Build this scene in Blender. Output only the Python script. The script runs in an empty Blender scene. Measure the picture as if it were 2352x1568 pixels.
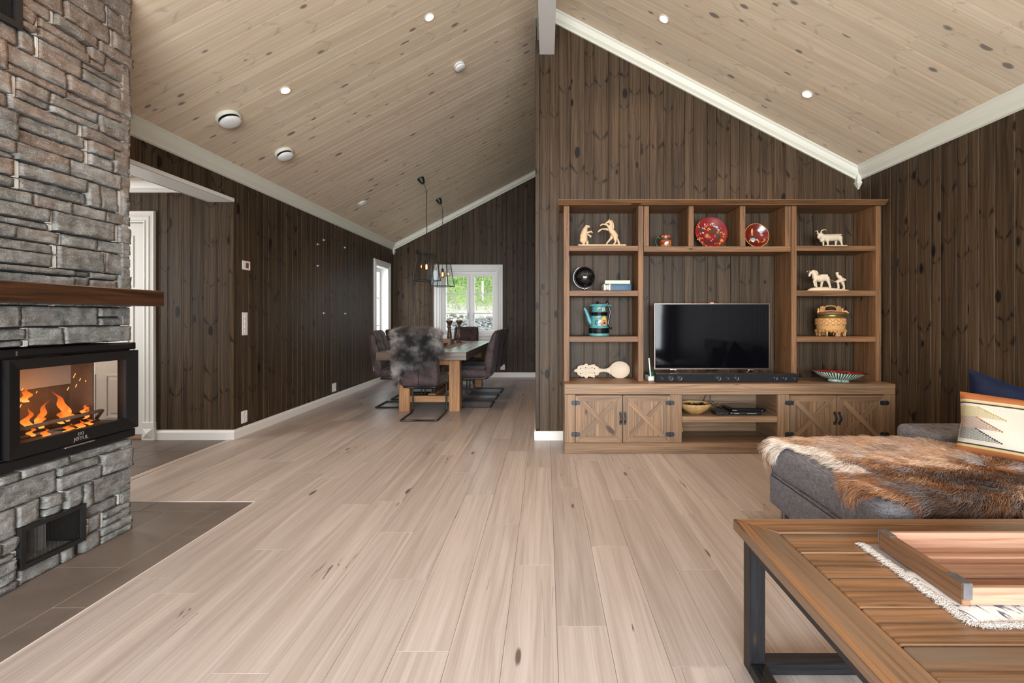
import bpy, math, random
import numpy as np
from mathutils import Vector, Matrix, Quaternion, noise
random.seed(7); rng = np.random.default_rng(7)
SC = bpy.context.scene
COL = SC.collection
PI = math.pi
# ------------------------------------------------------------------ camera, world, light, exposure
H = 1.16                      # eye height
cam_d = bpy.data.cameras.new('camera'); cam = bpy.data.objects.new('camera', cam_d); COL.objects.link(cam)
cam.location = (0, 0, H); cam.rotation_euler = (PI/2, 0, 0)
cam_d.sensor_width = 36; cam_d.lens = 1045/2352*36
cam_d.shift_x = -(1254-1176)/2352; cam_d.shift_y = -(784-728)/2352
cam_d.clip_start = .02; cam_d.clip_end = 300
SC.camera = cam
SC.view_settings.view_transform = 'Standard'; SC.view_settings.look = 'None'
SC.view_settings.gamma = 1; SC.view_settings.use_curve_mapping = False
SC.view_settings.exposure = 0.42
wd = bpy.data.worlds.new('world'); SC.world = wd; wd.use_nodes = True
bg = wd.node_tree.nodes['Background']; bg.inputs[0].default_value = (.80, .90, 1.0, 1); bg.inputs[1].default_value = 4.4

def area(name, loc, rot, sx, sy, power, col):
    d = bpy.data.lights.new(name, 'AREA'); d.shape = 'RECTANGLE'; d.size = sx; d.size_y = sy
    d.energy = power; d.color = col
    o = bpy.data.objects.new(name, d); COL.objects.link(o); o.location = loc; o.rotation_euler = rot
    return o
DAY = (.955, .98, 1.0)
o = area('daylight_back_window', (.25, -2.40, 1.25), (PI/2-.20, 0, 0), 4.9, 1.75, 265, DAY); o.data.spread = math.radians(145)
area('daylight_dining_window', (-3.17, 8.21, 1.25), (PI/2, 0, -PI/2), .62, 1.7, 8, (.97, 1.0, 1.0))
area('daylight_hall_window', (-5.3, 3.3, 1.5), (PI/2, 0, -PI/2), 1.3, 1.5, 40, (1.0, .98, .95))

RIDGE = 4.085; SLP = .52
WL, WR, YT, YF, YB = -2.96, 2.97, 4.31, 8.80, -2.45
def ceil(x): return RIDGE - SLP*abs(x)
def at(px, py, Y):            # photograph pixel + distance -> point in the room
    return Vector(((px-1254)*Y/1045, Y, H-(py-728)*Y/1045))

# ------------------------------------------------------------------ tagging
def tag(o, label=None, cat=None, group=None, kind=None):
    if label: o['label'] = label
    if cat: o['category'] = cat
    if group: o['group'] = group
    if kind: o['kind'] = kind
    return o
def thing(name, label, cat, loc=(0,0,0), group=None, kind=None):
    o = bpy.data.objects.new(name, None); COL.objects.link(o); o.empty_display_size = .05
    o.location = loc
    return tag(o, label, cat, group, kind)
def copy_tree(o, parent=None):
    c = o.copy(); COL.objects.link(c); c.parent = parent
    for ch in list(o.children): copy_tree(ch, c)
    return c

# ------------------------------------------------------------------ mesh builder
class MB:
    def __init__(s):
        s.v=[]; s.f=[]; s.uv=[]; s.pid=[]; s.mi=[]; s.sm=[]; s.M=None
    def add(s, vs):
        b=len(s.v)
        for p in vs:
            p=Vector(p); s.v.append(tuple(s.M@p) if s.M is not None else tuple(p))
        return b
    def face(s, idx, uv=None, pid=0., mi=0, sm=False):
        s.f.append(tuple(idx)); s.uv.append(uv if uv else [(0,0)]*len(idx)); s.pid.append(pid); s.mi.append(mi); s.sm.append(sm)
    def hull(s, vs, faces, pid=None, mi=0, g=None, sm=False):
        """convex piece: faces oriented away from the centre, grain-aligned uv"""
        vs=[Vector(p) for p in vs]
        lo=[min(p[i] for p in vs) for i in range(3)]; hi=[max(p[i] for p in vs) for i in range(3)]
        if g is None: g=max(range(3), key=lambda i: hi[i]-lo[i])
        c=sum(vs, Vector())/len(vs)
        if pid is None: pid=random.random()
        b=s.add(vs)
        for f in faces:
            pts=[vs[i] for i in f]
            n=Vector()
            for i in range(len(pts)):
                a=pts[i]; d=pts[(i+1)%len(pts)]
                n+=Vector(((a.y-d.y)*(a.z+d.z),(a.z-d.z)*(a.x+d.x),(a.x-d.x)*(a.y+d.y)))
            m=sum(pts,Vector())/len(pts)
            if n.dot(m-c)<0: f=list(reversed(f)); pts.reverse(); n=-n
            ax=max(range(3), key=lambda i: abs(n[i]))
            rest=[i for i in range(3) if i!=ax]
            if ax==g: uu,vv=rest; sc=.15
            else:
                uu=g; vv=[i for i in rest if i!=g][0]; sc=1
            s.face([b+i for i in f], [((p[uu])*sc,(p[vv]-c[vv])) for p in pts], pid, mi, sm)
    def box(s, x0,x1,y0,y1,z0,z1, ch=.0015, mi=0, pid=None, g=None):
        if x1<x0:x0,x1=x1,x0
        if y1<y0:y0,y1=y1,y0
        if z1<z0:z0,z1=z1,z0
        c=Vector(((x0+x1)/2,(y0+y1)/2,(z0+z1)/2)); h=Vector(((x1-x0)/2,(y1-y0)/2,(z1-z0)/2))
        ch=min(ch, h.x*.45, h.y*.45, h.z*.45)
        vs=[];ix={}
        for a in(-1,1):
            for b in(-1,1):
                for d in(-1,1):
                    if ch<=0:
                        k=len(vs); vs.append(c+Vector((a*h.x,b*h.y,d*h.z)))
                        for e in range(3): ix[(a,b,d,e)]=k
                    else:
                        for e in range(3):
                            q=[h.x-ch,h.y-ch,h.z-ch]; q[e]=h[e]
                            ix[(a,b,d,e)]=len(vs); vs.append(c+Vector((a*q[0],b*q[1],d*q[2])))
        F=[]
        for e in range(3):
            r=[i for i in range(3) if i!=e]
            for sg in(-1,1):
                q=[]
                for (a,b) in((-1,-1),(1,-1),(1,1),(-1,1)):
                    k=[0,0,0];k[e]=sg;k[r[0]]=a;k[r[1]]=b;q.append(ix[(k[0],k[1],k[2],e)])
                F.append(q)
        if ch>0:
            for e in range(3):
                r=[i for i in range(3) if i!=e]
                for a in(-1,1):
                    for b in(-1,1):
                        k1=[0,0,0];k1[r[0]]=a;k1[r[1]]=b
                        ka=list(k1);ka[e]=-1;kb=list(k1);kb[e]=1
                        F.append([ix[(*ka,r[0])],ix[(*kb,r[0])],ix[(*kb,r[1])],ix[(*ka,r[1])]])
            for a in(-1,1):
                for b in(-1,1):
                    for d in(-1,1): F.append([ix[(a,b,d,e)] for e in range(3)])
        s.hull(vs,F,pid,mi,g)
    def prism(s, poly, z0, z1, axis=2, mi=0, pid=None, g=None, sm=False):
        """convex-ish polygon in the two other axes, extruded along axis"""
        def P(a,b,t):
            if axis==2: return (a,b,t)
            if axis==1: return (a,t,b)
            return (t,a,b)
        n=len(poly); vs=[P(a,b,z0) for a,b in poly]+[P(a,b,z1) for a,b in poly]
        F=[list(range(n)),list(range(n,2*n))]+[[i,(i+1)%n,n+(i+1)%n,n+i] for i in range(n)]
        s.hull(vs,F,pid,mi,g,sm)
    def bar(s, A, B, w, h, up=(0,0,1), mi=0, ch=.001, pid=None):
        A=Vector(A);B=Vector(B);d=(B-A);L=d.length;d.normalize();up=Vector(up)
        sd=d.cross(up).normalized(); u2=sd.cross(d)
        M=Matrix((( sd.x,d.x,u2.x,A.x),(sd.y,d.y,u2.y,A.y),(sd.z,d.z,u2.z,A.z),(0,0,0,1)))
        old=s.M; s.M=M if old is None else old@M
        s.box(-w/2,w/2,0,L,-h/2,h/2,ch,mi,pid,1); s.M=old
    def tube(s, pts, r, seg=8, mi=0, closed=False, pid=0., cap=True):
        pts=[Vector(p) for p in pts]; n=len(pts)
        R=r if isinstance(r,(list,tuple)) else [r]*n
        T=[]
        for i in range(n):
            if closed: t=pts[(i+1)%n]-pts[i-1]
            else: t=pts[min(i+1,n-1)]-pts[max(i-1,0)]
            T.append(t.normalized() if t.length>1e-9 else Vector((0,0,1)))
        nrm=T[0].orthogonal().normalized(); base=[];L=0
        for i in range(n):
            if i:
                q=T[i-1].rotation_difference(T[i]); nrm=(q@nrm).normalized(); L+=(pts[i]-pts[i-1]).length
            bn=T[i].cross(nrm)
            base.append((s.add([pts[i]+(nrm*math.cos(2*PI*k/seg)+bn*math.sin(2*PI*k/seg))*R[i] for k in range(seg)]),L))
        m=n if closed else n-1
        for i in range(m):
            a,la=base[i];b,lb=base[(i+1)%n]
            for k in range(seg):
                k2=(k+1)%seg
                s.face([a+k,a+k2,b+k2,b+k],[(la,k/seg*.1),(la,(k+1)/seg*.1),(lb,(k+1)/seg*.1),(lb,k/seg*.1)],pid,mi,True)
        if cap and not closed:
            a=base[0][0];b=base[-1][0]
            s.face([a+k for k in reversed(range(seg))],None,pid,mi); s.face([b+k for k in range(seg)],None,pid,mi)
    def lathe(s, prof, o=(0,0,0), seg=32, mi=0, M=None, pid=0., cap=True, sy=1.0):
        """prof: [(r,z)...] round the z axis at o"""
        o=Vector(o); M=M or Matrix.Identity(4); bs=[]
        for r,z in prof:
            bs.append(s.add([M@Vector((r*math.cos(2*PI*k/seg),r*sy*math.sin(2*PI*k/seg),z))+o for k in range(seg)]))
        for i in range(len(prof)-1):
            a,b=bs[i],bs[i+1]; z0,z1=prof[i][1],prof[i+1][1]
            for k in range(seg):
                k2=(k+1)%seg
                s.face([a+k,a+k2,b+k2,b+k],[(k/seg,z0),((k+1)/seg,z0),((k+1)/seg,z1),(k/seg,z1)],pid,mi[i] if isinstance(mi,list) else mi,True)
        if cap:
            m0=mi[0] if isinstance(mi,list) else mi; m1=mi[-1] if isinstance(mi,list) else mi
            if prof[0][0]>1e-5: s.face([bs[0]+k for k in reversed(range(seg))],None,pid,m0)
            if prof[-1][0]>1e-5: s.face([bs[-1]+k for k in range(seg)],None,pid,m1)
    def ell(s, c, r, M=None, seg=14, rings=9, mi=0):
        if not isinstance(r,(tuple,list)): r=(r,r,r)
        M=(M or Matrix.Identity(4)); D=Matrix.Diagonal((*r,1))
        prof=[(math.sin(PI*i/rings),-math.cos(PI*i/rings)) for i in range(rings+1)]
        prof[0]=(1e-6,-1);prof[-1]=(1e-6,1)
        s.lathe(prof,c,seg,mi,M@D,cap=False)
    def limb(s, pts, rad, mi=0):
        s.tube(pts,list(rad),10,mi)
        for p,r in zip(pts,rad): s.ell(p,r,seg=10,rings=7,mi=mi)
    def grid(s, nu, nv, fn, mi=0, sm=True, pid=0., flip=False, uvs=1.0):
        b=s.add([fn(i/nu,j/nv) for j in range(nv+1) for i in range(nu+1)])
        for j in range(nv):
            for i in range(nu):
                q=[b+j*(nu+1)+i,b+j*(nu+1)+i+1,b+(j+1)*(nu+1)+i+1,b+(j+1)*(nu+1)+i]
                u=[(i/nu*uvs,j/nv),((i+1)/nu*uvs,j/nv),((i+1)/nu*uvs,(j+1)/nv),(i/nu*uvs,(j+1)/nv)]
                if flip: q.reverse();u.reverse()
                s.face(q,u,pid,mi,sm)
    def soft(s, h, r, fn=None, n=(10,10,10), mi=0, pid=0., uvax=(0,2)):
        """closed rounded box of half size h, deformed by fn"""
        ax=[]
        for e in range(3):
            re=min(r,h[e]*.98); inn=h[e]-re
            ts=[-h[e],-h[e]+re*.12,-h[e]+re*.45]+[(-inn+2*inn*i/n[e]) for i in range(n[e]+1)]+[h[e]-re*.45,h[e]-re*.12,h[e]]
            ax.append(ts)
        idx={}
        def vid(p):
            k=(round(p[0],6),round(p[1],6),round(p[2],6))
            if k not in idx:
                q=Vector(p); c=Vector([max(-(h[e]-min(r,h[e]*.98)),min(h[e]-min(r,h[e]*.98),q[e])) for e in range(3)])
                d=q-c
                if d.length>1e-9:
                    d.normalize(); q=c+Vector([d[e]*min(r,h[e]*.98) for e in range(3)])
                uv=(q[uvax[0]],q[uvax[1]])
                w=fn(q) if fn else q
                idx[k]=(s.add([w]),uv)
            return idx[k]
        for e in range(3):
            a,b=[i for i in range(3) if i!=e]
            for sg in(-1,1):
                A=ax[a];B=ax[b]
                for i in range(len(A)-1):
                    for j in range(len(B)-1):
                        q=[]
                        for (ii,jj) in((i,j),(i+1,j),(i+1,j+1),(i,j+1)):
                            p=[0,0,0];p[e]=sg*h[e];p[a]=A[ii];p[b]=B[jj];q.append(vid(p))
                        if (sg>0)!=(e!=1): q.reverse()
                        s.face([k[0] for k in q],[k[1] for k in q],pid,mi,True)
    def sweep(s, prof, A, B, U, V, mi=0, sm=False, pid=None):
        """closed profile [(u,v)] in directions U,V carried from A to B (A,B may be functions of (u,v))"""
        U=Vector(U);V=Vector(V);pa=[];pb=[]
        for u,v in prof:
            a=A(u,v) if callable(A) else Vector(A); b=B(u,v) if callable(B) else Vector(B)
            pa.append(a+U*u+V*v); pb.append(b+U*u+V*v)
        n=len(prof); L=(pb[0]-pa[0]).length; pid=random.random() if pid is None else pid
        b=s.add(pa+pb)
        area=sum(prof[i][0]*prof[(i+1)%n][1]-prof[(i+1)%n][0]*prof[i][1] for i in range(n))
        d=(pb[0]-pa[0]); fl=(U.cross(V).dot(d)>0)!=(area>0)
        w=0
        for i in range(n):
            k=(i+1)%n; q=[b+i,b+k,b+n+k,b+n+i]; u=[(0,w),(0,w+.02),(L,w+.02),(L,w)]
            if fl: q.reverse();u.reverse()
            s.face(q,u,pid,mi,sm); w+=.02
        f1=[b+i for i in range(n)];f2=[b+n+i for i in range(n)]
        if fl: f2.reverse()
        else: f1.reverse()
        s.face(f1,None,pid,mi); s.face(f2,None,pid,mi)
    def build(s, name, mats, parent=None, label=None, mods=None, origin=None):
        off=Vector((0,0,0))
        p=parent
        while p is not None: off+=p.location; p=p.parent
        if origin is not None: off=Vector(origin)
        me=bpy.data.meshes.new(name)
        me.from_pydata([(v[0]-off.x,v[1]-off.y,v[2]-off.z) for v in s.v],[],s.f)
        uvl=me.uv_layers.new(name='uv'); pl=me.uv_layers.new(name='pid')
        a=[c for f in s.uv for q in f for c in q]; uvl.data.foreach_set('uv',a)
        b=[]
        for f,pd in zip(s.f,s.pid): b+= [pd,0.]*len(f)
        pl.data.foreach_set('uv',b)
        if not isinstance(mats,(list,tuple)): mats=[mats]
        for m in mats: me.materials.append(m)
        me.polygons.foreach_set('material_index',s.mi); me.polygons.foreach_set('use_smooth',s.sm); me.update()
        o=bpy.data.objects.new(name,me); COL.objects.link(o)
        if parent is not None: o.parent=parent
        if origin is not None: o.location=origin
        if label: o['label']=label
        return o

def struct(name, mb, mats, label=None, parent=None, origin=None):
    o=mb.build(name,mats,parent,origin=origin)
    if parent is None: tag(o,label,None,None,'structure')
    return o
def single(name, mb, mats, label, cat, group=None, origin=None, kind=None):
    if origin is None:
        v=np.array(mb.v); origin=((v[:,0].min()+v[:,0].max())/2,(v[:,1].min()+v[:,1].max())/2,v[:,2].min())
    return tag(mb.build(name,mats,None,origin=origin),label,cat,group,kind)
def fuse(o, voxel, it=4):
    m=o.modifiers.new('fuse','REMESH'); m.mode='VOXEL'; m.voxel_size=voxel; m.use_smooth_shade=True
    m2=o.modifiers.new('soften','SMOOTH'); m2.factor=.6; m2.iterations=it
    return o

# ------------------------------------------------------------------ materials
class NT:
    def __init__(s,name):
        s.m=bpy.data.materials.new(name); s.m.use_nodes=True; s.t=s.m.node_tree; s.n=s.t.nodes; s.p=s.n['Principled BSDF']
    def L(s,a,b): s.t.links.new(a,b)
    def new(s,ty,**k):
        n=s.n.new(ty)
        for a,b in k.items():
            if a[0]=='_': n.inputs[a[1:]].default_value=b
            else: setattr(n,a,b)
        return n
    def val(s,x,node,i):
        if hasattr(x,'is_linked') or isinstance(x,bpy.types.NodeSocket): s.L(x,node.inputs[i])
        else: node.inputs[i].default_value=x
    def math(s,op,a,b=0.,c=0.,clamp=False):
        n=s.n.new('ShaderNodeMath'); n.operation=op; n.use_clamp=clamp
        s.val(a,n,0);s.val(b,n,1)
        if op in('MULTIPLY_ADD','SMOOTH_MIN','COMPARE'): s.val(c,n,2)
        return n.outputs[0]
    def mix(s,f,a,b,mode='MIX'):
        n=s.n.new('ShaderNodeMixRGB'); n.blend_type=mode
        s.val(f,n,0)
        for i,x in((1,a),(2,b)):
            if isinstance(x,bpy.types.NodeSocket): s.L(x,n.inputs[i])
            else: n.inputs[i].default_value=(*x[:3],1)
        return n.outputs[0]
    def ramp(s,f,stops):
        n=s.n.new('ShaderNodeValToRGB'); s.L(f,n.inputs[0]); cr=n.color_ramp
        while len(cr.elements)<len(stops): cr.elements.new(.5)
        for e,(p,c) in zip(cr.elements,stops):
            e.position=p; e.color=(*c[:3],1) if isinstance(c,(tuple,list)) else (c,c,c,1)
        return n.outputs[0]
    def comb(s,x,y,z):
        n=s.n.new('ShaderNodeCombineXYZ')
        for i,v in enumerate((x,y,z)): s.val(v,n,i)
        return n.outputs[0]
    def noise(s,vec,scale=1,detail=3,rough=.5,dist=0):
        n=s.n.new('ShaderNodeTexNoise'); s.L(vec,n.inputs['Vector']) if vec else None
        n.inputs['Scale'].default_value=scale;n.inputs['Detail'].default_value=detail;n.inputs['Roughness'].default_value=rough;n.inputs['Distortion'].default_value=dist
        return n.outputs[0]
    def vor(s,vec,scale=1,rand=1,feat='F1'):
        n=s.n.new('ShaderNodeTexVoronoi'); n.feature=feat; s.L(vec,n.inputs['Vector']); n.inputs['Scale'].default_value=scale; n.inputs['Randomness'].default_value=rand
        return n
    def uvp(s):
        a=s.n.new('ShaderNodeUVMap'); a.uv_map='uv'; b=s.n.new('ShaderNodeUVMap'); b.uv_map='pid'
        x=s.n.new('ShaderNodeSeparateXYZ'); s.L(a.outputs[0],x.inputs[0]); y=s.n.new('ShaderNodeSeparateXYZ'); s.L(b.outputs[0],y.inputs[0])
        return x.outputs[0],x.outputs[1],y.outputs[0]
    def obj(s):
        return s.n.new('ShaderNodeTexCoord').outputs['Object']
    def bump(s,h,st=.3,d=.002):
        n=s.n.new('ShaderNodeBump'); n.inputs['Strength'].default_value=st; n.inputs['Distance'].default_value=d
        s.L(h,n.inputs['Height']); s.L(n.outputs[0],s.p.inputs['Normal'])
    def out(s,col=None,rough=.5,spec=.5,metal=0.):
        if col is not None:
            if isinstance(col,bpy.types.NodeSocket): s.L(col,s.p.inputs['Base Color'])
            else: s.p.inputs['Base Color'].default_value=(*col[:3],1)
        s.val(rough,s.p,'Roughness'); s.p.inputs['Specular IOR Level'].default_value=spec; s.p.inputs['Metallic'].default_value=metal
        return s.m

def wood(name, light, dark, knot, rough=.5, spec=.4, fine=60, streak=2.2, vary=.35, ring=.030, kden=(2.2,7.), ksize=.10, chev=0., warm=None, bump=.25, crack=0., contrast=1., gl=(.40,.60), hue=None):
    t=NT(name); u,v,p=t.uvp()
    pz=t.math('MULTIPLY',p,91.7)
    # knots
    kv=t.comb(t.math('MULTIPLY_ADD',u,kden[0],t.math('MULTIPLY',p,57.3)),t.math('MULTIPLY_ADD',v,kden[1],t.math('MULTIPLY',p,13.1)),pz)
    wob=t.noise(t.comb(t.math('MULTIPLY',u,9.),t.math('MULTIPLY',v,25.),pz),1,2)
    vo=t.vor(kv,1,.95); kd=vo.outputs['Distance']
    ksel=t.n.new('ShaderNodeSeparateXYZ'); t.L(vo.outputs['Color'],ksel.inputs[0])
    kr=t.math('MULTIPLY',t.math('MULTIPLY_ADD',ksel.outputs[0],1.3,-.25),ksize)       # radius, many cells none
    kk=t.math('SUBTRACT',kd,t.math('MULTIPLY_ADD',wob,ksize*.5,-ksize*.25))
    km=t.n.new('ShaderNodeMapRange'); km.interpolation_type='SMOOTHSTEP'; t.L(kk,km.inputs[0]); t.L(kr,km.inputs[1]); t.L(t.math('MULTIPLY_ADD',kr,1.0,ksize*.55),km.inputs[2]); km.inputs[3].default_value=1; km.inputs[4].default_value=0
    kmask=t.math('MULTIPLY',km.outputs[0],t.math('GREATER_THAN',kr,ksize*.05))
    warp=t.math('MULTIPLY',t.math('POWER',t.math('MAXIMUM',t.math('SUBTRACT',1.,t.math('MULTIPLY',kd,2.2)),0.),2.),.02)
    vw=t.math('ADD',v,t.math('MULTIPLY',warp,t.math('SIGN',v)))
    g1=t.noise(t.comb(t.math('MULTIPLY',u,streak*2.2),t.math('MULTIPLY',vw,fine*5.5),pz),1,4,.65,.4)
    g2=t.noise(t.comb(t.math('MULTIPLY',u,streak*.8),t.math('MULTIPLY',vw,fine*.8),pz),1,4,.55,.8)
    lo=t.noise(t.comb(t.math('MULTIPLY',u,.9),t.math('MULTIPLY',vw,6.),pz),1,2,.5)
    rg=t.math('SINE',t.math('MULTIPLY_ADD',vw,fine*8.,t.math('MULTIPLY',lo,30.)))
    g=t.math('ADD',t.math('MULTIPLY_ADD',g1,.42,t.math('MULTIPLY',rg,ring)),t.math('MULTIPLY',g2,.58))
    gr=t.n.new('ShaderNodeMapRange'); t.L(g,gr.inputs[0]); gr.inputs[1].default_value=gl[0]; gr.inputs[2].default_value=gl[1]
    col=t.mix(t.math('MULTIPLY',gr.outputs[0],contrast),dark,light)
    if warm is not None:
        wn=t.noise(t.comb(t.math('MULTIPLY',u,1.3),t.math('MULTIPLY',v,12.),t.math('ADD',pz,5.)),1,3,.6,.6)
        wr=t.n.new('ShaderNodeMapRange'); t.L(wn,wr.inputs[0]); wr.inputs[1].default_value=.5; wr.inputs[2].default_value=.72
        col=t.mix(t.math('MULTIPLY',wr.outputs[0],warm[3]),col,warm[:3])
    wn2=t.n.new('ShaderNodeTexWhiteNoise'); wn2.noise_dimensions='1D'; t.L(pz,wn2.inputs['W'])
    tint=t.math('MULTIPLY_ADD',wn2.outputs['Value'],vary,1-vary*.5)
    col=t.mix(1.,col,t.comb(tint,tint,tint),'MULTIPLY')
    col=t.mix(kmask,col,knot)
    if chev>0:
        av=t.math('ABSOLUTE',v)
        tt=t.math('ADD',t.math('MULTIPLY_ADD',u,1.,t.math('MULTIPLY',p,31.)),t.math('MULTIPLY',av,-1.15))
        tw=t.math('ADD',tt,t.math('MULTIPLY',t.math('SUBTRACT',wob,.5),.05))
        sg=t.math('MULTIPLY',t.math('SIGN',v),.37)
        v1=t.n.new('ShaderNodeTexVoronoi'); v1.voronoi_dimensions='2D'; t.L(t.comb(t.math('MULTIPLY',tw,3.1),t.math('MULTIPLY',pz,3.),0.),v1.inputs['Vector']); v1.inputs['Scale'].default_value=1
        s2=t.n.new('ShaderNodeSeparateXYZ'); t.L(v1.outputs['Color'],s2.inputs[0])
        # second coordinate is constant on a board, so distance along tw is what matters
        d1=t.n.new('ShaderNodeTexVoronoi'); d1.voronoi_dimensions='1D'; t.L(t.math('ADD',t.math('MULTIPLY',tw,2.6),t.math('MULTIPLY',pz,7.)),d1.inputs['W']); d1.inputs['Scale'].default_value=1
        s3=t.n.new('ShaderNodeSeparateXYZ'); t.L(d1.outputs['Color'],s3.inputs[0])
        ww=t.math('MULTIPLY_ADD',av,.9,.012)
        mm=t.n.new('ShaderNodeMapRange'); mm.interpolation_type='SMOOTHSTEP'; t.L(d1.outputs['Distance'],mm.inputs[0]); mm.inputs[1].default_value=0; t.L(t.math('MULTIPLY',ww,1.9),mm.inputs[2]); mm.inputs[3].default_value=1; mm.inputs[4].default_value=0
        brk=t.noise(t.comb(t.math('MULTIPLY_ADD',u,16.,sg),t.math('MULTIPLY',v,34.),pz),1,2,.6)
        bm=t.n.new('ShaderNodeMapRange'); t.L(brk,bm.inputs[0]); bm.inputs[1].default_value=.40; bm.inputs[2].default_value=.56
        fade=t.n.new('ShaderNodeMapRange'); t.L(av,fade.inputs[0]); fade.inputs[1].default_value=.0; fade.inputs[2].default_value=.02; fade.inputs[3].default_value=.55
        cm=t.math('MULTIPLY',t.math('MULTIPLY',mm.outputs[0],bm.outputs[0]),t.math('MULTIPLY',fade.outputs[0],t.math('GREATER_THAN',s3.outputs[0],.42)))
        col=t.mix(t.math('MULTIPLY',cm,chev),col,knot)
    if crack>0:
        cn=t.noise(t.comb(t.math('MULTIPLY',u,.8),t.math('MULTIPLY',v,13.),pz),1,3,.5,.2)
        cl=t.math('ABSOLUTE',t.math('SUBTRACT',cn,.5))
        c2=t.noise(t.comb(t.math('MULTIPLY',u,1.1),t.math('MULTIPLY',v,4.),t.math('ADD',pz,9.)),1,2)
        mk=t.math('MULTIPLY',t.math('LESS_THAN',cl,.0045),t.math('GREATER_THAN',c2,.63))
        col=t.mix(t.math('MULTIPLY',mk,crack),col,knot)
    t.bump(g1,bump,.0012)
    rr=t.math('MULTIPLY_ADD',g2,.2,rough-.1)
    return t.out(col,rr,spec)

def plain(name,col,rough=.5,spec=.5,metal=0.,nz=0.,ns=40,bump=0.,alpha=None):
    t=NT(name)
    if nz>0 or bump>0:
        n=t.noise(t.obj(),ns,4,.6)
        if nz>0: c=t.mix(n,[x*(1-nz) for x in col],[min(1,x*(1+nz)) for x in col])
        else: c=col
        if bump>0: t.bump(n,bump,.002)
    else: c=col
    return t.out(c,rough,spec,metal)
def emit(name,col,st):
    t=NT(name); t.p.inputs['Emission Color'].default_value=(*col,1); t.p.inputs['Emission Strength'].default_value=st
    return t.out(col,.5)
def glass(name,tint=(1,1,1),refl=.12,haze=0.):
    t=NT(name); n=t.n; tr=n.new('ShaderNodeBsdfTransparent'); tr.inputs[0].default_value=(*tint,1)
    gl=n.new('ShaderNodeBsdfGlossy'); gl.inputs['Roughness'].default_value=.02
    fr=n.new('ShaderNodeLayerWeight'); fr.inputs[0].default_value=.5
    mx=n.new('ShaderNodeMixShader'); mu=t.math('MULTIPLY_ADD',t.math('POWER',fr.outputs['Facing'],4.),.7,.035+refl*.1,clamp=True)
    t.L(mu,mx.inputs[0]); t.L(tr.outputs[0],mx.inputs[1]); t.L(gl.outputs[0],mx.inputs[2])
    t.L(mx.outputs[0],n['Material Output'].inputs[0]); return t.m
def attrcol(name,rough=.6,spec=.3):
    t=NT(name); a=t.n.new('ShaderNodeAttribute'); a.attribute_name='Col'
    return t.out(a.outputs['Color'],rough,spec)

M={}
M['wall']=wood('stained_pine_panel',(.078,.050,.028),(.030,.0185,.0100),(.007,.0045,.0035),.50,.22,fine=26,streak=.9,vary=.36,kden=(3.6,7.5),ksize=.15,chev=.95,bump=.2)
M['ceil']=wood('whitewashed_pine_panel',(.70,.575,.43),(.58,.465,.335),(.22,.185,.15),.5,.3,fine=30,streak=.8,vary=.12,kden=(4.4,9.),ksize=.15,chev=.35,warm=(.58,.41,.22,.35),bump=.12)
M['floor']=wood('pale_oak_plank',(.50,.445,.412),(.370,.315,.282),(.13,.105,.09),.36,.45,ring=.008,fine=30,streak=.9,vary=.20,kden=(1.3,5.),ksize=.06,warm=(.41,.355,.31,.5),bump=.12,crack=.85)
M['bench']=wood('weathered_brown_pine',(.285,.165,.086),(.135,.082,.046),(.06,.026,.014),.5,.4,fine=34,streak=1.4,vary=.3,kden=(2.2,6.),ksize=.10,warm=(.165,.125,.085,.7),bump=.25)
M['hutch']=wood('brushed_brown_pine',(.215,.106,.045),(.088,.045,.020),(.04,.015,.008),.5,.32,fine=30,streak=1.6,vary=.3,kden=(2.4,6.),ksize=.09,warm=(.29,.115,.042,.5),bump=.3)
M['coffee']=wood('oiled_old_pine',(.29,.145,.064),(.105,.058,.031),(.07,.02,.01),.30,.5,fine=34,streak=1.1,vary=.35,kden=(2.2,6.),ksize=.09,warm=(.165,.120,.084,1.),bump=.15)
M['beamwood']=wood('hewn_golden_timber',(.42,.215,.095),(.24,.12,.055),(.06,.03,.015),.6,.3,fine=22,streak=1.6,vary=.2,kden=(2.,6.),ksize=.07,crack=1.,bump=.4)
M['tabletop']=wood('grey_oiled_timber',(.15,.11,.083),(.075,.054,.041),(.04,.03,.022),.24,.5,fine=24,streak=1.2,vary=.25,kden=(1.6,5.),ksize=.07,bump=.1)
M['mantel']=wood('dark_stained_beam',(.062,.025,.010),(.022,.0095,.005),(.012,.006,.004),.38,.5,fine=30,streak=2.,vary=.1,kden=(5.,14.),ksize=.16,chev=.0,warm=(.11,.042,.013,.6),bump=.2)
M['tray']=wood('worn_pink_pine',(.36,.20,.13),(.23,.11,.068),(.22,.08,.05),.5,.4,fine=26,streak=1.6,vary=.3,kden=(2.,8.),ksize=.07,warm=(.42,.29,.20,.8),bump=.2)
M['traydark']=wood('worn_brown_pine',(.27,.14,.07),(.14,.07,.035),(.05,.02,.01),.55,.3,fine=40,streak=2.,vary=.1,bump=.3)
M['darkwood']=wood('turned_dark_wood',(.12,.06,.035),(.05,.025,.015),(.02,.01,.01),.4,.5,fine=30,streak=2.,vary=.1,bump=.1)
M['carve']=plain('pale_carved_birch',(.60,.42,.25),.5,.3,nz=.12,ns=60,bump=.15)
M['carve2']=plain('pale_carved_lime',(.60,.49,.35),.55,.3,nz=.08,ns=50,bump=.1)
M['carve3']=plain('golden_carved_wood',(.62,.33,.12),.5,.4,nz=.3,ns=90,bump=.6)
M['spoon']=plain('smooth_pale_birch',(.58,.47,.35),.55,.3,nz=.06,ns=18,bump=.05)
M['white']=plain('white_paint',(.74,.73,.70),.38,.45,nz=.02,ns=8)
M['beampaint']=plain('light_grey_paint',(.62,.60,.56),.45,.4,nz=.06,ns=9)
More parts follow.
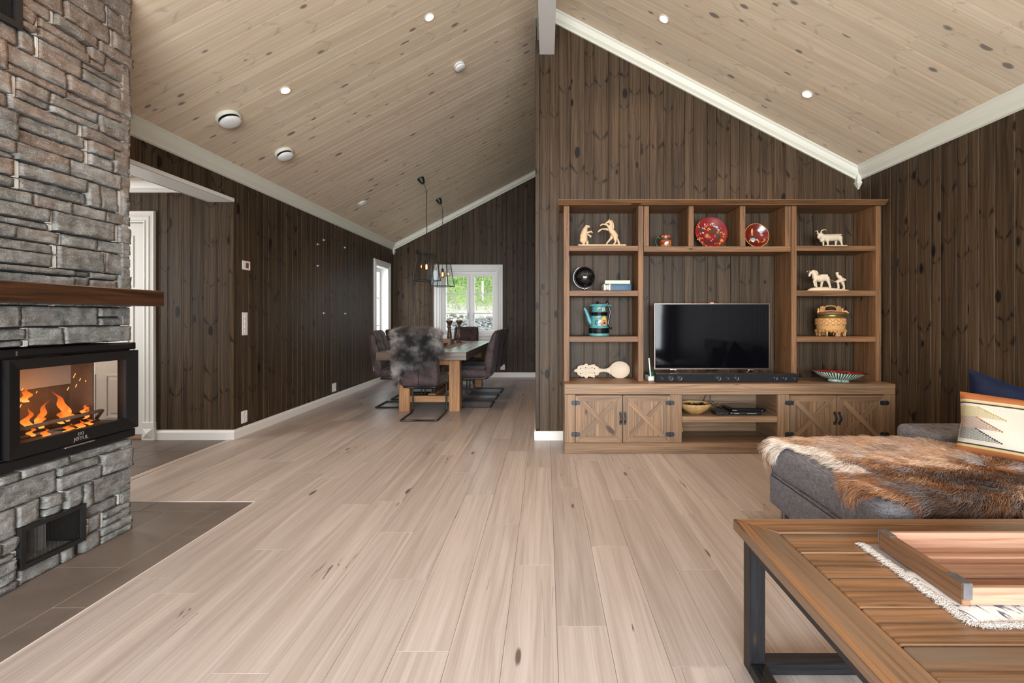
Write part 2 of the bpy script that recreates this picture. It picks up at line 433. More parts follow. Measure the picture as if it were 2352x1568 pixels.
M['cornice']=plain('cream_white_paint',(.68,.67,.57),.42,.4)
M['plastic']=plain('white_plastic',(.76,.75,.74),.3,.5)
M['screenlcd']=plain('dark_display',(.06,.03,.02),.15,.5)
M['black']=plain('matt_black_metal',(.012,.012,.013),.42,.5,nz=.2,ns=30)
M['blackgloss']=plain('glossy_black',(.003,.003,.004),.06,.5)
M['screen']=plain('television_glass',(.002,.002,.003),.05,.22)
M['blackplastic']=plain('black_plastic',(.012,.012,.014),.35,.5)
M['cloth_black']=plain('black_speaker_cloth',(.010,.010,.012),.8,.2,nz=.3,ns=400)
M['silver']=plain('brushed_silver',(.6,.58,.56),.25,.5,1.)
M['bronze']=plain('rose_bronze_trim',(.45,.30,.24),.3,.5,1.)
M['steel']=plain('chromed_steel',(.45,.46,.5),.2,.5,1.)
M['woodsteel']=wood('black_painted_frame',(.014,.014,.016),(.006,.006,.007),(.04,.025,.015),.38,.35,fine=40,streak=3.,vary=.2,warm=(.016,.019,.028,.5),bump=.3)
# ================================================================== STRUCTURE
def widths(seed=1, base=(.085,.110,.132)):
    r=random.Random(seed); last=None
    while True:
        w=r.choice(base)
        if w==last and r.random()<.6: continue
        last=w; yield w
def boards(mb, u0, u1, top, bot, place, openings=(), wgen=None, prof='panel', joint=None, mi=0, known=None):
    """boards side by side along u, running up from bot(u) to top(u); place(u,z,d) -> world"""
    cuts=sorted(set([o[0] for o in openings]+[o[1] for o in openings]))
    u=u0; wg=wgen or widths()
    kn=list(known or [])
    while u<u1-1e-4:
        w=kn.pop(0) if kn else next(wg)
        e=min(u+w,u1); c0=(u+u+w)/2; pid=random.random()
        if prof=='panel': pf=[(u,-.007),(u+.0025,0),(u+w-.016,0),(u+w-.011,-.0025),(u+w-.0025,-.0025),(u+w,-.007)]
        elif prof=='ceil': pf=[(u,-.007),(u+.0016,0),(u+w-.0016,0),(u+w,-.007)]
        pf=[q for q in pf if q[0]<e-1e-5]+[(e,-.003 if e<u+w-1e-5 else pf[-1][1])]
        xs=[]
        for (a,da),(b,db) in zip(pf[:-1],pf[1:]):
            pts=[a]+[c for c in cuts if a+1e-5<c<b-1e-5]+[b]
            for p,q in zip(pts[:-1],pts[1:]): xs.append((p,da+(db-da)*(p-a)/(b-a),q,da+(db-da)*(q-a)/(b-a)))
        for p,dp,q,dq in xs:
            m=(p+q)/2; op=[o for o in openings if o[0]-1e-6<m<o[1]+1e-6]
            segs=[(bot,top)]
            if op:
                o=op[0]; segs=[]
                if o[2]>bot(m)+1e-3: segs.append((bot,lambda x,z=o[2]:z))
                if o[3]<top(m)-1e-3: segs.append((lambda x,z=o[3]:z,top))
            for sb,stp in segs:
                js=[None]
                if joint:
                    js=joint(u,sb(m),stp(m))
                if js==[None]:
                    zs=[(sb(p),sb(q)),(stp(p),stp(q))]
                else:
                    zs=[(sb(p),sb(q))]+[(j,j) for j in js]+[(stp(p),stp(q))]
                for k in range(len(zs)-1):
                    (z0p,z0q),(z1p,z1q)=zs[k],zs[k+1]; pp=(pid+k*.377)%1
                    vs=[place(p,z0p,dp),place(q,z0q,dq),place(q,z1q,dq),place(p,z1p,dp)]
                    uv=[(z0p,p-c0),(z0q,q-c0),(z1q,q-c0),(z1p,p-c0)]
                    a=Vector(vs[0]);n=(Vector(vs[1])-a).cross(Vector(vs[2])-a)
                    want=Vector(place(p,z0p,1))-Vector(place(p,z0p,0))
                    if n.dot(want)<0: vs.reverse();uv.reverse()
                    b=mb.add(vs); mb.face([b,b+1,b+2,b+3],uv,pp,mi)
        u+=w

# wall behind the television: faces the camera
mb=MB(); k=.2551/1045*YT
zz=[548,640,722,828,955,1037,1165,1270,1352,1458,1538,1665,1748,1852,1935,2060]
kn=[(b-a)*k for a,b in zip(zz[:-1],zz[1:])]
boards(mb,-.060,WR,lambda x:ceil(x)+.03,lambda x:0,lambda u,z,d:(u,YT-d,z),wgen=widths(3),known=kn)
struct('wall_centre',mb,M['wall'],'dark stained pine panel wall behind the television shelves')
mb=MB()
mb.box(-.100,-.060,YT-.012,YT+.045,0.10,3.78,ch=.004,g=2)
struct('trim_1',mb,M['wall'],'dark corner board at the free end of the television wall')
mb=MB()
boards(mb,YT+.04,YF,lambda y:4.02,lambda y:0,lambda u,z,d:(-.098-d,u,z),wgen=widths(5))
struct('wall_passage',mb,M['wall'],'side of the television wall facing the dining table')
# far wall with window
WX0,WX1,WZ0,WZ1=-2.055,-.945,.79,2.065
mb=MB()
boards(mb,WL-.02,-.098,lambda x:ceil(x)+.03,lambda x:0,lambda u,z,d:(u,YF-d,z),openings=[(WX0,WX1,WZ0,WZ1)],wgen=widths(8))
struct('wall_far',mb,M['wall'],'dark stained pine gable wall with the two-sash window')
# left wall: hall opening and dining window
LY0,LY1,LZ0,LZ1=7.90,8.53,.33,2.08
OY0,OZ=2.62,2.262
mb=MB()
boards(mb,YB,YF+.02,lambda y:2.62,lambda y:0,lambda u,z,d:(WL+d,u,z),openings=[(OY0,YT,0,OZ),(LY0,LY1,LZ0,LZ1)],wgen=widths(9))
struct('wall_left',mb,M['wall'],'long dark stained pine wall left of the dining table')
mb=MB()
boards(mb,YB,YT,lambda y:2.62,lambda y:0,lambda u,z,d:(WR-d,u,z),wgen=widths(12))
struct('wall_right',mb,M['wall'],'dark stained pine wall right of the shelves')
mb=MB()
boards(mb,WL,WR,lambda x:ceil(x)+.03,lambda x:0,lambda u,z,d:(u,YB+d,z),openings=[(-2.25,2.75,.35,2.25)],wgen=widths(15))
struct('wall_back',mb,M['wall'])
# hall walls
HX=-5.4
DX0,DX1,DZ=-4.66,-3.80,2.055
mb=MB()
boards(mb,HX,WL,lambda x:2.44,lambda x:0,lambda u,z,d:(u,YT-d,z),openings=[(DX0-.02,DX1+.02,0,DZ+.02)],wgen=widths(21),
   known=None)
mb.box(-3.2,-2.985,YT+.02,YT+.25,0,2.5)
struct('wall_hall',mb,M['wall'],'stained pine wall of the hall with the white door')
mb=MB()
boards(mb,1.2,YT,lambda y:2.44,lambda y:0,lambda u,z,d:(HX+d,u,z),wgen=widths(22)); struct('wall_hall_end',mb,M['wall'])
mb=MB()
boards(mb,HX,WL-.22,lambda y:2.44,lambda y:0,lambda u,z,d:(u,1.2+d,z),wgen=widths(23)); struct('wall_hall_near',mb,M['wall'])
mb=MB()
boards(mb,1.2,OY0,lambda y:2.44,lambda y:0,lambda u,z,d:(WL-.225-d,u,z),wgen=widths(24))
mb.box(WL-.22,WL-.001,OY0-.01,OY0,0,2.3,ch=0)
struct('wall_hall_back',mb,M['wall'])

# ceilings
def cj(u,z0,z1):
    r=random.Random(int(u*1000)); js=[]; z=z0+r.uniform(.6,3.6)
    while z<z1-.3: js.append(z); z+=r.uniform(2.6,4.2)
    return js or [None]
cs=math.sqrt(1+SLP*SLP)
mb=MB()
boards(mb,YB,YF,lambda y:3.0*cs,lambda y:0,lambda u,z,d:(-z/cs-d*SLP/cs*-1*-1,u,RIDGE-SLP*z/cs-d/cs),wgen=widths(31,(.085,.11,.135)),prof='ceil',joint=cj)
struct('ceiling',mb,M['ceil'],'left slope of the whitewashed pine ceiling')
mb=MB()
boards(mb,YB,YT+.02,lambda y:3.0*cs,lambda y:0,lambda u,z,d:(z/cs,u,RIDGE-SLP*z/cs-d/cs),wgen=widths(33,(.085,.11,.135)),prof='ceil',joint=cj)
struct('ceiling_right',mb,M['ceil'],'right slope of the whitewashed pine ceiling')
mb=MB()
boards(mb,1.2,YT,lambda y:-WL-.02+2.44,lambda y:-WL+.0,lambda u,z,d:(-z-.2,u,2.43-d),wgen=widths(35,(.085,.11,.135)),prof='ceil')
struct('ceiling_hall',mb,M['ceil'])

# header lining over the hall opening
mb=MB()
mb.box(WL-.235,WL+.008,OY0,YT,OZ-.012,OZ+.006,ch=.001)
mb.box(WL-.0,WL+.010,OY0,YT,OZ-.012,OZ+.022,ch=.002)
mb.box(WL-.245,WL-.225,OY0,YT,OZ-.012,2.44,ch=.001)
struct('trim_2',mb,M['white'],'white lining of the hall opening')
# ridge beam
mb=MB(); mb.box(-.062,.080,YB,YT+.03,3.647,4.2,ch=.003)
struct('trim_3',mb,M['beampaint'],'light grey ridge beam ending at the television wall')
# cornices: profile in (out from wall, down from ceiling)
cp=[(0,0),(.070,0),(.070,.012),(.058,.020),(.052,.040),(.040,.060),(.024,.072),(.016,.078),(.016,.092),(0,.092)]
def cornice(name,A,B,U,V,lab=None,mat='cornice'):
    mb=MB(); mb.sweep(cp,Vector(A),Vector(B),U,V); return struct(name,mb,M[mat],lab)
e=ceil(2.96)
def cornice_eave(name,x,s,y0,y1,lab):
    # follow the slope: top edge lies on the ceiling
    prof=[(u,v-(SLP*u)) for u,v in cp]
    mb=MB(); mb.sweep(prof,Vector((x,y0,e)),Vector((x,y1,e)),(s,0,0),(0,0,-1)); struct(name,mb,M['cornice'],lab)
cornice_eave('trim_4',WL,1,YB,YF,'cream cornice along the left eave')
cornice_eave('trim_5',WR,-1,YB,YT,'cream cornice along the right eave')
def cornice_gable(name,xa,xb,y,lab,s=-1):
    sg=1 if xa>0 or xb>0 else -1
    d=Vector((sg,0,-SLP)).normalized(); nrm=Vector((-sg*SLP*1,0,-1)).normalized()
    A=Vector((xa,y,ceil(xa))); B=Vector((xb,y,ceil(xb)))
    mb=MB(); mb.sweep(cp,A,B,(0,s,0),nrm); struct(name,mb,M['cornice'],lab)
cornice_gable('trim_6',.080,WR,YT,'cream cornice rising along the television wall')
cornice_gable('trim_7',-.10,WL,YF,'cream cornice rising along the far gable wall')
mb=MB(); mb.sweep(cp,Vector((HX,YT,2.43)),Vector((WL-.245,YT,2.43)),(0,-1,0),(0,0,-1)); struct('trim_8',mb,M['white'],'white cornice in the hall')
def finial(name,x,y,s,lab):
    mb=MB(); z=e-.035
    for a,b,w in((.0,-.10,.040),(-.10,-.118,.048),(-.118,-.130,.040),(-.130,-.142,.030),(-.142,-.152,.020),(-.152,-.165,.012)):
        mb.box(x-w/2-s*w*.3,x+w/2-s*w*.3,y-w*.8,y+.01,z+b+.02,z+a+.02,ch=.002)
    struct(name,mb,M['cornice'],lab)
finial('trim_9',WR-.015,YT-.01,1,'white stepped corner piece of the cornice above the shelves')
finial('trim_10',WL+.015,YF-.01,-1,'white stepped corner piece of the cornice in the dining corner')

# baseboards
bp=[(0,0),(.014,0),(.014,.070),(.010,.078),(.007,.082),(.007,.090),(0,.093)]
def base(name,A,B,U,lab=None,h=1.0):
    mb=MB(); mb.sweep([(u,v*h) for u,v in bp],Vector(A),Vector(B),U,(0,0,1)); struct(name,mb,M['white'],lab)
base('baseboard_left',(WL,YT,0),(WL,YF,0),(1,0,0),'white baseboard along the long left wall')
base('baseboard_far',(WL,YF,0),(-.1,YF,0),(0,-1,0),'white baseboard under the far window')
base('baseboard_centre',(-.106,YT-.012,0),(.159,YT-.012,0),(0,-1,0),'short white baseboard left of the shelves',.92)
base('baseboard_passage',(-.098,YT,0),(-.098,YF,0),(-1,0,0))
base('baseboard_hall',(-3.705,YT,0),(WL+.014,YT,0),(0,-1,0),'white baseboard in the hall corner')
base('baseboard_right',(WR,YB,0),(WR,3.85,0),(-1,0,0))

# floor
mb=MB()
PW=.188; knownY={0:1.707,1:2.298,2:1.508,3:2.09,4:1.294,-1:2.128,-2:2.55,-3:2.964,-4:2.013,-5:2.451,-6:2.865}
PL=1.385; HXE,HYE=-1.828,2.859     # hearth corner
kk=-16
while kk<16:
    x0=.040+kk*PW; x1=x0+PW; xa,xb=max(x0,WL),min(x1,WR)
    if xb-xa>.004:
        off=knownY.get(kk,random.Random(kk+50).uniform(0,PL))
        y=off-PL*math.ceil((off-YB)/PL)
        while y<YF:
            ya,yb=max(y,YB),min(y+PL,YF)
            if yb-ya>.01:
                pid=random.random()
                def put(a,b,c,d):
                    if b-a>.002 and d-c>.002: 
                        mb.box(a+.0005,b-.0005,c,d,-.012,0,ch=.0011,pid=pid,g=1)
                if xa>=HXE or ya>=HYE: put(xa,xb,ya,yb)
                else:
                    put(xa,xb,max(ya,HYE),yb)
                    put(max(xa,HXE),xb,ya,min(yb,HYE))
            y+=PL
    kk+=1
struct('floor',mb,M['floor'],'pale oak plank floor')
t=NT('floor_grey_tile'); u,v,p=t.uvp(); o=t.obj()
n1=t.noise(o,3.5,5,.6,.6); n2=t.noise(o,60,3,.7)
c=t.mix(t.math('MULTIPLY_ADD',n1,1.6,-.3,clamp=True),(.080,.064,.055),(.175,.140,.118))
c=t.mix(t.math('MULTIPLY',n2,.35),c,(.21,.18,.155)); t.bump(n2,.15,.001)
M['tile']=t.out(c,.42,.45)
M['grout']=plain('light_grout',(.62,.57,.52),.8,.2)
M['sub']=plain('subfloor',(.03,.025,.02),.9,.1)
mb=MB(); g=.0030
def tile(poly):
    c=sum((Vector(q) for q in poly),Vector((0,0)))/len(poly)
    q2=[]
    for q in poly:
        q=Vector(q); q2.append((q.x+(g if q.x<c.x else -g)*.9,q.y+(g if q.y<c.y else -g)*.9))
    mb.prism(q2,-.01,-.0005,g=1)
XI,YI=-1.973,2.713
mb.box(-5.4,HXE,YB,HYE,-.02,-.003,ch=0,mi=1)
tile([(XI,YI),(HXE,HYE),(HXE,2.413),(XI,2.413)])
ys=[2.413,1.817,1.221,.625,.029,-.567,-1.163,-1.759,YB]
for a,b in zip(ys[:-1],ys[1:]): tile([(XI,b),(HXE,b),(HXE,a),(XI,a)])
tile([(XI,YI),(-2.43,YI),(-2.43,HYE),(HXE,HYE)])
tile([(-2.43,YI),(-2.96,YI),(-2.96,HYE),(-2.43,HYE)])
ys=[YI,2.109,1.513,.917,.321,-.275,-.871,-1.467,YB]
for a,b in zip(ys[:-1],ys[1:]):
    tile([(-2.27,b),(XI,b),(XI,a),(-2.27,a)]); tile([(-2.96,b),(-2.27,b),(-2.27,a),(-2.96,a)])
struct('floor_hearth',mb,[M['tile'],M['grout']],'dark brown tile hearth with light grout lines')
mb=MB(); mb.box(HX,WL+.012,1.2,YT,-.02,-.003,ch=0,mi=1)
for i in range(8):
    for j in range(8):
        x0=WL-.06-.6*i*.5-.3; y0=YT+.02-.3*j*1.33
        off=.3*(i%2)
        tile([(x0,y0-off*.0-.4),(x0+.3,y0-.4),(x0+.3,y0),(x0,y0)])
mb.box(WL-.035,WL+.012,1.2,YT-.014,-.004,.004,ch=.002,mi=2,g=1)
struct('floor_hall',mb,[M['tile'],M['grout'],M['floor']],'dark grey tile floor of the hall with an oak edge strip')
mb=MB(); mb.box(HX,WR+.1,YB-.1,YF+.1,-.06,-.03,ch=0); struct('floor_base',mb,M['sub'])
mb=MB(); mb.sweep([(0,0),(.004,0),(.004,.002),(0,.002)],Vector((HXE-.002,YB,0)),Vector((HXE-.002,HYE,0)),(1,0,0),(0,0,1))
mb.sweep([(0,0),(.004,0),(.004,.002),(0,.002)],Vector((WL,HYE-.002,0)),Vector((HXE,HYE-.002,0)),(0,1,0),(0,0,1))
struct('trim_11',mb,M['grout'],'thin light edge strip between oak and hearth tiles')

# roof outside so no daylight leaks in
mb=MB()
for s in(-1,1):
    mb.prism([(0,RIDGE+.12),(s*3.3,RIDGE+.12-SLP*3.3),(s*3.3,RIDGE+.02-SLP*3.3),(0,RIDGE+.02)],YB-.1,YF+.12,axis=1)
mb.box(HX-.2,WL-.1,1.0,YT+.4,2.46,2.6)
mb.box(HX-.2,HX-.02,1.0,YT+.4,-.1,2.6); mb.box(HX-.2,WL-.3,1.0,1.18,-.1,2.6); mb.box(HX-.2,DX0-.1,YT+.03,YT+.3,-.1,2.6); mb.box(DX1+.1,WL-.05,YT+.03,YT+.3,-.1,2.6); mb.box(HX,WL-.05,YT+.3,YT+.35,-.1,2.6)
mb.box(-.09,3.3,YT+.03,YF+.2,-.1,2.0); mb.box(-.09,3.3,YT+.05,YF+.2,2.0,2.3)
struct('roof',mb,M['sub'])

# ------------------------------------------------------------------ window in the far wall
def casing(mb,x0,x1,z0,z1,y,w=.11,s=-1,axis='y'):
    """mitred moulded casing; outer rectangle x0..x1,z0..z1; s = direction it projects"""
    prof=[(0,0),(0,.020),(.008,.024),(.016,.018),(.045,.018),(.05,.024),(.058,.016),(.085,.014),(.092,.020),(.105,.016),(w,.010),(w,0)]
    cor=[(x0,z0,1,1),(x1,z0,-1,1),(x1,z1,-1,-1),(x0,z1,1,-1)]
    for i in range(4):
        a=cor[i];b=cor[(i+1)%4]
        def P(c,u,v):
            x=c[0]+c[2]*u; z=c[1]+c[3]*u
            return Vector((x,y+s*v,z)) if axis=='y' else Vector((y+s*v,x,z))
        pa=[P(a,u,v) for u,v in prof]; pb=[P(b,u,v) for u,v in prof]
        n=len(prof); bb=mb.add(pa+pb); c0=Vector((0,0,0))
        for k in range(n-1):
            q=[bb+k,bb+k+1,bb+n+k+1,bb+n+k]
            p=[Vector(mb.v[j]) for j in q]; nn=(p[1]-p[0]).cross(p[2]-p[0])
            want=Vector((0,s,0)) if axis=='y' else Vector((s,0,0))
            if nn.dot(want)<-1e-9: q.reverse()
            mb.face(q)
M['glass']=glass('clear_window_glass',(.97,.99,.98),.2)
mb=MB(); mb.box(WX0,WX0+.02,YF-.008,YF+.22,WZ0,WZ1,ch=0); mb.box(WX1-.02,WX1,YF-.008,YF+.22,WZ0,WZ1,ch=0); mb.box(WX0+.02,WX1-.02,YF-.007,YF+.219,WZ1-.02,WZ1,ch=0); mb.box(WX0+.02,WX1-.02,YF-.03,YF+.221,WZ0,WZ0+.025,ch=.001)
w1=struct('window_1',mb,M['white'],'white two-sash window in the far gable wall')
mb=MB(); casing(mb,WX0-.11,WX1+.11,WZ0-.11,WZ1+.11,YF); struct('casing',mb,M['white'],parent=w1)
fy0,fy1=YF+.10,YF+.17
ix0,ix1,iz0,iz1=WX0+.02,WX1-.02,WZ0+.025,WZ1-.02
mb=MB(); fw=.035
mb.box(ix0,ix0+fw,fy0,fy1,iz0,iz1,ch=0);mb.box(ix1-fw,ix1,fy0,fy1,iz0,iz1,ch=0);mb.box(ix0+fw,ix1-fw,fy0+.001,fy1-.001,iz1-.05,iz1,ch=0);mb.box(ix0+fw,ix1-fw,fy0+.001,fy1-.001,iz0,iz0+fw,ch=0)
mx=(ix0+ix1)/2+.03; mb.box(mx-.03,mx+.03,fy0-.001,fy1-.002,iz0+fw,iz1-.05,ch=0)
struct('window_frame',mb,M['white'],parent=w1)
for a,b in((ix0+fw,mx-.03),(mx+.03,ix1-fw)):
    mb=MB(); sw=.045; za,zb=iz0+fw,iz1-.05
    mb.box(a,a+sw,fy0-.012,fy1-.01,za,zb,ch=.004);mb.box(b-sw,b,fy0-.012,fy1-.01,za,zb,ch=.004);mb.box(a+sw,b-sw,fy0-.012,fy1-.01,zb-sw,zb,ch=.004);mb.box(a+sw,b-sw,fy0-.012,fy1-.01,za,za+sw+.01,ch=.004)
    for k in(1,2): z=za+(zb-za)*k/3+.0; mb.box(a+sw,b-sw,fy0+.012,fy0+.03,z-.011,z+.011,ch=.002)
    sh=struct('sash',mb,M['white'],parent=w1)
    mb=MB(); mb.box(a+sw-.005,b-sw+.005,fy0+.018,fy0+.022,za+sw,zb-sw+.005,ch=0); struct('pane',mb,M['glass'],parent=sh)
    xh=(b-sw/2) if a<mx-.1 else a+sw/2
    mb=MB(); mb.box(xh-.010,xh+.010,fy0-.022,fy0-.012,za+.28,za+.40,ch=.003); mb.box(xh-.007,xh+.007,fy0-.045,fy0-.022,za+.37,za+.385,ch=.003); mb.box(xh-.008,xh+.008,fy0-.052,fy0-.040,za+.25,za+.385,ch=.004)
    struct('handle',mb,M['steel'],parent=sh)
# dining window in the left wall
mb=MB(); X=WL
mb.box(X-.24,X+.008,LY0,LY0+.02,LZ0,LZ1,ch=0);mb.box(X-.24,X+.008,LY1-.02,LY1,LZ0,LZ1,ch=0);mb.box(X-.239,X+.007,LY0+.02,LY1-.02,LZ1-.02,LZ1,ch=0);mb.box(X-.241,X+.03,LY0+.02,LY1-.02,LZ0,LZ0+.025,ch=.001)
w2=struct('window_2',mb,M['white'],'tall narrow white window in the left wall of the dining corner')
mb=MB(); casing(mb,LY0-.09,LY1+.09,LZ0-.09,LZ1+.09,X,w=.09,s=1,axis='x'); struct('casing',mb,M['white'],parent=w2)
mb=MB(); x0,x1=X-.19,X-.13
for a in((LY0+.02,LY0+.08),(LY1-.08,LY1-.02)): mb.box(x0,x1,a[0],a[1],LZ0+.025,LZ1-.02,ch=0)
for q in((LZ1-.09,LZ1-.02,0),(LZ0+.025,LZ0+.10,0),(1.0,1.02,.01),(1.5,1.52,.01)): mb.box(x0+.001+q[2],x1-.001-q[2],LY0+.08,LY1-.08,q[0],q[1],ch=0)
struct('window_frame',mb,M['white'],parent=w2)
# windows behind the camera: only their frames
mb=MB()
for x in(-2.25,-1.0,.25,1.5,2.69): mb.box(x,x+.06,YB-.02,YB+.05,.35,2.25)
mb.box(-2.25,2.75,YB-.02,YB+.05,.35,.42);mb.box(-2.25,2.75,YB-.02,YB+.05,2.18,2.25); struct('window_3',mb,M['white'])
# ------------------------------------------------------------------ white door in the hall
mb=MB()
mb.box(DX0-.02,DX0,YT-.01,YT+.12,0,DZ);mb.box(DX1,DX1+.02,YT-.01,YT+.12,0,DZ);mb.box(DX0,DX1,YT-.01,YT+.12,DZ,DZ+.02)
d1=struct('door_1',mb,M['white'],'white panelled door in the hall beside the fireplace')
mb=MB(); casing(mb,DX0-.105,DX1+.105,-.3,DZ+.105,YT,w=.105); 
# drop what the mitre puts below the floor
keep=[i for i,f in enumerate(mb.f) if sum(mb.v[j][2] for j in f)/len(f)>.2]
mb.f=[mb.f[i] for i in keep];mb.uv=[mb.uv[i] for i in keep];mb.pid=[mb.pid[i] for i in keep];mb.mi=[mb.mi[i] for i in keep];mb.sm=[mb.sm[i] for i in keep]
mb.v=[(v[0],v[1],max(v[2],.01)) for v in mb.v]
struct('casing',mb,M['white'],parent=d1)
for x in(DX1+.052,DX0-.052):
    mb=MB(); mb.box(x-.058,x+.058,YT-.030,YT,0,.17,ch=.002)
    b=mb.add([(x-.045,YT-.031,.02),(x+.045,YT-.031,.02),(x+.045,YT-.031,.11),(x-.045,YT-.031,.11),(x,YT-.048,.065)])
    for a,c in((0,1),(1,2),(2,3),(3,0)): mb.face([b+a,b+c,b+4])
    struct('plinth_block',mb,M['white'],parent=d1)
mb=MB(); mb.box(DX0,DX1,YT+.008,YT+.048,.045,DZ-.003,ch=.003)
leaf=struct('door_leaf',mb,M['white'],parent=d1)
mb=MB()
for (a,b) in((DX0+.11,(DX0+DX1)/2-.045),((DX0+DX1)/2+.045,DX1-.11)):
    for (c,d) in((.20,.62),(.76,1.30),(1.44,1.93)):
        mb.box(a,b,YT+.002,YT+.010,c,c+.022);mb.box(a,b,YT+.002,YT+.010,d-.022,d);mb.box(a,a+.022,YT+.002,YT+.010,c+.022,d-.022);mb.box(b-.022,b,YT+.002,YT+.010,c+.022,d-.022)
        mb.box(a+.05,b-.05,YT+.001,YT+.012,c+.05,d-.05,ch=.008)
struct('door_panel',mb,M['white'],parent=leaf)
for z in(.27,1.05,1.72):
    mb=MB(); mb.tube([(DX1-.001,YT-.004,z-.045),(DX1-.001,YT-.004,z+.045)],.007,8); struct('hinge',mb,M['steel'],parent=leaf)
mb=MB(); mb.box(DX0-.02,DX1+.02,YT-.01,YT+.12,0,.04); struct('threshold',mb,M['tray'],parent=d1)

# ------------------------------------------------------------------ switches, sockets
def plate(name,label,cat,P,U,V,N,w,h,items,group=None):
    """plate centred at P"""
    P=Vector(P);U=Vector(U);V=Vector(V);N=Vector(N)
    Mx=Matrix(((U.x,V.x,N.x,P.x),(U.y,V.y,N.y,P.y),(U.z,V.z,N.z,P.z),(0,0,0,1)))
    r=thing(name,label,cat,P,group)
    mb=MB(); mb.M=Mx; mb.box(-w/2,w/2,-h/2,h/2,0,.010,ch=.003); mb.build('cover_plate',M['plastic'],r)
    for kind,x,y,a in items:
        mb=MB(); mb.M=Mx
        if kind=='socket':
            mb.lathe([(a,.010),(a,.013),(a*.86,.013),(a*.84,.0105),(.0001,.0105)],(0,0,0),20,M=Matrix.Translation((x,y,0)))
            mb.M=Mx@Matrix.Translation((x,y,0)); s=mb.build('socket',M['plastic'],r)
            mb2=MB(); mb2.M=Mx@Matrix.Translation((x,y,0))
            for q in(-.0095,.0095): mb2.tube([(q,0,.010),(q,0,.0112)],.0028,8)
            mb2.build('hole',M['blackplastic'],s)
        elif kind=='rocker': mb.box(x-a,x+a,y-a,y+a,.010,.0145,ch=.003); mb.build('rocker',M['plastic'],r)
        elif kind=='screen': mb.box(x-a*.8,x+a*.8,y-a,y+a,.010,.012,ch=.001); mb.build('display',M['screenlcd'],r)
        elif kind=='led': mb.box(x-a,x+a,y-a,y+a,.010,.0125,ch=0); mb.build('indicator',emit('orange_led',(1,.25,.05),2),r)
    return r
XN=WL+.001
plate('thermostat','small white thermostat with dark display on the left wall above the light switches','thermostat',(XN,4.483,1.668),(0,1,0),(0,0,1),(1,0,0),.112,.088,[('screen',.008,0,.026),('led',.042,-.012,.003)])
plate('light_switch','tall white plate of four round switches on the left wall near the corner','light switch',(XN,4.462,1.094),(0,1,0),(0,0,1),(1,0,0),.075,.225,[('rocker',.004,.075,.018),('rocker',.004,.025,.018),('rocker',.004,-.025,.018),('rocker',.004,-.075,.018)])
plate('wall_socket','white double socket low on the left wall close to the hall corner','socket',(XN,4.455,.185),(0,1,0),(0,0,1),(1,0,0),.082,.118,[('socket',.002,.028,.021),('socket',.002,-.028,.021)])
plate('wall_socket','white socket low on the left wall halfway to the dining table','socket',(XN,6.35,.18),(0,1,0),(0,0,1),(1,0,0),.10,.118,[('socket',.0,.028,.021),('socket',.0,-.028,.021)])
plate('wall_socket','white socket low on the far wall right of the window','socket',at(1154.6,842.7,YF-.001),(1,0,0),(0,0,1),(0,-1,0),.084,.10,[('socket',0,.022,.019),('socket',0,-.022,.019)])
# hooks on the left wall
for (zx,zy,lab) in((950,750,'uppermost white hook on the dark left wall'),(895,788,'white hook left of the uppermost one on the left wall'),(1140,817,'white hook nearest the tall narrow window, in the upper row on the left wall'),(895,981,'white hook midway between upper and lower rows on the left wall'),(950,1407,'left one of the two lowest white hooks on the left wall'),(1143,1411,'right one of the two lowest white hooks on the left wall')):
    px,py=500+zx*.2551,360+zy*.2551; Y=2.96*1045/(1254-px); P=at(px,py,Y); P.x=WL+.001
    r=thing('picture_hook',lab,'hook',P,'picture hooks on the left wall')
    mb=MB(); mb.box(P.x,P.x+.006,P.y-.010,P.y+.010,P.z-.012,P.z+.012,ch=.002); mb.build('base_plate',M['plastic'],r)
    mb=MB(); mb.tube([(P.x+.006,P.y,P.z),(P.x+.022,P.y,P.z),(P.x+.024,P.y,P.z+.008)],.003,6); mb.build('pin',M['plastic'],r)

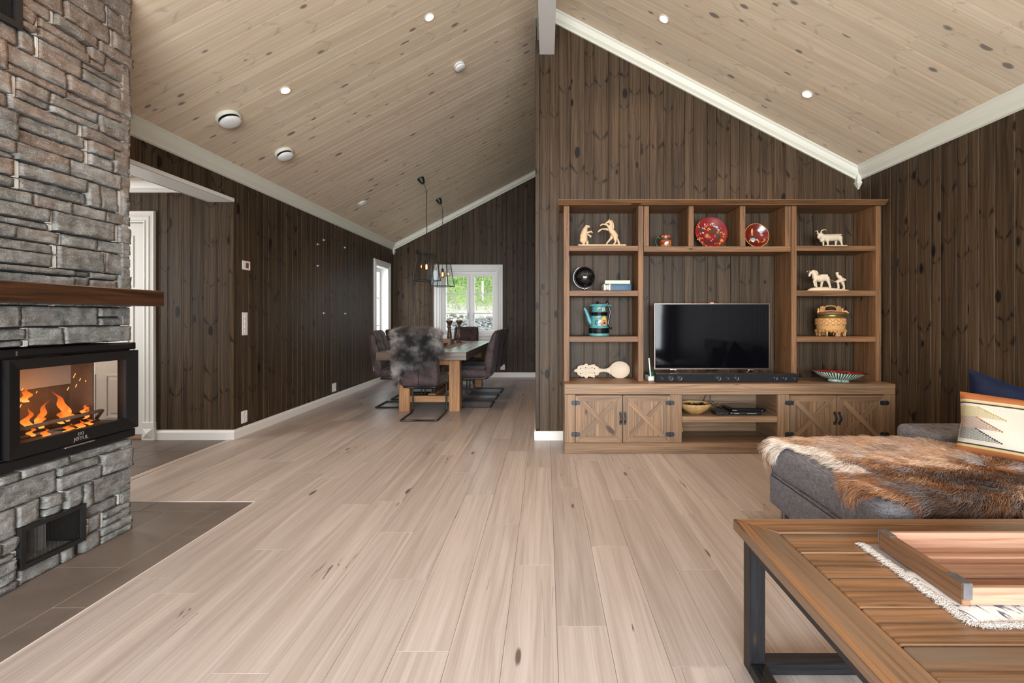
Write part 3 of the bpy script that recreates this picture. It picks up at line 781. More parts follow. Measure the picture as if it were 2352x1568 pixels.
# ------------------------------------------------------------------ ceiling fittings
def ceil_frame(px,py):
    """point of the ceiling seen at a pixel and its downward normal"""
    dx,dz=(px-1254)/1045,(728-py)/1045
    Y=(RIDGE-H)/(dz+SLP*abs(dx)); P=Vector((dx*Y,Y,H+dz*Y)); s=1 if dx>0 else -1
    N=Vector((-s*SLP,0,-1)).normalized(); U=Vector((0,1,0)); V=N.cross(U)
    return P,Matrix(((U.x,V.x,N.x,P.x),(U.y,V.y,N.y,P.y),(U.z,V.z,N.z,P.z),(0,0,0,1))),N
M['lamp']=emit('lit_halogen',(1,.72,.48),60)
M['ringwhite']=plain('white_ring',(.62,.55,.48),.4,.4)
for px,py,lab in((986,39,'lit round downlight high on the left slope close to the ridge beam'),(655,207,'lit round downlight on the left slope above the large round air valve'),(1525,43,'lit round downlight on the right slope beside the ridge beam'),(1854,216,'lit round downlight low on the right slope above the shelves')):
    P,Mx,N=ceil_frame(px,py)
    r=thing('downlight',lab,'downlight',P,'recessed ceiling downlights')
    mb=MB(); mb.lathe([(.045,-.001),(.045,.005),(.040,.007),(.032,.005),(.030,-.004)],seg=28,M=Matrix.Identity(4)); mb.v=[tuple(Mx@Vector(v)) for v in mb.v]; mb.build('trim_ring',M['ringwhite'],r)
    mb=MB(); mb.lathe([(.028,.0005),(.028,.0045),(.020,.006),(.0001,.0065)],seg=20); mb.v=[tuple(Mx@Vector(v)) for v in mb.v]; mb.build('bulb',M['lamp'],r)
    d=bpy.data.lights.new('downlight_or_fill_beam','SPOT'); d.energy=26; d.color=(1,.66,.42); d.spot_size=2.3; d.spot_blend=1; d.shadow_soft_size=.03
    o=bpy.data.objects.new('downlight_or_fill_beam',d); COL.objects.link(o); o.location=P+N*.03; o.rotation_euler=Vector((N.x*.3,0,-1)).to_track_quat('-Z','Y').to_euler()
# unseen chimney downlight, plus two fill spots added over bench front and dining area
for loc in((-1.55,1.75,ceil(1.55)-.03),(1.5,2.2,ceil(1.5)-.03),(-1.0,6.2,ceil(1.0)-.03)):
    d=bpy.data.lights.new('downlight_or_fill_beam','SPOT'); d.energy=42; d.color=(1,.62,.38); d.spot_size=2.2; d.spot_blend=1; d.shadow_soft_size=.03
    o=bpy.data.objects.new('downlight_or_fill_beam',d); COL.objects.link(o); o.location=loc
def valve(px,py,R,lab,kind):
    P,Mx,N=ceil_frame(px,py)
    r=thing('air_valve' if kind else 'smoke_alarm',lab,'air valve' if kind else 'smoke alarm',P)
    def part(nm,prof,mat,par=r):
        mb=MB(); mb.lathe(prof,seg=40); mb.v=[tuple(Mx@Vector(v)) for v in mb.v]; return mb.build(nm,mat,par)
    if kind==1:
        part('outer_ring',[(R,-.001),(R,.008),(R*.97,.028),(R*.88,.032),(R*.80,.024),(R*.80,.0)],M['cornice'])
        part('dark_gap',[(R*.82,.003),(R*.82,.010),(.0001,.010)],M['blackplastic'])
        part('disc',[(R*.60,.03),(R*.84,.046),(R*.86,.052),(R*.82,.060),(R*.5,.068),(.0001,.071)],M['plastic'])
    elif kind==2:
        part('outer_ring',[(R,-.001),(R,.008),(R*.85,.014),(R*.72,.008),(R*.72,0)],M['plastic'])
        part('disc',[(R*.62,.0),(R*.62,.012),(R*.5,.017),(.0001,.018)],M['plastic'])
    else:
        part('base',[(R,-.001),(R,.016),(R*.97,.018)],M['plastic'])
        part('dark_gap',[(R*.93,.018),(R*.93,.022),(.001,.022)],M['blackplastic'])
        part('cover',[(R*.97,.022),(R,.026),(R*.98,.036),(R*.85,.042),(.0001,.043)],M['plastic'])
valve(523,268,.092,'large round white air valve on the left slope nearest the fireplace',1)
valve(651,349,.085,'medium round white air valve on the left slope above the hall corner',1)
valve(1054,149,.055,'small round white smoke alarm on the left slope near the ridge',0)
valve(832,466,.062,'flat round white air valve low on the left slope near the pendant lamps',2)

# ------------------------------------------------------------------ outside
t=NT('hillside'); o=t.obj(); sx=t.n.new('ShaderNodeSeparateXYZ'); t.L(o,sx.inputs[0])
n1=t.noise(o,1.4,5,.65,.4); n2=t.noise(o,9,5,.7); n3=t.vor(o,5.).outputs['Distance']
g=t.mix(t.math('MULTIPLY_ADD',n2,2.4,-.7,clamp=True),(.06,.10,.02),(.26,.33,.10))
d=t.mix(t.math('MULTIPLY_ADD',n2,2.4,-.7,clamp=True),(.18,.14,.10),(.48,.44,.35))
rk=t.mix(t.math('MULTIPLY_ADD',n3,2.,-.1,clamp=True),(.40,.38,.36),(.03,.028,.025))
zf=t.math('ADD',sx.outputs[2],t.math('MULTIPLY_ADD',n1,.9,-.45))
c=t.mix(t.math('MULTIPLY_ADD',zf,-2.6,4.6,clamp=True),g,d)
zr=t.math('ADD',sx.outputs[2],t.math('MULTIPLY_ADD',sx.outputs[0],-.12,0.))
c=t.mix(t.math('MULTIPLY_ADD',t.math('ABSOLUTE',t.math('SUBTRACT',zr,1.02)),-9.,2.9,clamp=True),c,rk)
c=t.mix(t.math('MULTIPLY_ADD',zr,-7.,5.,clamp=True),c,(.13,.24,.05)); t.bump(n2,.8,.1)
M['hill']=t.out(c,.9,.1)
def hz(x,y):
    d=y-9.6
    z=.45+max(0,d)*.085+max(0,d-4.)*.20+.10*noise.noise(Vector((x*.5,y*.5,0)))+.22*max(0,min(1,(d-3)))*noise.noise(Vector((x*1.7,y*1.7,3)))
    return z
mb=MB(); mb.grid(90,110,lambda u,v:(-11+u*14,9.1+v*22,hz(-11+u*14,9.1+v*22)))
o=struct('ground_outside',mb,M['hill'],'green hillside with dry grass and rubble outside the far window',origin=(0,0,0))
M['rock']=plain('rubble_stone',(.17,.155,.14),.85,.2,nz=.7,ns=6)
M['leaf']=plain('bush_leaves',(.15,.23,.05),.7,.2,nz=.6,ns=3)
M['twig']=plain('bare_twigs',(.27,.23,.17),.8,.1)
mb=MB()
for i in range(1300):
    x=random.uniform(-6.5,1.0); y=random.uniform(12.9,15.0); s=random.uniform(.03,.05+.07*random.random())
    mb.ell((x,y,hz(x,y)+s*.3),(s,s*.8,s*.6),Matrix.Rotation(random.random()*3,4,'Z')@Matrix.Rotation(random.random(),4,'X'),6,4)
mb.sm=[False]*len(mb.sm)
single('rubble',mb,M['rock'],'band of grey rubble stones at the foot of the slope outside','rubble',kind='stuff',origin=(0,0,0))
mb=MB()
for i in range(26000):
    x=random.uniform(-8.5,1.5); y=random.uniform(18,26); h=random.random()**2*1.2
    if noise.noise(Vector((x*.6,y*.6,9)))<-.12: continue
    z=hz(x,y)+h; s=random.uniform(.03,.06); a=Vector((random.uniform(-1,1),random.uniform(-1,1),random.uniform(-1,1))).normalized()*s; b=a.orthogonal().normalized()*s*.6
    c=Vector((x,y,z)); k=mb.add([c-a,c+b,c+a,c-b]); mb.face([k,k+1,k+2,k+3])
single('bushes',mb,M['leaf'],'light green bushes covering the slope above the dry grass outside','bushes',kind='stuff',origin=(0,0,0))
mb=MB()
for i in range(200):
    x=random.uniform(-8,1.2); y=random.uniform(15.6,17.6); p=Vector((x,y,hz(x,y))); d=Vector((random.uniform(-.5,.5),random.uniform(-.3,.3),1))*random.uniform(.3,.5)
    mb.tube([p,p+d,p+d*2+Vector((random.uniform(-.2,.2),0,-.1))],[.012,.008,.004],4,cap=False)
single('twigs',mb,M['twig'],'bare pale twigs among the bushes outside','twigs',kind='stuff',origin=(0,0,0))
x=at(1108.5,660,17).x; mb=MB(); mb.tube([(x,17,hz(x,17)-.2),(x,17,at(0,646,17).z)],.035,8)
single('pole',mb,M['white'],'thin white pole standing on the slope outside the right sash','pole')
# ================================================================== FIREPLACE
t=NT('slate_stone'); u,v,p=t.uvp(); o=t.obj(); pz=t.math('MULTIPLY',p,53.)
sp=t.n.new('ShaderNodeSeparateXYZ'); t.L(o,sp.inputs[0])
st=t.comb(t.math('MULTIPLY',sp.outputs[1],9.),t.math('ADD',t.math('MULTIPLY',sp.outputs[0],9.),pz),t.math('MULTIPLY',sp.outputs[2],30.))
n1=t.noise(st,1,6,.65,.8); n2=t.noise(o,14,5,.6,.5); n3=t.noise(o,150,3,.7)
c=t.mix(t.math('MULTIPLY_ADD',n1,2.2,-.6,clamp=True),(.085,.086,.080),(.30,.295,.275))
wn=t.n.new('ShaderNodeTexWhiteNoise'); wn.noise_dimensions='1D'; t.L(pz,wn.inputs['W'])
tn=t.math('MULTIPLY_ADD',wn.outputs['Value'],.5,.72); c=t.mix(1.,c,t.comb(tn,tn,tn),'MULTIPLY')
n4=t.noise(t.comb(t.math('MULTIPLY',sp.outputs[1],3.5),pz,t.math('MULTIPLY',sp.outputs[2],7.)),1,4,.6,.6)
up=t.math('MULTIPLY_ADD',sp.outputs[2],.20,-.34)  # rust patches increase with height, painting in warm light on the upper stones
rs=t.math('MULTIPLY_ADD',t.math('ADD',n4,up),7.,-3.5,clamp=True)
c=t.mix(t.math('MULTIPLY',rs,.55),c,(.22,.135,.09))
c=t.mix(t.math('MULTIPLY_ADD',t.math('ADD',n2,t.math('MULTIPLY',up,.5)),3.,-2.0,clamp=True),c,(.13,.145,.09))
sp2=t.math('MULTIPLY_ADD',t.math('ADD',n3,t.math('MULTIPLY',n2,.25)),9.,-6.6,clamp=True); c=t.mix(t.math('MULTIPLY',sp2,.6),c,(.58,.57,.52))
vn=t.math('ABSOLUTE',t.math('SUBTRACT',t.noise(t.comb(t.math('MULTIPLY',sp.outputs[1],11.),pz,t.math('MULTIPLY',sp.outputs[2],19.)),1,4,.7,1.5),.5)); c=t.mix(t.math('MULTIPLY_ADD',vn,-40.,.55,clamp=True),c,(.50,.49,.45))
hh=t.math('ADD',t.math('MULTIPLY',n1,1.),t.math('MULTIPLY',n3,.35)); t.bump(hh,.8,.010)
M['stone']=t.out(c,.75,.25)
M['mortar']=plain('light_mortar',(.52,.52,.49),.9,.1,nz=.15,ns=30,bump=.4)
CX=-2.265; CY0,CY1=.95,2.489
fp=thing('fireplace','tall grey slate fireplace with burning glass-fronted insert and dark wooden mantel','fireplace',(-2.6,1.72,0))
holes=[(1.875,2.60,.50,1.03),(1.958,2.226,.070,.248),(1.40,1.958,2.395,2.75)]
mb=MB(); rs_=random.Random(4); mort=[]
def clipped(y0,y1,z0,z1):
    """subtract the holes from a stone"""
    rects=[(y0,y1,z0,z1)]
    for h in holes:
        out=[]
        for r in rects:
            if r[1]<=h[0] or r[0]>=h[1] or r[3]<=h[2] or r[2]>=h[3]: out.append(r); continue
            if r[0]<h[0]: out.append((r[0],h[0],r[2],r[3]))
            if r[1]>h[1]: out.append((h[1],r[1],r[2],r[3]))
            m0,m1=max(r[0],h[0]),min(r[1],h[1])
            if r[2]<h[2]: out.append((m0,m1,r[2],h[2]))
            if r[3]>h[3]: out.append((m0,m1,h[3],r[3]))
        rects=out
    return [r for r in rects if r[1]-r[0]>.018 and r[3]-r[2]>.010]
def stone(y0,y1,z0,z1):
    pid=rs_.random(); dep=rs_.uniform(-.012,.010); ti=rs_.uniform(-.05,.05); tj=rs_.uniform(-.08,.05)
    nu=max(4,int((y1-y0)/.011)); nv=max(4,int((z1-z0)/.009)); sd=rs_.random()*99
    g=.0022; jit=[rs_.uniform(-.005,.005) for _ in range(4)]
    wa,wb=.0035/(y1-y0),.003/(z1-z0)
    def rm(a,n,w):
        if a<=1/n+1e-9: return a*n*w
        if a>=1-1/n-1e-9: return 1-(1-a)*n*w
        return w+(1-2*w)*(a-1/n)/(1-2/n)
    def fn(a,b):
        a=rm(a,nu,wa); b=rm(b,nv,wb)
        ea=min(a,1-a)*(y1-y0); eb=min(b,1-b)*(z1-z0)
        y=y0+g+(y1-y0-2*g)*a; z=z0+g+(z1-z0-2*g)*b
        z+=(jit[0]*(1-a)+jit[1]*a)*.6*(1 if b>.5 else .4); y+=(jit[2]*(1-b)+jit[3]*b)*(.5)
        q=Vector((y*14,z*14,sd)); d=dep+ti*(y-(y0+y1)/2)+tj*(z-(z0+z1)/2)
        d+=.005*noise.noise(q)+.005*round(2.2*noise.noise(q*1.7+Vector((9,0,0))))/2.2+.003*noise.noise(q*4.1)
        if a<1e-6 or a>1-1e-6 or b<1e-6 or b>1-1e-6: d=-.035
        y+=.003*noise.noise(q*2+Vector((5,0,0))); z+=.0025*noise.noise(q*2+Vector((0,7,0)))
        return (CX+d,y,z)
    f0=len(mb.f); mb.grid(nu,nv,fn,0,True,pid)
    for j in range(nv):
        for i in range(nu):
            if i in(0,nu-1) or j in(0,nv-1): ring.append(f0+j*nu+i)
ring=[]
z=0.
while z<3.35:
    hgt=rs_.choice([.06,.08,.095,.11,.125]); y=CY0+rs_.uniform(-.1,0)
    while y<CY1-.001:
        w=rs_.choice([.08,.13,.18,.22,.27,.32])*rs_.uniform(.85,1.15); e=min(y+w,CY1+rs_.uniform(-.008,.006))
        if CY1-e<.04: e=CY1+rs_.uniform(-.008,.008)
        gap=rs_.choice([0,0,.0,.009,.015])
        rows=[(z,z+hgt)]
        if rs_.random()<.40 and hgt>.06:
            c=z+hgt*rs_.uniform(.3,.7); rows=[(z,c),(c,z+hgt)]
        for a,b in rows:
            for r in clipped(max(y,CY0),e-gap if e<CY1-.02 else e,a,b): stone(*r)
            if gap and e<CY1-.02:
                for r in clipped(e-gap-.004,e+.004,a+.002,b-.002) or ([(e-gap-.004,e+.004,a+.002,b-.002)] if not any(e+.004>h[0] and e-gap-.004<h[1] and b>h[2] and a<h[3] for h in holes) else []): mort.append(r)
        y=e
    z+=hgt
for i in ring: mb.sm[i]=False
# return stones round the corner facing the hall
z=0.
n0=len(mb.f)
for r in mort: mb.box(CX-.03,CX-.011,*r,ch=.004,mi=1)
mb.build('stone_cladding',[M['stone'],M['mortar']],fp)
for lo_,hi_ in((0.,.50),(1.03,3.3)):
    mb=MB(); z=lo_
    while z<hi_-.03:
        hgt=min(rs_.choice([.055,.07,.085,.10]),hi_-z); x=CX-.004
        while x>-2.93:
            w=rs_.choice([.09,.14,.2]); e=max(x-w,-2.95); d=rs_.uniform(-.006,.008)
            mb.box(e+.002,x-.002,CY1-.05,CY1+d-.004,z+.002,z+hgt-.002,ch=.006,pid=rs_.random(),g=0)
            x=e
        z+=hgt
    mb.build('corner_stone',[M['stone']],fp)
mb=MB()
X0=-2.95
def core(y0,y1,z0,z1,xf=CX-.030): mb.box(X0,xf,y0,y1,z0,z1,ch=0)
core(CY0,CY1-.035,1.03,2.395); core(CY0,1.40,2.395,2.75); core(1.958,CY1-.03,2.395,2.75); core(CY0,CY1-.035,2.75,3.4); core(CY0,1.84,.50,1.03); core(CY0,CY1-.035,.248,.50); core(CY0,1.958,.07,.248); core(2.226,CY1-.03,.07,.248); core(CY0,CY1-.035,0,.07)
mb.box(X0,CX-.20,1.3,2.3,2.3,2.8,ch=0); mb.box(X0,CX-.25,1.9,2.3,.05,.3,ch=0)
mb.build('rubble_core',plain('dark_joint',(.035,.033,.03),.9,.1),fp)
# mantel
mb=MB(); mb.box(-2.30,-2.085,.9,2.487,1.219,1.302,ch=.004,g=1); mb.build('mantel_shelf',M['mantel'],fp,label='dark stained wooden mantel beam')
# insert
M['castiron']=plain('black_cast_iron',(.009,.008,.008),.5,.25,nz=.25,ns=60,bump=.08)
mb=MB()
mb.box(CX-.05,CX+.012,1.80,2.502,.985,1.022,ch=.004); mb.box(CX-.03,CX+.020,1.93,2.470,.992,1.018,ch=.003)
mb.box(CX-.05,CX+.014,1.80,2.497,.510,.553,ch=.004)
mb.box(CX-.05,CX+.006,1.80,1.880,.51,1.02,ch=.003)
mb.build('surround_frame',M['castiron'],fp)
mb=MB(); xd0,xd1=CX-.012,CX+.028; ya,yb,za,zb=1.897,2.497,.560,.980; ia,ib,ja,jb=1.945,2.437,.618,.934
def mframe(mb,x0,x1,o,i,bev=.010):
    (a,b,c,d)=o;(e,f,g,h)=i
    O=[(a,c),(b,c),(b,d),(a,d)];I=[(e,g),(f,g),(f,h),(e,h)]
    for k in range(4):
        k2=(k+1)%4
        vs=[(x1,*O[k]),(x1,*O[k2]),(x1-bev,*I[k2]),(x1-bev,*I[k]),(x0,*O[k]),(x0,*O[k2]),(x0,*I[k2]),(x0,*I[k])]
        mb.hull(vs,[[0,1,2,3],[4,5,6,7],[0,1,5,4],[2,3,7,6],[1,2,6,5],[0,3,7,4]])
mframe(mb,xd0,xd1,(ya,yb,za,zb),(ia,ib,ja,jb),.012)
dr=mb.build('door_frame',M['castiron'],fp)
def textmesh(txt,size,name,mat,Mx,parent,ext=.0006,align='CENTER'):
    cu=bpy.data.curves.new(name,'FONT'); cu.body=txt; cu.size=size; cu.extrude=ext; cu.align_x=align; cu.resolution_u=3
    ob=bpy.data.objects.new(name,cu); COL.objects.link(ob); dg=bpy.context.evaluated_depsgraph_get(); dg.update()
    me=bpy.data.meshes.new_from_object(ob.evaluated_get(dg)); bpy.data.objects.remove(ob); bpy.data.curves.remove(cu)
    off=Vector()
    q=parent
    while q is not None: off+=q.location; q=q.parent
    me.transform(Matrix.Translation(-off)@Mx); me.materials.clear(); me.materials.append(mat)
    o=bpy.data.objects.new(name,me); COL.objects.link(o); o.parent=parent; return o
M['logo']=plain('grey_logo',(.22,.20,.19),.4,.5)
Mx=Matrix(((0,0,1,xd1+.0002),(1,0,0,2.19),(0,1,0,.571),(0,0,0,1)))
lg=textmesh('JØTUL',.024,'maker_lettering',M['logo'],Mx,dr)
mb=MB()
for k in range(3): mb.tube([(xd1+.0004,2.178+.011*k+.004*math.sin(t_*2.4+k),.592+.004*t_) for t_ in range(5)],.0011,5)
mb.build('flame_emblem',M['logo'],dr)
mb=MB(); mb.box(xd1-.02,xd1+.018,2.10,2.24,.551,.558,ch=.002); mb.build('handle',M['steel'],dr)
M['fireglass']=glass('fire_glass',(.97,.93,.90),.35)
mb=MB(); mb.box(xd0+.012,xd0+.016,ia-.004,ib+.004,ja-.004,jb+.004,ch=0); mb.build('front_glass',M['fireglass'],dr)
# side glass toward the hall
mb=MB(); mb.box(-2.44,-2.300,2.462,2.466,.56,1.0,ch=0); mb.build('side_glass',M['fireglass'],fp)
mb=MB(); mb.box(-2.300,CX-.01,2.440,2.488,.55,1.0,ch=.002); mb.box(-2.95,-2.30,2.44,2.49,.95,1.02,ch=.002); mb.box(-2.95,-2.30,2.44,2.49,.51,.60,ch=.002); mb.build('corner_post',M['castiron'],fp)
# firebox lining
M['lining']=plain('sooty_lining',(.17,.115,.085),.85,.1,nz=.5,ns=12,bump=.3)
M['liningpale']=plain('pale_lining_block',(.55,.49,.46),.85,.1,nz=.1,ns=12)
mb=MB(); mb.box(-2.60,-2.56,1.84,2.458,.56,.80,ch=.003); mb.box(-2.60,-2.44,2.445,2.458,.56,.96,ch=.002); mb.box(-2.6,CX-.02,1.84,1.87,.56,1.0); mb.box(-2.6,CX-.02,1.84,2.458,.545,.60); mb.box(-2.6,CX-.02,1.84,2.458,.985,1.0); mb.box(X0,-2.6,1.84,2.44,.5,1.03,ch=0)
mb.build('lining',M['lining'],fp)
mb=MB(); mb.box(-2.60,-2.553,1.86,2.452,.802,.93,ch=.004); mb.build('lining_block',M['liningpale'],fp,label='pale upper lining block')
mb=MB(); mb.tube([(-2.325,1.88,.660),(-2.325,2.37,.672),(-2.35,2.41,.665),(-2.40,2.43,.62)],.0085,8); mb.tube([(-2.33,1.88,.625),(-2.33,2.37,.625)],.006,6); mb.build('grate_rail',plain('scorched_grate',(.18,.14,.12),.7,.3,nz=.4,ns=40,bump=.4),fp)
mb=MB()
for a,b in(((-2.43,1.90,.625),(-2.40,2.36,.63)),((-2.50,1.93,.63),(-2.46,2.40,.632))): mb.tube([Vector(a)+(Vector(b)-Vector(a))*i/6+Vector((0,0,.004*math.sin(i*2))) for i in range(7)],.028,9)
mb.build('log',plain('charred_log',(.05,.03,.02),.9,.1,nz=.6,ns=25,bump=.8),fp)
t=NT('flame'); u,v,p=t.uvp()
e=t.ramp(v,[(0,(1,.50,.12)),(.35,(1,.26,.03)),(1,(.70,.06,.008))])
tr=t.n.new('ShaderNodeBsdfTransparent'); em=t.n.new('ShaderNodeEmission'); t.L(e,em.inputs[0]); em.inputs[1].default_value=1.25
mx=t.n.new('ShaderNodeMixShader'); t.L(t.math('MULTIPLY_ADD',v,-.65,.88,clamp=True),mx.inputs[0]); t.L(tr.outputs[0],mx.inputs[1]); t.L(em.outputs[0],mx.inputs[2]); t.L(mx.outputs[0],t.n['Material Output'].inputs[0])
M['flame']=t.m
def flame(y,z,h,w,x=-2.40,lean=0.,sd=0):
    mb=MB(); n=20; prof=[]
    pts=[(x+.01*math.sin(i*.6+sd),y+lean*h*(i/n)**1.5+.10*w*math.sin(i*.5+sd*3),z+h*i/n) for i in range(n+1)]
    rr=[w*(.35+1.0*math.sin(PI*min(1,(i/n)*.9+.12)))*(1-(i/n)**2.2)*.5+.0004 for i in range(n+1)]
    seg=10; bs=[]
    for P,r in zip(pts,rr): bs.append(mb.add([(P[0]+.55*r*math.cos(2*PI*k/seg),P[1]+r*math.sin(2*PI*k/seg),P[2]) for k in range(seg)]))
    for i in range(n):
        for k in range(seg): mb.face([bs[i]+k,bs[i]+(k+1)%seg,bs[i+1]+(k+1)%seg,bs[i+1]+k],[(0,i/n),(0,i/n),(0,(i+1)/n),(0,(i+1)/n)],0,0,True)
    return mb.build('flame',M['flame'],fp)
for i,(y,z,h,w,x,ln) in enumerate([(2.10,.64,.10,.030,-2.40,.2),(2.13,.64,.075,.026,-2.37,.1),(2.17,.64,.12,.028,-2.42,.35),(2.22,.64,.07,.026,-2.36,-.2),(2.27,.64,.085,.034,-2.38,-.3),(2.30,.65,.15,.035,-2.42,-.45),(2.33,.64,.06,.020,-2.36,.2),(2.06,.62,.05,.02,-2.33,0),(2.36,.66,.05,.022,-2.40,.5),(2.14,.76,.07,.034,-2.45,.15),(2.20,.605,.04,.03,-2.31,.1),(2.10,.605,.045,.025,-2.31,0),(2.25,.61,.04,.03,-2.305,.2),(2.30,.615,.035,.022,-2.31,0)]):
    flame(y,z,h,w,x,ln,i)
M['spark']=emit('spark',(1,.25,.03),3)
for y,z,l in((2.06,.80,.035),(2.10,.82,.010),(2.16,.80,.008),(2.30,.79,.016),(2.34,.80,.014),(2.33,.85,.02),(2.36,.83,.012),(2.09,.74,.018),(2.39,.82,.008)): mb=MB(); mb.bar((-2.42,y,z),(-2.42,y+l*.5,z+l),.0018,.0018,up=(1,0,0),ch=0); mb.build('spark',M['spark'],fp)
d=bpy.data.lights.new('fire_glow','POINT'); d.energy=.75; d.color=(1,.50,.22); d.shadow_soft_size=.08; o=bpy.data.objects.new('fire_glow',d); COL.objects.link(o); o.location=(-2.42,2.2,.76)
# grilles
def grille(y0,y1,z0,z1,fw):
    mb=MB(); mframe(mb,CX-.01,CX+.012,(y0,y1,z0,z1),(y0+fw,y1-fw,z0+fw,z1-fw),.002)
    g=mb.build('grille_frame',M['black'],fp)
    mb=MB(); s=.0055; n=int((y1-y0)/s); yy=y0
    while yy<y1: mb.box(CX+.0005,CX+.0013,yy,yy+.0012,z0+.005,z1-.005,ch=0); yy+=s
    zz=z0
    while zz<z1: mb.box(CX+.0005,CX+.0013,y0+.005,y1-.005,zz,zz+.0012,ch=0); zz+=s
    mb.build('mesh',M['black'],g)
grille(1.955,2.230,.068,.250,.020)
grille(1.55,1.960,2.393,2.70,.026)
mb=MB(); mb.box(-2.52,CX-.03,1.975,2.20,.071,.078,ch=0); mb.box(-2.5,CX-.08,2.10,2.135,.078,.24); mb.build('duct',M['mortar'],fp)

# ================================================================== BENCH AND HUTCH
BF=3.86; Wb=M['bench']
bn=thing('media_bench','long rustic wooden bench with crossed doors and black ironwork along the wall','bench',(1.56,4.08,0))
mb=MB(); mb.box(.157,2.966,BF-.002,YT-.015,.553,.593,ch=.003,g=0); mb.build('bench_top',Wb,bn)
mb=MB(); mb.box(.157,2.966,BF,BF+.024,.503,.590,ch=.003,g=0); mb.build('top_rail',Wb,bn)
mb=MB(); mb.box(.157,2.966,BF,BF+.024,.0,.0925,ch=.003,g=0); mb.build('plinth_rail',Wb,bn)
def bx(p): return (p-1254)/270.7
for a,b in((1297.3,1321.8),(1539,1566),(1786.6,1812.3),(2031.4,2056.9)):
    mb=MB(); mb.box(bx(a),bx(b),BF,BF+.024,.0935,.502,ch=.002,g=2); mb.build('stile',Wb,bn)
mb=MB()
mb.box(.159,.180,BF+.024,YT-.02,.02,.553,g=1)
mb.box(2.945,2.966,BF+.024,YT-.02,.02,.553,g=1)
for x in(bx(1566),bx(1786.6)): mb.box(x-.022 if x<1.5 else x,x if x<1.5 else x+.022,BF+.024,YT-.02,.09,.553,g=1)
zz=[.10,.20,.30,.40,.50]
for i in range(5): mb.box(.18,2.945,YT-.05,YT-.035,.09+.095*i,.09+.095*i+.0935,ch=.002,g=0)
mb.build('carcass',Wb,bn)
mb=MB()
for i in range(3): mb.box(bx(1566),bx(1786.6),BF+.024+i*.128,BF+.024+(i+1)*.128-.002,.075,.094,ch=.002,g=0)
mb.build('floor_board',Wb,bn)
mb=MB(); mb.box(bx(1567),bx(1786.3),BF+.004,BF+.026,.266,.315,ch=.002,g=0); mb.box(bx(1566),bx(1786.6),BF+.026,YT-.05,.295,.315,ch=.002,g=0); mb.build('inner_shelf',Wb,bn)
def thing_part(name,parent):
    o=bpy.data.objects.new(name,None); COL.objects.link(o); o.parent=parent; o.empty_display_size=.03; return o
M['iron']=plain('black_wrought_iron',(.016,.017,.020),.45,.5,nz=.3,ns=50,bump=.1)
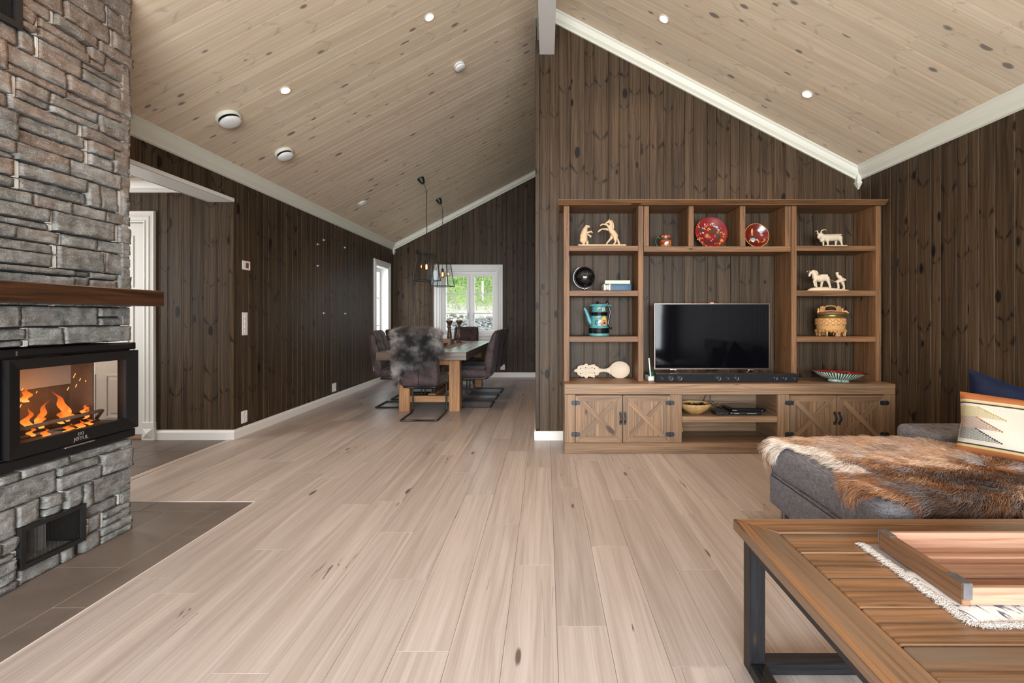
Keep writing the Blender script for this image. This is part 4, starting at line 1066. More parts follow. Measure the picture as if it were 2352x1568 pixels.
def xdoor(x0,x1,hs):
    z0,z1=.0955,.4965; y=BF; fw=.052; g=.0012
    dr=thing_part('door',bn)
    mb=MB(); n=5
    for i in range(n):
        a=x0+fw*.6+(x1-x0-fw*1.2)*i/n; b=x0+fw*.6+(x1-x0-fw*1.2)*(i+1)/n-.001; mb.box(a,b,y+.010,y+.020,z0+.02,z1-.02,ch=.001,g=2)
    mb.build('panel',Wb,dr)
    O=[(x0,z0),(x1,z0),(x1,z1),(x0,z1)];I=[(x0+fw,z0+fw),(x1-fw,z0+fw),(x1-fw,z1-fw),(x0+fw,z1-fw)]
    mb=MB()
    for k in range(4):
        k2=(k+1)%4; c=((O[k][0]+O[k2][0]+I[k][0]+I[k2][0])/4,(O[k][1]+O[k2][1]+I[k][1]+I[k2][1])/4)
        q=[(p[0]+(c[0]-p[0])*.006,p[1]+(c[1]-p[1])*.006) for p in(O[k],O[k2],I[k2],I[k])]
        mb.prism(q,y-.001,y+.017,axis=1,g=0 if k%2==0 else 2)
    mb.build('frame',Wb,dr)
    a=Vector((x0+fw,0,z0+fw));b=Vector((x1-fw,0,z1-fw)); c=Vector((x0+fw,0,z1-fw));d=Vector((x1-fw,0,z0+fw))
    def brace(P,Q,yy):
        mb=MB(); D=(Q-P).normalized(); Nn=Vector((-D.z,0,D.x))*.0205
        # clip the bar to the opening
        lo=(x0+fw,z0+fw);hi=(x1-fw,z1-fw)
        poly=[P+Nn-D*.06,Q+Nn+D*.06,Q-Nn+D*.06,P-Nn-D*.06]; poly=[(p.x,p.z) for p in poly]
        for ax_,lim,sg in((0,lo[0],1),(0,hi[0],-1),(1,lo[1],1),(1,hi[1],-1)):
            out=[]
            for i in range(len(poly)):
                p,q=poly[i],poly[(i+1)%len(poly)]; dp=(p[ax_]-lim)*sg; dq=(q[ax_]-lim)*sg
                if dp>=0: out.append(p)
                if dp*dq<0: s=dp/(dp-dq); out.append((p[0]+(q[0]-p[0])*s,p[1]+(q[1]-p[1])*s))
            poly=out
        vs=[(p[0],yy,p[1]) for p in poly]+[(p[0],yy+.012,p[1]) for p in poly]; n=len(poly); pid=random.random()
        # uv along the bar
        bb=mb.add(vs); cc=(P+Q)/2
        def uv(p): r=Vector((p[0],0,p[1]))-cc; return (r.dot(D)+pid*9,r.dot(Nn.normalized()))
        mb.face([bb+i for i in range(n)],[uv(p) for p in poly],pid); 
        if (Vector(vs[1])-Vector(vs[0])).cross(Vector(vs[2])-Vector(vs[0])).y>0: mb.f[-1]=tuple(reversed(mb.f[-1])); mb.uv[-1]=list(reversed(mb.uv[-1]))
        for i in range(n): k=(i+1)%n; mb.face([bb+i,bb+k,bb+n+k,bb+n+i],None,pid)
        mb.build('brace',Wb,dr)
    brace(a,b,y+.002); brace(c,d,y-.0005)
    hx=x0 if hs<0 else x1
    for z in(.433,.166) :
        mb=MB(); o=[(-.037,-.011),(-.027,-.019),(-.006,-.019),(-.006,-.019),(.006,-.019),(.027,-.019),(.037,-.011),(.037,.011),(.027,.019),(-.027,.019),(-.037,.011)]
        mb.prism([(hx+p,z+q) for p,q in o],y-.006,y-.0012,axis=1); mb.tube([(hx,y-.008,z-.019),(hx,y-.008,z+.019)],.0045,8)
        for q in(-.026,.026):
            for r in(-.010,.010): mb.ell((hx+q,y-.0065,z+r),.003,seg=8,rings=4)
        mb.build('hinge',M['iron'],dr)
    kx=x1-.016 if hs<0 else x0+.016; kz=.303
    mb=MB(); mb.box(kx-.011,kx+.011,y-.006,y-.001,kz-.055,kz-.028,ch=.001); mb.box(kx-.011,kx+.011,y-.006,y-.001,kz+.028,kz+.055,ch=.001)
    pts=[(kx,y-.004,kz+.040),(kx,y-.018,kz+.026),(kx,y-.030,kz+.008),(kx,y-.030,kz-.008),(kx,y-.018,kz-.026),(kx,y-.004,kz-.040)]
    for p,q in zip(pts[:-1],pts[1:]): mb.bar(p,q,.017,.004,up=(0,1,.01))
    mb.build('handle',M['iron'],dr)
xdoor(bx(1322.3),bx(1429.6),-1); xdoor(bx(1431.2),bx(1538.6),1); xdoor(bx(1812.8),bx(1921.2),-1); xdoor(bx(1923),bx(2030.9),1)

ht=thing('shelf_hutch','open brown wooden hutch of shelves and cubbyholes standing on the long bench','shelf unit',(1.56,4.15,.593))
HF=4.006; Wh=M['hutch']; HB=YT-.010
def hx(p): return (p-1254)/260.86
posts=[(1295,1307.8),(1466,1477.8),(1817.9,1829.9),(2012,2023.6)]
for a,b in posts:
    mb=MB(); mb.box(hx(a),hx(b),HF,HB,.5935,2.139,ch=.002,g=2); mb.build('upright',Wh,ht)
for a,b in((1478.9,1490.7),(1803.7,1816.7)):
    mb=MB(); mb.box(hx(a),hx(b),HF+.002,HB,1.784,2.138,ch=.002,g=2); mb.build('cubby_side',Wh,ht)
for a,b in((1581.7,1594),(1699.8,1712.6)):
    mb=MB(); mb.box(hx(a),hx(b),HF+.002,HB,1.784,2.138,ch=.002,g=2); mb.build('divider',Wh,ht)
for a,b in((1307.9,1465.9),(1830,2011.9)):
    for z1,z0 in((1.789,1.743),(1.394,1.345),(.990,.942)):
        mb=MB(); mb.box(hx(a),hx(b),HF+.003,HB,z0,z1,ch=.002,g=0); mb.build('shelf',Wh,ht)
mb=MB(); mb.box(hx(1478.9),hx(1816.7),HF+.001,HB,1.736,1.783,ch=.002,g=0); mb.build('centre_shelf',Wh,ht)
mb=MB(); tp=[(0,0),(-.030,.0),(-.040,.010),(-.048,.014),(-.066,.030),(-.070,.034),(-.070,.040),(0,.040)]
mb.box(.125,2.962,HF-.01,HB,2.1395,2.176,ch=.001,g=0)
mb.sweep([(u+.0,v) for u,v in tp],Vector((.109,HF-.004,2.138)),Vector((2.962,HF-.004,2.138)),(0,1,0),(0,0,1)); mb.build('crown_board',Wh,ht)


# ================================================================== TELEVISION, SOUNDBAR, DEVICES
TY=4.10
a=at(1504,697.9,TY);b=at(1766.8,846.8,TY)
tv=thing('television','large black flat television on two silver feet in the middle of the hutch','television',((a.x+b.x)/2,TY+.02,.593))
mb=MB(); mb.box(a.x,b.x,TY,TY+.012,b.z,a.z,ch=.002); mb.box(a.x+.12,b.x-.12,TY+.012,TY+.045,b.z+.05,a.z-.10,ch=.01); mb.build('housing',M['blackplastic'],tv)
mb=MB(); mb.box(a.x+.006,b.x-.006,TY-.0015,TY+.001,b.z+.008,a.z-.006,ch=0); mb.build('screen',M['screen'],tv)
mb=MB(); w=.004
mb.box(a.x-w,a.x+.001,TY-.002,TY+.010,b.z-w,a.z+w,ch=.001); mb.box(b.x-.001,b.x+w,TY-.002,TY+.010,b.z-w,a.z+w,ch=.001); mb.box(a.x,b.x,TY-.002,TY+.010,a.z-.001,a.z+w,ch=.001); mb.box(a.x,b.x,TY-.002,TY+.010,b.z-w,b.z+.001,ch=.001)
mx_=(a.x+b.x)/2; mb.box(mx_-.02,mx_+.02,TY,TY+.01,a.z+w,a.z+w+.010,ch=.002); mb.build('bezel',M['bronze'],tv)
for s in(-1,1):
    mb=MB(); xc=mx_+s*.35
    mb.bar((xc,TY+.01,b.z-.002),(xc-s*.13,TY-.09,.601),.014,.008); mb.bar((xc,TY+.01,b.z-.002),(xc+s*.09,TY+.12,.601),.014,.008); mb.box(xc-.03,xc+.03,TY,TY+.03,b.z-.012,b.z+.01,ch=.003)
    mb.build('foot',M['silver'],tv)
mb=MB(); mb.box(mx_-.05,mx_+.05,TY-.004,TY+.004,b.z-.018,b.z-.004,ch=.003); mb.build('sensor',M['blackgloss'],tv)
SY=3.935
sb=thing('soundbar','long black soundbar lying in front of the television','soundbar',(1.56,SY+.06,.593))
mb=MB(); mb.box(.952,2.182,SY,SY+.068,.5935,.668,ch=.005); mb.build('housing',M['cloth_black'],sb)
mb=MB(); mb.box(.956,2.178,SY+.004,SY+.064,.6675,.6695,ch=.001); mb.build('top_plate',plain('satin_black_lid',(.03,.022,.02),.3,.5),sb)
for zx,r in((980,.017),(1060,.027),(1140,.027),(1490,.027),(1570,.017),(1650,.027),(2000,.024),(2080,.024),(2165,.017)):
    x=at(1270+zx*.2551,870,SY).x
    mb=MB(); mb.lathe([(r,0),(r*.96,.0035),(r*.88,.0035),(r*.8,.001),(r*.45,-.001),(r*.3,.003),(.0001,.005)],(x,SY,.633),26,M=Matrix.Rotation(PI/2,4,'X')); mb.build('driver',M['blackplastic'],sb)
# router, green ribbon spool
P=at(1489,862,4.12)
rt=thing('router','white flat router box with a slim antenna left of the television','router',(P.x,4.12,.593))
mb=MB(); mb.box(.91,1.00,4.04,4.20,.594,.632,ch=.004); mb.build('housing',M['plastic'],rt)
mb=MB(); mb.bar((.934,4.06,.63),(.916,4.05,.795),.010,.006,up=(0,1,0),ch=.002); mb.build('antenna',M['plastic'],rt)
mb=MB(); mb.M=Matrix.Translation((.955,4.13,.632)); mb.lathe([(.030,0),(.034,.004),(.034,.010),(.030,.012),(.030,.028),(.034,.030),(.034,.034),(.02,.036),(.001,.036)],seg=24); single('tape_roll',mb,plain('dark_green_plastic',(.0,.09,.04),.35,.5),'dark green roll lying on the white router box','roll')

M['shiny']=plain('shiny_black_plastic',(.006,.006,.008),.12,.6)
cz=.3155
a0=at(1681,940,4.0)
gc=thing('game_console','flat glossy black game console on the inner shelf of the bench','game console',(1.72,4.02,cz))
mb=MB(); mb.soft((.135,.118,.014),.010,lambda p:p+Vector((1.718,4.03,cz+.015)),(6,6,2)); mb.build('lower_shell',M['blackplastic'],gc)
mb=MB(); mb.soft((.150,.122,.013),.012,lambda p:Vector((p.x+1.745,p.y+4.025,p.z+cz+.043)),(6,6,2)); mb.build('upper_shell',M['shiny'],gc)
M['gm']=plain('grey_marks',(.35,.37,.42),.4,.5)
for q in((1.615,1.635,3.901,3.903,cz+.041,cz+.045),(1.85,1.856,3.901,3.903,cz+.039,cz+.045),(1.62,1.66,3.910,3.912,cz+.014,cz+.018),(1.73,1.81,3.910,3.912,cz+.014,cz+.017)):
    mb=MB(); mb.box(*q,ch=0); mb.build('front_mark',M['gm'],gc)
bxn=thing('set_top_box','small square black box beside the basket on the inner shelf','media box',(1.514,3.96,cz))
mb=MB(); mb.box(1.458,1.570,3.905,4.02,cz,cz+.032,ch=.004); mb.build('housing',M['blackplastic'],bxn)
mb=MB(); mb.lathe([(.008,0),(.006,.002),(.0001,.002)],(1.514,3.905,cz+.015),16,M=Matrix.Rotation(PI/2,4,'X')); mb.build('button',M['shiny'],bxn)
def arc(P,n=20):
    out=[];P=[Vector(p) for p in P]
    m=len(P)-1
    for s in range(m):
        p0=P[max(s-1,0)];p1=P[s];p2=P[s+1];p3=P[min(s+2,m)]
        for i in range(n):
            q=i/n; out.append(.5*((2*p1)+(-p0+p2)*q+(2*p0-5*p1+4*p2-p3)*q*q+(-p0+3*p1-3*p2+p3)*q**3))
    out.append(P[-1]); return out
mb=MB(); mb.tube(arc([(1.44,4.20,cz+.01),(1.45,4.17,cz+.10),(1.485,4.16,cz+.165),(1.500,4.16,cz+.10),(1.47,4.16,cz+.03),(1.50,4.15,cz+.06),(1.54,4.17,cz+.03),(1.60,4.20,cz+.012)],8),.0035,6); single('cable',mb,M['blackplastic'],'black cable looping up behind the basket on the inner shelf','cable')
mb=MB(); mb.tube(arc([(1.455,4.10,cz+.03),(1.475,4.09,cz+.075),(1.50,4.09,cz+.085),(1.53,4.10,cz+.05),(1.55,4.11,cz+.072),(1.56,4.20,cz+.03)],8),.0025,6); single('cable',mb,M['blackplastic'],'thin black cable curling over the small black box','cable')
mb=MB(); mb.tube(arc([(1.40,4.25,.262),(1.43,4.22,.225),(1.48,4.22,.215),(1.50,4.24,.262)],8),.004,6); single('cable',mb,M['blackplastic'],'black cable hanging under the inner shelf between the sockets','cable')
mb=MB(); mb.tube(arc([(1.163,3.92,.262),(1.168,3.91,.21),(1.175,3.905,.185),(1.166,3.905,.175),(1.163,3.905,.19)],8),.0016,6); single('cord',mb,plain('yellow_cord',(.6,.5,.05),.6,.3),'thin yellow cord hanging at the left of the lower compartment','cord')
for x0,x1,lab in((1.255,1.325,'left one of the three socket blocks under the inner shelf'),(1.40,1.475,'middle one of the three socket blocks under the inner shelf'),(1.545,1.61,'right one of the three socket blocks under the inner shelf')):
    r=thing('socket_block',lab,'socket',((x0+x1)/2,4.24,.25),'socket blocks under the inner shelf')
    mb=MB(); mb.box(x0,x1,4.215,4.258,.232,.285,ch=.003); mb.build('housing',M['blackplastic'],r)
    mb=MB(); mb.box(x0+.006,x0+.045,4.211,4.215,.240,.275,ch=.001); mb.build('face',M['plastic'],r)
# basket with controllers
t=NT('woven_birchbark'); u,v,p=t.uvp(); o=t.obj()
n1=t.noise(t.comb(t.math('MULTIPLY',u,60.),t.math('MULTIPLY',v,260.),0.),1,3,.6); n2=t.noise(o,30,3)
c=t.mix(t.math('MULTIPLY_ADD',n1,3.,-1.0,clamp=True),(.14,.065,.02),(.62,.40,.17)); c=t.mix(t.math('MULTIPLY_ADD',n2,2.,-.8,clamp=True),c,(.60,.34,.11)); t.bump(n1,.8,.003)
M['basket']=t.out(c,.55,.35)
bo=(1.312,4.01,cz)
mb=MB(); mb.lathe([(.055,0),(.060,.004),(.085,.018),(.118,.045),(.136,.075),(.138,.085),(.131,.090),(.129,.088),(.134,.078),(.130,.072),(.11,.045),(.08,.024),(.05,.014),(.001,.012)],bo,44,sy=.85)
single('basket',mb,M['basket'],'round bark bowl basket full of black things on the inner shelf','basket',origin=bo)
for i,(dx,dy,a,lab) in enumerate(((-.060,.0,.4,'black game controller at the left of the bark bowl'),(.0,-.02,-.3,'black game controller in the middle of the bark bowl'),(.062,.01,.9,'black game controller at the right of the bark bowl'))):
    mb=MB(); mb.M=Matrix.Translation((bo[0]+dx,bo[1]+dy,cz+.074))@Matrix.Rotation(a,4,'Z')@Matrix.Rotation(.3,4,'X')
    mb.ell((0,0,0),(.034,.020,.012)); mb.ell((-.030,-.012,-.004),(.014,.026,.012)); mb.ell((.030,-.012,-.004),(.014,.026,.012)); mb.tube([(-.012,.0,.008),(-.012,.0,.018)],.006,8); mb.tube([(.012,.0,.008),(.012,.0,.018)],.006,8)
    r=single('game_controller',mb,M['shiny'],lab,'controller','controllers in the bark bowl')
# ================================================================== fleece strands
def fur(name,P,N,D,L,C,wid,parent=None,segs=4,lift=.6,droop=.5,curl=0.,freq=3.,mat=None,clump=None,pull=.0,origin=(0,0,0)):
    n=len(P); P=np.asarray(P,float);N=np.asarray(N,float);D=np.asarray(D,float);L=np.asarray(L,float)[:,None]
    S=np.cross(N,D); S/=np.linalg.norm(S,axis=1,keepdims=True)+1e-9
    ph=rng.uniform(0,2*PI,(n,1)); sd=rng.normal(0,.22,(n,1))
    V=[];K=segs
    for i in range(K+1):
        t=i/K
        p=P+D*L*(t*(1-lift*.35)+0*t)+N*L*(lift*t-droop*t*t)+S*L*sd*t
        if curl: p=p+S*np.sin(ph+freq*2*PI*t)*curl*t**.5+N*np.cos(ph+freq*2*PI*t)*curl*t**.5
        if clump is not None: p=p+(clump-P)*pull*t**1.3
        w=wid*(1-t*.85)
        a=p+S*w; b=p-S*w*.6+N*w*.8; c=p-S*w*.6-N*w*.8
        V+= [a,b,c]
    V=np.stack(V,1)                       # n,(K+1)*3,3
    m=(K+1)*3
    V=V.reshape(-1,3)-np.array(origin)
    F=[]
    for i in range(K):
        for k in range(3):
            k2=(k+1)%3; F.append([i*3+k,i*3+k2,(i+1)*3+k2,(i+1)*3+k])
    F=np.array(F)[None]+ (np.arange(n)*m)[:,None,None]; F=F.reshape(-1,4)
    me=bpy.data.meshes.new(name); nf=len(F)
    me.vertices.add(len(V)); me.vertices.foreach_set('co',V.astype(np.float32).ravel())
    me.loops.add(nf*4); me.loops.foreach_set('vertex_index',F.astype(np.int32).ravel())
    me.polygons.add(nf); me.polygons.foreach_set('loop_start',np.arange(0,nf*4,4,dtype=np.int32)); me.polygons.foreach_set('loop_total',np.full(nf,4,dtype=np.int32))
    me.update(calc_edges=True); me.polygons.foreach_set('use_smooth',np.ones(nf,dtype=bool))
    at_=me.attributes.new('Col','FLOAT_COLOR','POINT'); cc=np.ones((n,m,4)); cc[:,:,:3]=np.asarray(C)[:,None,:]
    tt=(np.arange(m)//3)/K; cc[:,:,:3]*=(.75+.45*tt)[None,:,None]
    at_.data.foreach_set('color',cc.astype(np.float32).ravel())
    me.materials.append(mat or M['fur']); me.validate()
    o=bpy.data.objects.new(name,me); COL.objects.link(o); o.location=origin
    if parent is not None: o.parent=parent
    return o
M['fur']=attrcol('long_fleece',.65,.25)

# ================================================================== COFFEE TABLE
ct=thing('coffee_table','low wooden coffee table with black square-tube frame in the right foreground','coffee table',(1.25,.95,0))
TX0,TX1,TY0,TY1,TZ,TT=.641,1.86,.34,1.560,.470,.034
Wc=M['coffee']; fw=.105
mb=MB()
O=[(TX0,TY0),(TX1,TY0),(TX1,TY1),(TX0,TY1)];I=[(TX0+fw,TY0+fw),(TX1-fw,TY0+fw),(TX1-fw,TY1-fw),(TX0+fw,TY1-fw)]
for k in range(4):
    k2=(k+1)%4; mb=MB()
    c=((O[k][0]+O[k2][0]+I[k][0]+I[k2][0])/4,(O[k][1]+O[k2][1]+I[k][1]+I[k2][1])/4)
    q=[(p[0]+(c[0]-p[0])*.0015,p[1]+(c[1]-p[1])*.004) for p in(O[k],O[k2],I[k2],I[k])]
    # slightly bevelled top edge
    vs=[(*p,TZ-TT) for p in q]+[(*p,TZ-.004) for p in q]
    q2=[(p[0]+(.004 if p[0]<c[0]-.02 else -.004 if p[0]>c[0]+.02 else 0)*(k%2),p[1]+(.004 if p[1]<c[1]-.02 else -.004)*(1-k%2)) for p in q]
    vs+=[(*p,TZ) for p in q2]
    F=[[0,1,2,3],[8,9,10,11]]+[[i,(i+1)%4,4+(i+1)%4,4+i] for i in range(4)]+[[4+i,4+(i+1)%4,8+(i+1)%4,8+i] for i in range(4)]
    mb.hull(vs,F,g=0 if k%2==0 else 1)
    mb.build('border_board',Wc,ct)
ys=[TY0+fw+.002,.572,.700,.830,.958,1.082,1.206,1.332,TY1-fw-.002]
for a,b in zip(ys[:-1],ys[1:]):
    mb=MB(); mb.box(TX0+fw+.002,TX1-fw-.002,a+.0015,b-.0015,TZ-TT,TZ-.001,ch=.0035,g=0); mb.build('top_plank',Wc,ct)
T=.050
Ws=M['woodsteel']
def legframe(x):
    mb=MB()
    for y in(1.471,TY0+.09): mb.box(x,x+T,y,y+T,0,TZ-TT,ch=.003,g=2)
    mb.box(x,x+T,TY0+.13,1.471,TZ-TT-.040,TZ-TT,ch=.003,g=1)
    mb.box(x,x+T,TY0+.13,1.471,0,.040,ch=.003,g=1)
    return mb
legframe(.660).build('leg_frame',Ws,ct); legframe(TX1-.07).build('leg_frame',Ws,ct)
for y in(1.471,TY0+.09):
    mb=MB(); mb.box(.708,TX1-.07,y,y+T,0,.040,ch=.003,g=0); mb.build('floor_rail',Ws,ct)
    mb=MB(); mb.box(.708,TX1-.07,y,y+T,TZ-TT-.040,TZ-TT-.001,ch=.003,g=0); mb.build('top_rail',Ws,ct)

# runner with fringe under the tray
t=NT('woven_runner'); u,v,p=t.uvp(); o=t.obj()
n1=t.noise(t.comb(t.math('MULTIPLY',u,1.),t.math('MULTIPLY',v,1.),0.),1,2)
sx=t.n.new('ShaderNodeSeparateXYZ'); t.L(o,sx.inputs[0])
m1=t.noise(t.comb(t.math('MULTIPLY_ADD',sx.outputs[1],16.,t.math('MULTIPLY',sx.outputs[0],9.)),t.math('MULTIPLY',sx.outputs[0],42.),0.),1,3,.6,1.2)
mk=t.math('MULTIPLY_ADD',m1,14.,-7.5,clamp=True)
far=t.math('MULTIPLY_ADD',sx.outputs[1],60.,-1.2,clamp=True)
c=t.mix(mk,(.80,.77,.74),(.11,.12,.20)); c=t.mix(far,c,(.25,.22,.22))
wv=t.noise(t.comb(t.math('MULTIPLY',sx.outputs[0],900.),t.math('MULTIPLY',sx.outputs[1],900.),0.),1,2); t.bump(wv,.5,.001)
M['runner']=t.out(c,.9,.1)
RX0,RX1,RY0,RY1=.962,1.72,1.018,1.378
ro=(RX0+.3,1.198,TZ)
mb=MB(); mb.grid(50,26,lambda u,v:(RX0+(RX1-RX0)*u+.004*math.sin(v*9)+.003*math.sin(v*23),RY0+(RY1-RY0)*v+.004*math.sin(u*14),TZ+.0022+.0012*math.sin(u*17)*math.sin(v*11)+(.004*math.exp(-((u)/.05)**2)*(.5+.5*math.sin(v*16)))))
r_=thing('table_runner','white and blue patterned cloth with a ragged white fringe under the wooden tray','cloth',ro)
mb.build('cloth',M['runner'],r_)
M['fringe']=attrcol('white_fringe',.8,.1)
n=1500; yy=rng.uniform(RY0,RY1,n); P=np.stack([np.full(n,RX0+.004)+rng.normal(0,.003,n),yy,np.full(n,TZ+.0035)],1)
D=np.stack([-np.ones(n),rng.normal(0,.5,n),np.zeros(n)],1); D/=np.linalg.norm(D,axis=1,keepdims=True)
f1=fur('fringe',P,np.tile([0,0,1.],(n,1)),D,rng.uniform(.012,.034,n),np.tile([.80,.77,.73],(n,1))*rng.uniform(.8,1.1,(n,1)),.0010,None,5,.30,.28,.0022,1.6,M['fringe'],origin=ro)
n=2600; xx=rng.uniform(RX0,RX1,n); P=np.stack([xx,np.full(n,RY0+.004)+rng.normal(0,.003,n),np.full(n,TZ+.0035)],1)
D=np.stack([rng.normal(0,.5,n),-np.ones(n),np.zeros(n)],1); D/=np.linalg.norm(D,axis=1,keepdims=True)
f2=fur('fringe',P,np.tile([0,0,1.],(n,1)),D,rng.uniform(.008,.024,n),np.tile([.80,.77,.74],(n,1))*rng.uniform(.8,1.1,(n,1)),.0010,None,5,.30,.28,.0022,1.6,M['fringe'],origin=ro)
for f in(f1,f2): f.parent=r_; f.location=(0,0,0)

# tray: old wooden mould
tz=TZ+.0055; tr_=thing('wooden_tray','worn pinkish wooden mould tray with metal corners on the coffee table','tray',(1.3,1.21,tz))
x0,x1,y0,y1=.987,1.66,1.077,1.350; h=.052
mb=MB(); mb.box(x0,x0+.020,y0+.001,y1-.001,tz,tz+h+.002,ch=.002,g=1); mb.build('end_board',M['traydark'],tr_,label='brown end board')
mb=MB(); mb.box(x1-.020,x1,y0+.001,y1-.001,tz,tz+h+.002,ch=.002,g=1); mb.build('end_board',M['traydark'],tr_)
mb=MB(); mb.box(x0+.020,x1-.020,y1-.016,y1-.002,tz,tz+h,ch=.002,g=0); mb.build('side_board',M['tray'],tr_)
mb=MB(); mb.box(x0+.020,x1-.020,y0+.002,y0+.016,tz,tz+h-.010,ch=.002,g=0); mb.build('side_board',M['tray'],tr_)
mb=MB(); mb.box(x0+.020,x1-.020,y0+.016,y1-.016,tz,tz+.008,ch=.001,g=0); mb.box(x0+.020,x1-.020,y0+.10,y0+.155,tz+.008,tz+.016,ch=.002,g=0); mb.build('bottom_board',M['tray'],tr_)
mb=MB(); mb.box(x0+.021,x1-.021,y0+.195,y0+.215,tz+.008,tz+.014,ch=.003,g=0); mb.build('batten',M['tray'],tr_)
M['tin']=plain('worn_tin',(.32,.33,.36),.35,.5,.9,nz=.4,ns=60)
for ya,yb in((y1-.045,y1+.001),(y0-.001,y0+.045)):
    mb=MB(); mb.box(x0-.001,x0+.0215,ya,yb,tz+h+.0015,tz+h+.0032,ch=.001)
    yy=yb if ya>y0+.1 else ya
    mb.box(x0-.000,x0+.0215,yy-.0015,yy+.0015,tz+.016,tz+h+.003,ch=.001); mb.build('tin_corner',M['tin'],tr_)

# ================================================================== SOFA
t=NT('grey_woven_fabric'); o=t.obj(); sx=t.n.new('ShaderNodeSeparateXYZ'); t.L(o,sx.inputs[0])
a1=t.noise(t.comb(t.math('MULTIPLY',sx.outputs[0],26.),t.math('MULTIPLY',sx.outputs[1],26.),t.math('MULTIPLY',sx.outputs[2],420.)),1,3,.6)
a2=t.noise(t.comb(t.math('MULTIPLY',sx.outputs[0],420.),t.math('MULTIPLY',sx.outputs[1],420.),t.math('MULTIPLY',sx.outputs[2],26.)),1,3,.6)
w=t.math('ADD',t.math('MULTIPLY',a1,.5),t.math('MULTIPLY',a2,.5))
c=t.mix(t.math('MULTIPLY_ADD',w,5.,-2.,clamp=True),(.085,.085,.098),(.245,.245,.265)); t.bump(w,.5,.0012)
M['fabric']=t.out(c,.85,.15)
M['seam']=plain('dark_seam',(.05,.05,.06),.9,.1)
sf=thing('corner_sofa','grey fabric corner sofa with a long chaise in front of the shelves','sofa',(2.1,1.9,0))
SX0,SY0,SY1=1.257,1.700,2.572
mb=MB(); mb.soft(((2.16-SX0)/2+.3,(SY1-SY0)/2-.004,.088),.020,lambda p:p+Vector(((2.16+.6+SX0)/2,(SY0+SY1)/2,.203)),(20,14,3)); mb.build('chaise_base',M['fabric'],sf)
def seatfn(c,amp=.004):
    def f(p):
        q=p+Vector(c); return q+Vector((0,0,.010*(1-min(1,abs(p.x)/.9)**2)*(1-min(1,abs(p.y)/.45)**2)+amp*noise.noise(q*3)))
    return f
mb=MB(); mb.soft(((2.30-SX0)/2,(SY1-SY0)/2,.088),.042,seatfn(((2.30+SX0)/2,(SY0+SY1)/2,.366)),(24,18,4)); ch_=mb.build('chaise_cushion',M['fabric'],sf)
mb=MB(); z=.279; pts=[(SX0+.004,SY1-.03,z),(SX0+.004,SY0+.03,z),(SX0+.03,SY0+.004,z),(2.3,SY0+.004,z)]; mb.tube(pts,.0035,6)
mb.build('seam',M['seam'],ch_)
for y in(SY0,SY1):
    sgn=1 if y==SY0 else -1
    mb=MB(); mb.tube([(SX0+.002,y+sgn*.040,.29),(SX0+.004,y+sgn*.040,.40),(SX0+.018,y+sgn*.040,.437),(SX0+.042,y+sgn*.040,.4545),(2.25,y+sgn*.040,.4555)],.0018,6); mb.build('seam',M['seam'],ch_)
mb=MB(); mb.soft((.40,.56,.090),.045,seatfn((2.53,1.14,.364)),(12,16,4)); mb.build('seat_cushion',M['fabric'],sf)
mb=MB(); mb.soft((.41,1.02,.088),.02,lambda p:p+Vector((2.53,1.55,.203)),(10,20,3)); mb.build('seat_base',M['fabric'],sf)
mb=MB(); mb.soft((.36,.165,.235),.045,seatfn((2.59,2.755,.245),.002),(12,8,8)); mb.build('armrest',M['fabric'],sf)
mb=MB(); mb.tube([(2.232,2.63,.05),(2.234,2.632,.40),(2.262,2.65,.468),(2.30,2.665,.482),(2.9,2.665,.482)],.002,6); mb.build('seam',M['seam'],sf)
mb=MB(); mb.soft((.10,1.12,.30),.05,lambda p:p+Vector((2.855,1.70,.36)),(4,20,8)); mb.build('backrest',M['fabric'],sf)
for y in(1.10,2.05):
    mb=MB(); mb.soft((.085,.44,.20),.06,lambda p,y=y:p+Vector((2.70-.15*p.z,y,.60)),(4,12,8)); mb.build('back_cushion',M['fabric'],sf)
for x,y in((1.305,2.50),(1.305,1.76),(2.85,2.85),(2.85,.62),(2.2,.62),(2.30,2.85)):
    mb=MB(); mb.box(x-.006,x+.030,y-.004,y+.004,.0,.118,ch=.001); mb.box(x-.006,x+.0,y-.02,y+.02,.0,.118,ch=.001); mb.build('leg',M['steel'],sf)

# kilim cushion
def pillow_mesh(mb,hw,hh,th,fn,n=(22,18)):
    def surf(s):
        def f(a,b):
            x=(a*2-1);y=(b*2-1)
            k=max(0,(1-x**4))**.55*max(0,(1-y**4))**.55
            pinch=1-.07*(1-abs(x*y))*(abs(x)**6*0+1)*0
            X=hw*x*(1-.05*(1-y*y)*0+ -.045*(1-abs(y))*abs(x)**3); Yy=hh*y*(1-.045*(1-abs(x))*abs(y)**3)
            wr=.006*noise.noise(Vector((x*2.2,y*2.2,s*4)))+.004*math.sin(x*7+y*3)*k
            return fn(Vector((X,s*(th*k+wr*(k>.05)),Yy)))
        return f
    for s in(-1,1):
        b0=len(mb.uv); mb.grid(n[0],n[1],surf(s),0,True,0,flip=(s>0))
        for i in range(b0,len(mb.uv)): mb.uv[i]=[(u*2*hw-hw,v*2*hh-hh) for u,v in mb.uv[i]]
t=NT('kilim_fabric'); u,v,p=t.uvp(); o=t.obj()
bands=t.ramp(t.math('MULTIPLY_ADD',v,1/.30,.5),[(0,(.38,.13,.045)),(.085,(.50,.38,.17)),(.125,(.04,.035,.04)),(.145,(.54,.49,.40)),(.80,(.04,.035,.04)),(.822,(.50,.38,.17)),(.855,(.53,.48,.39)),(.868,(.38,.13,.045))])
bands.node.color_ramp.interpolation='CONSTANT'
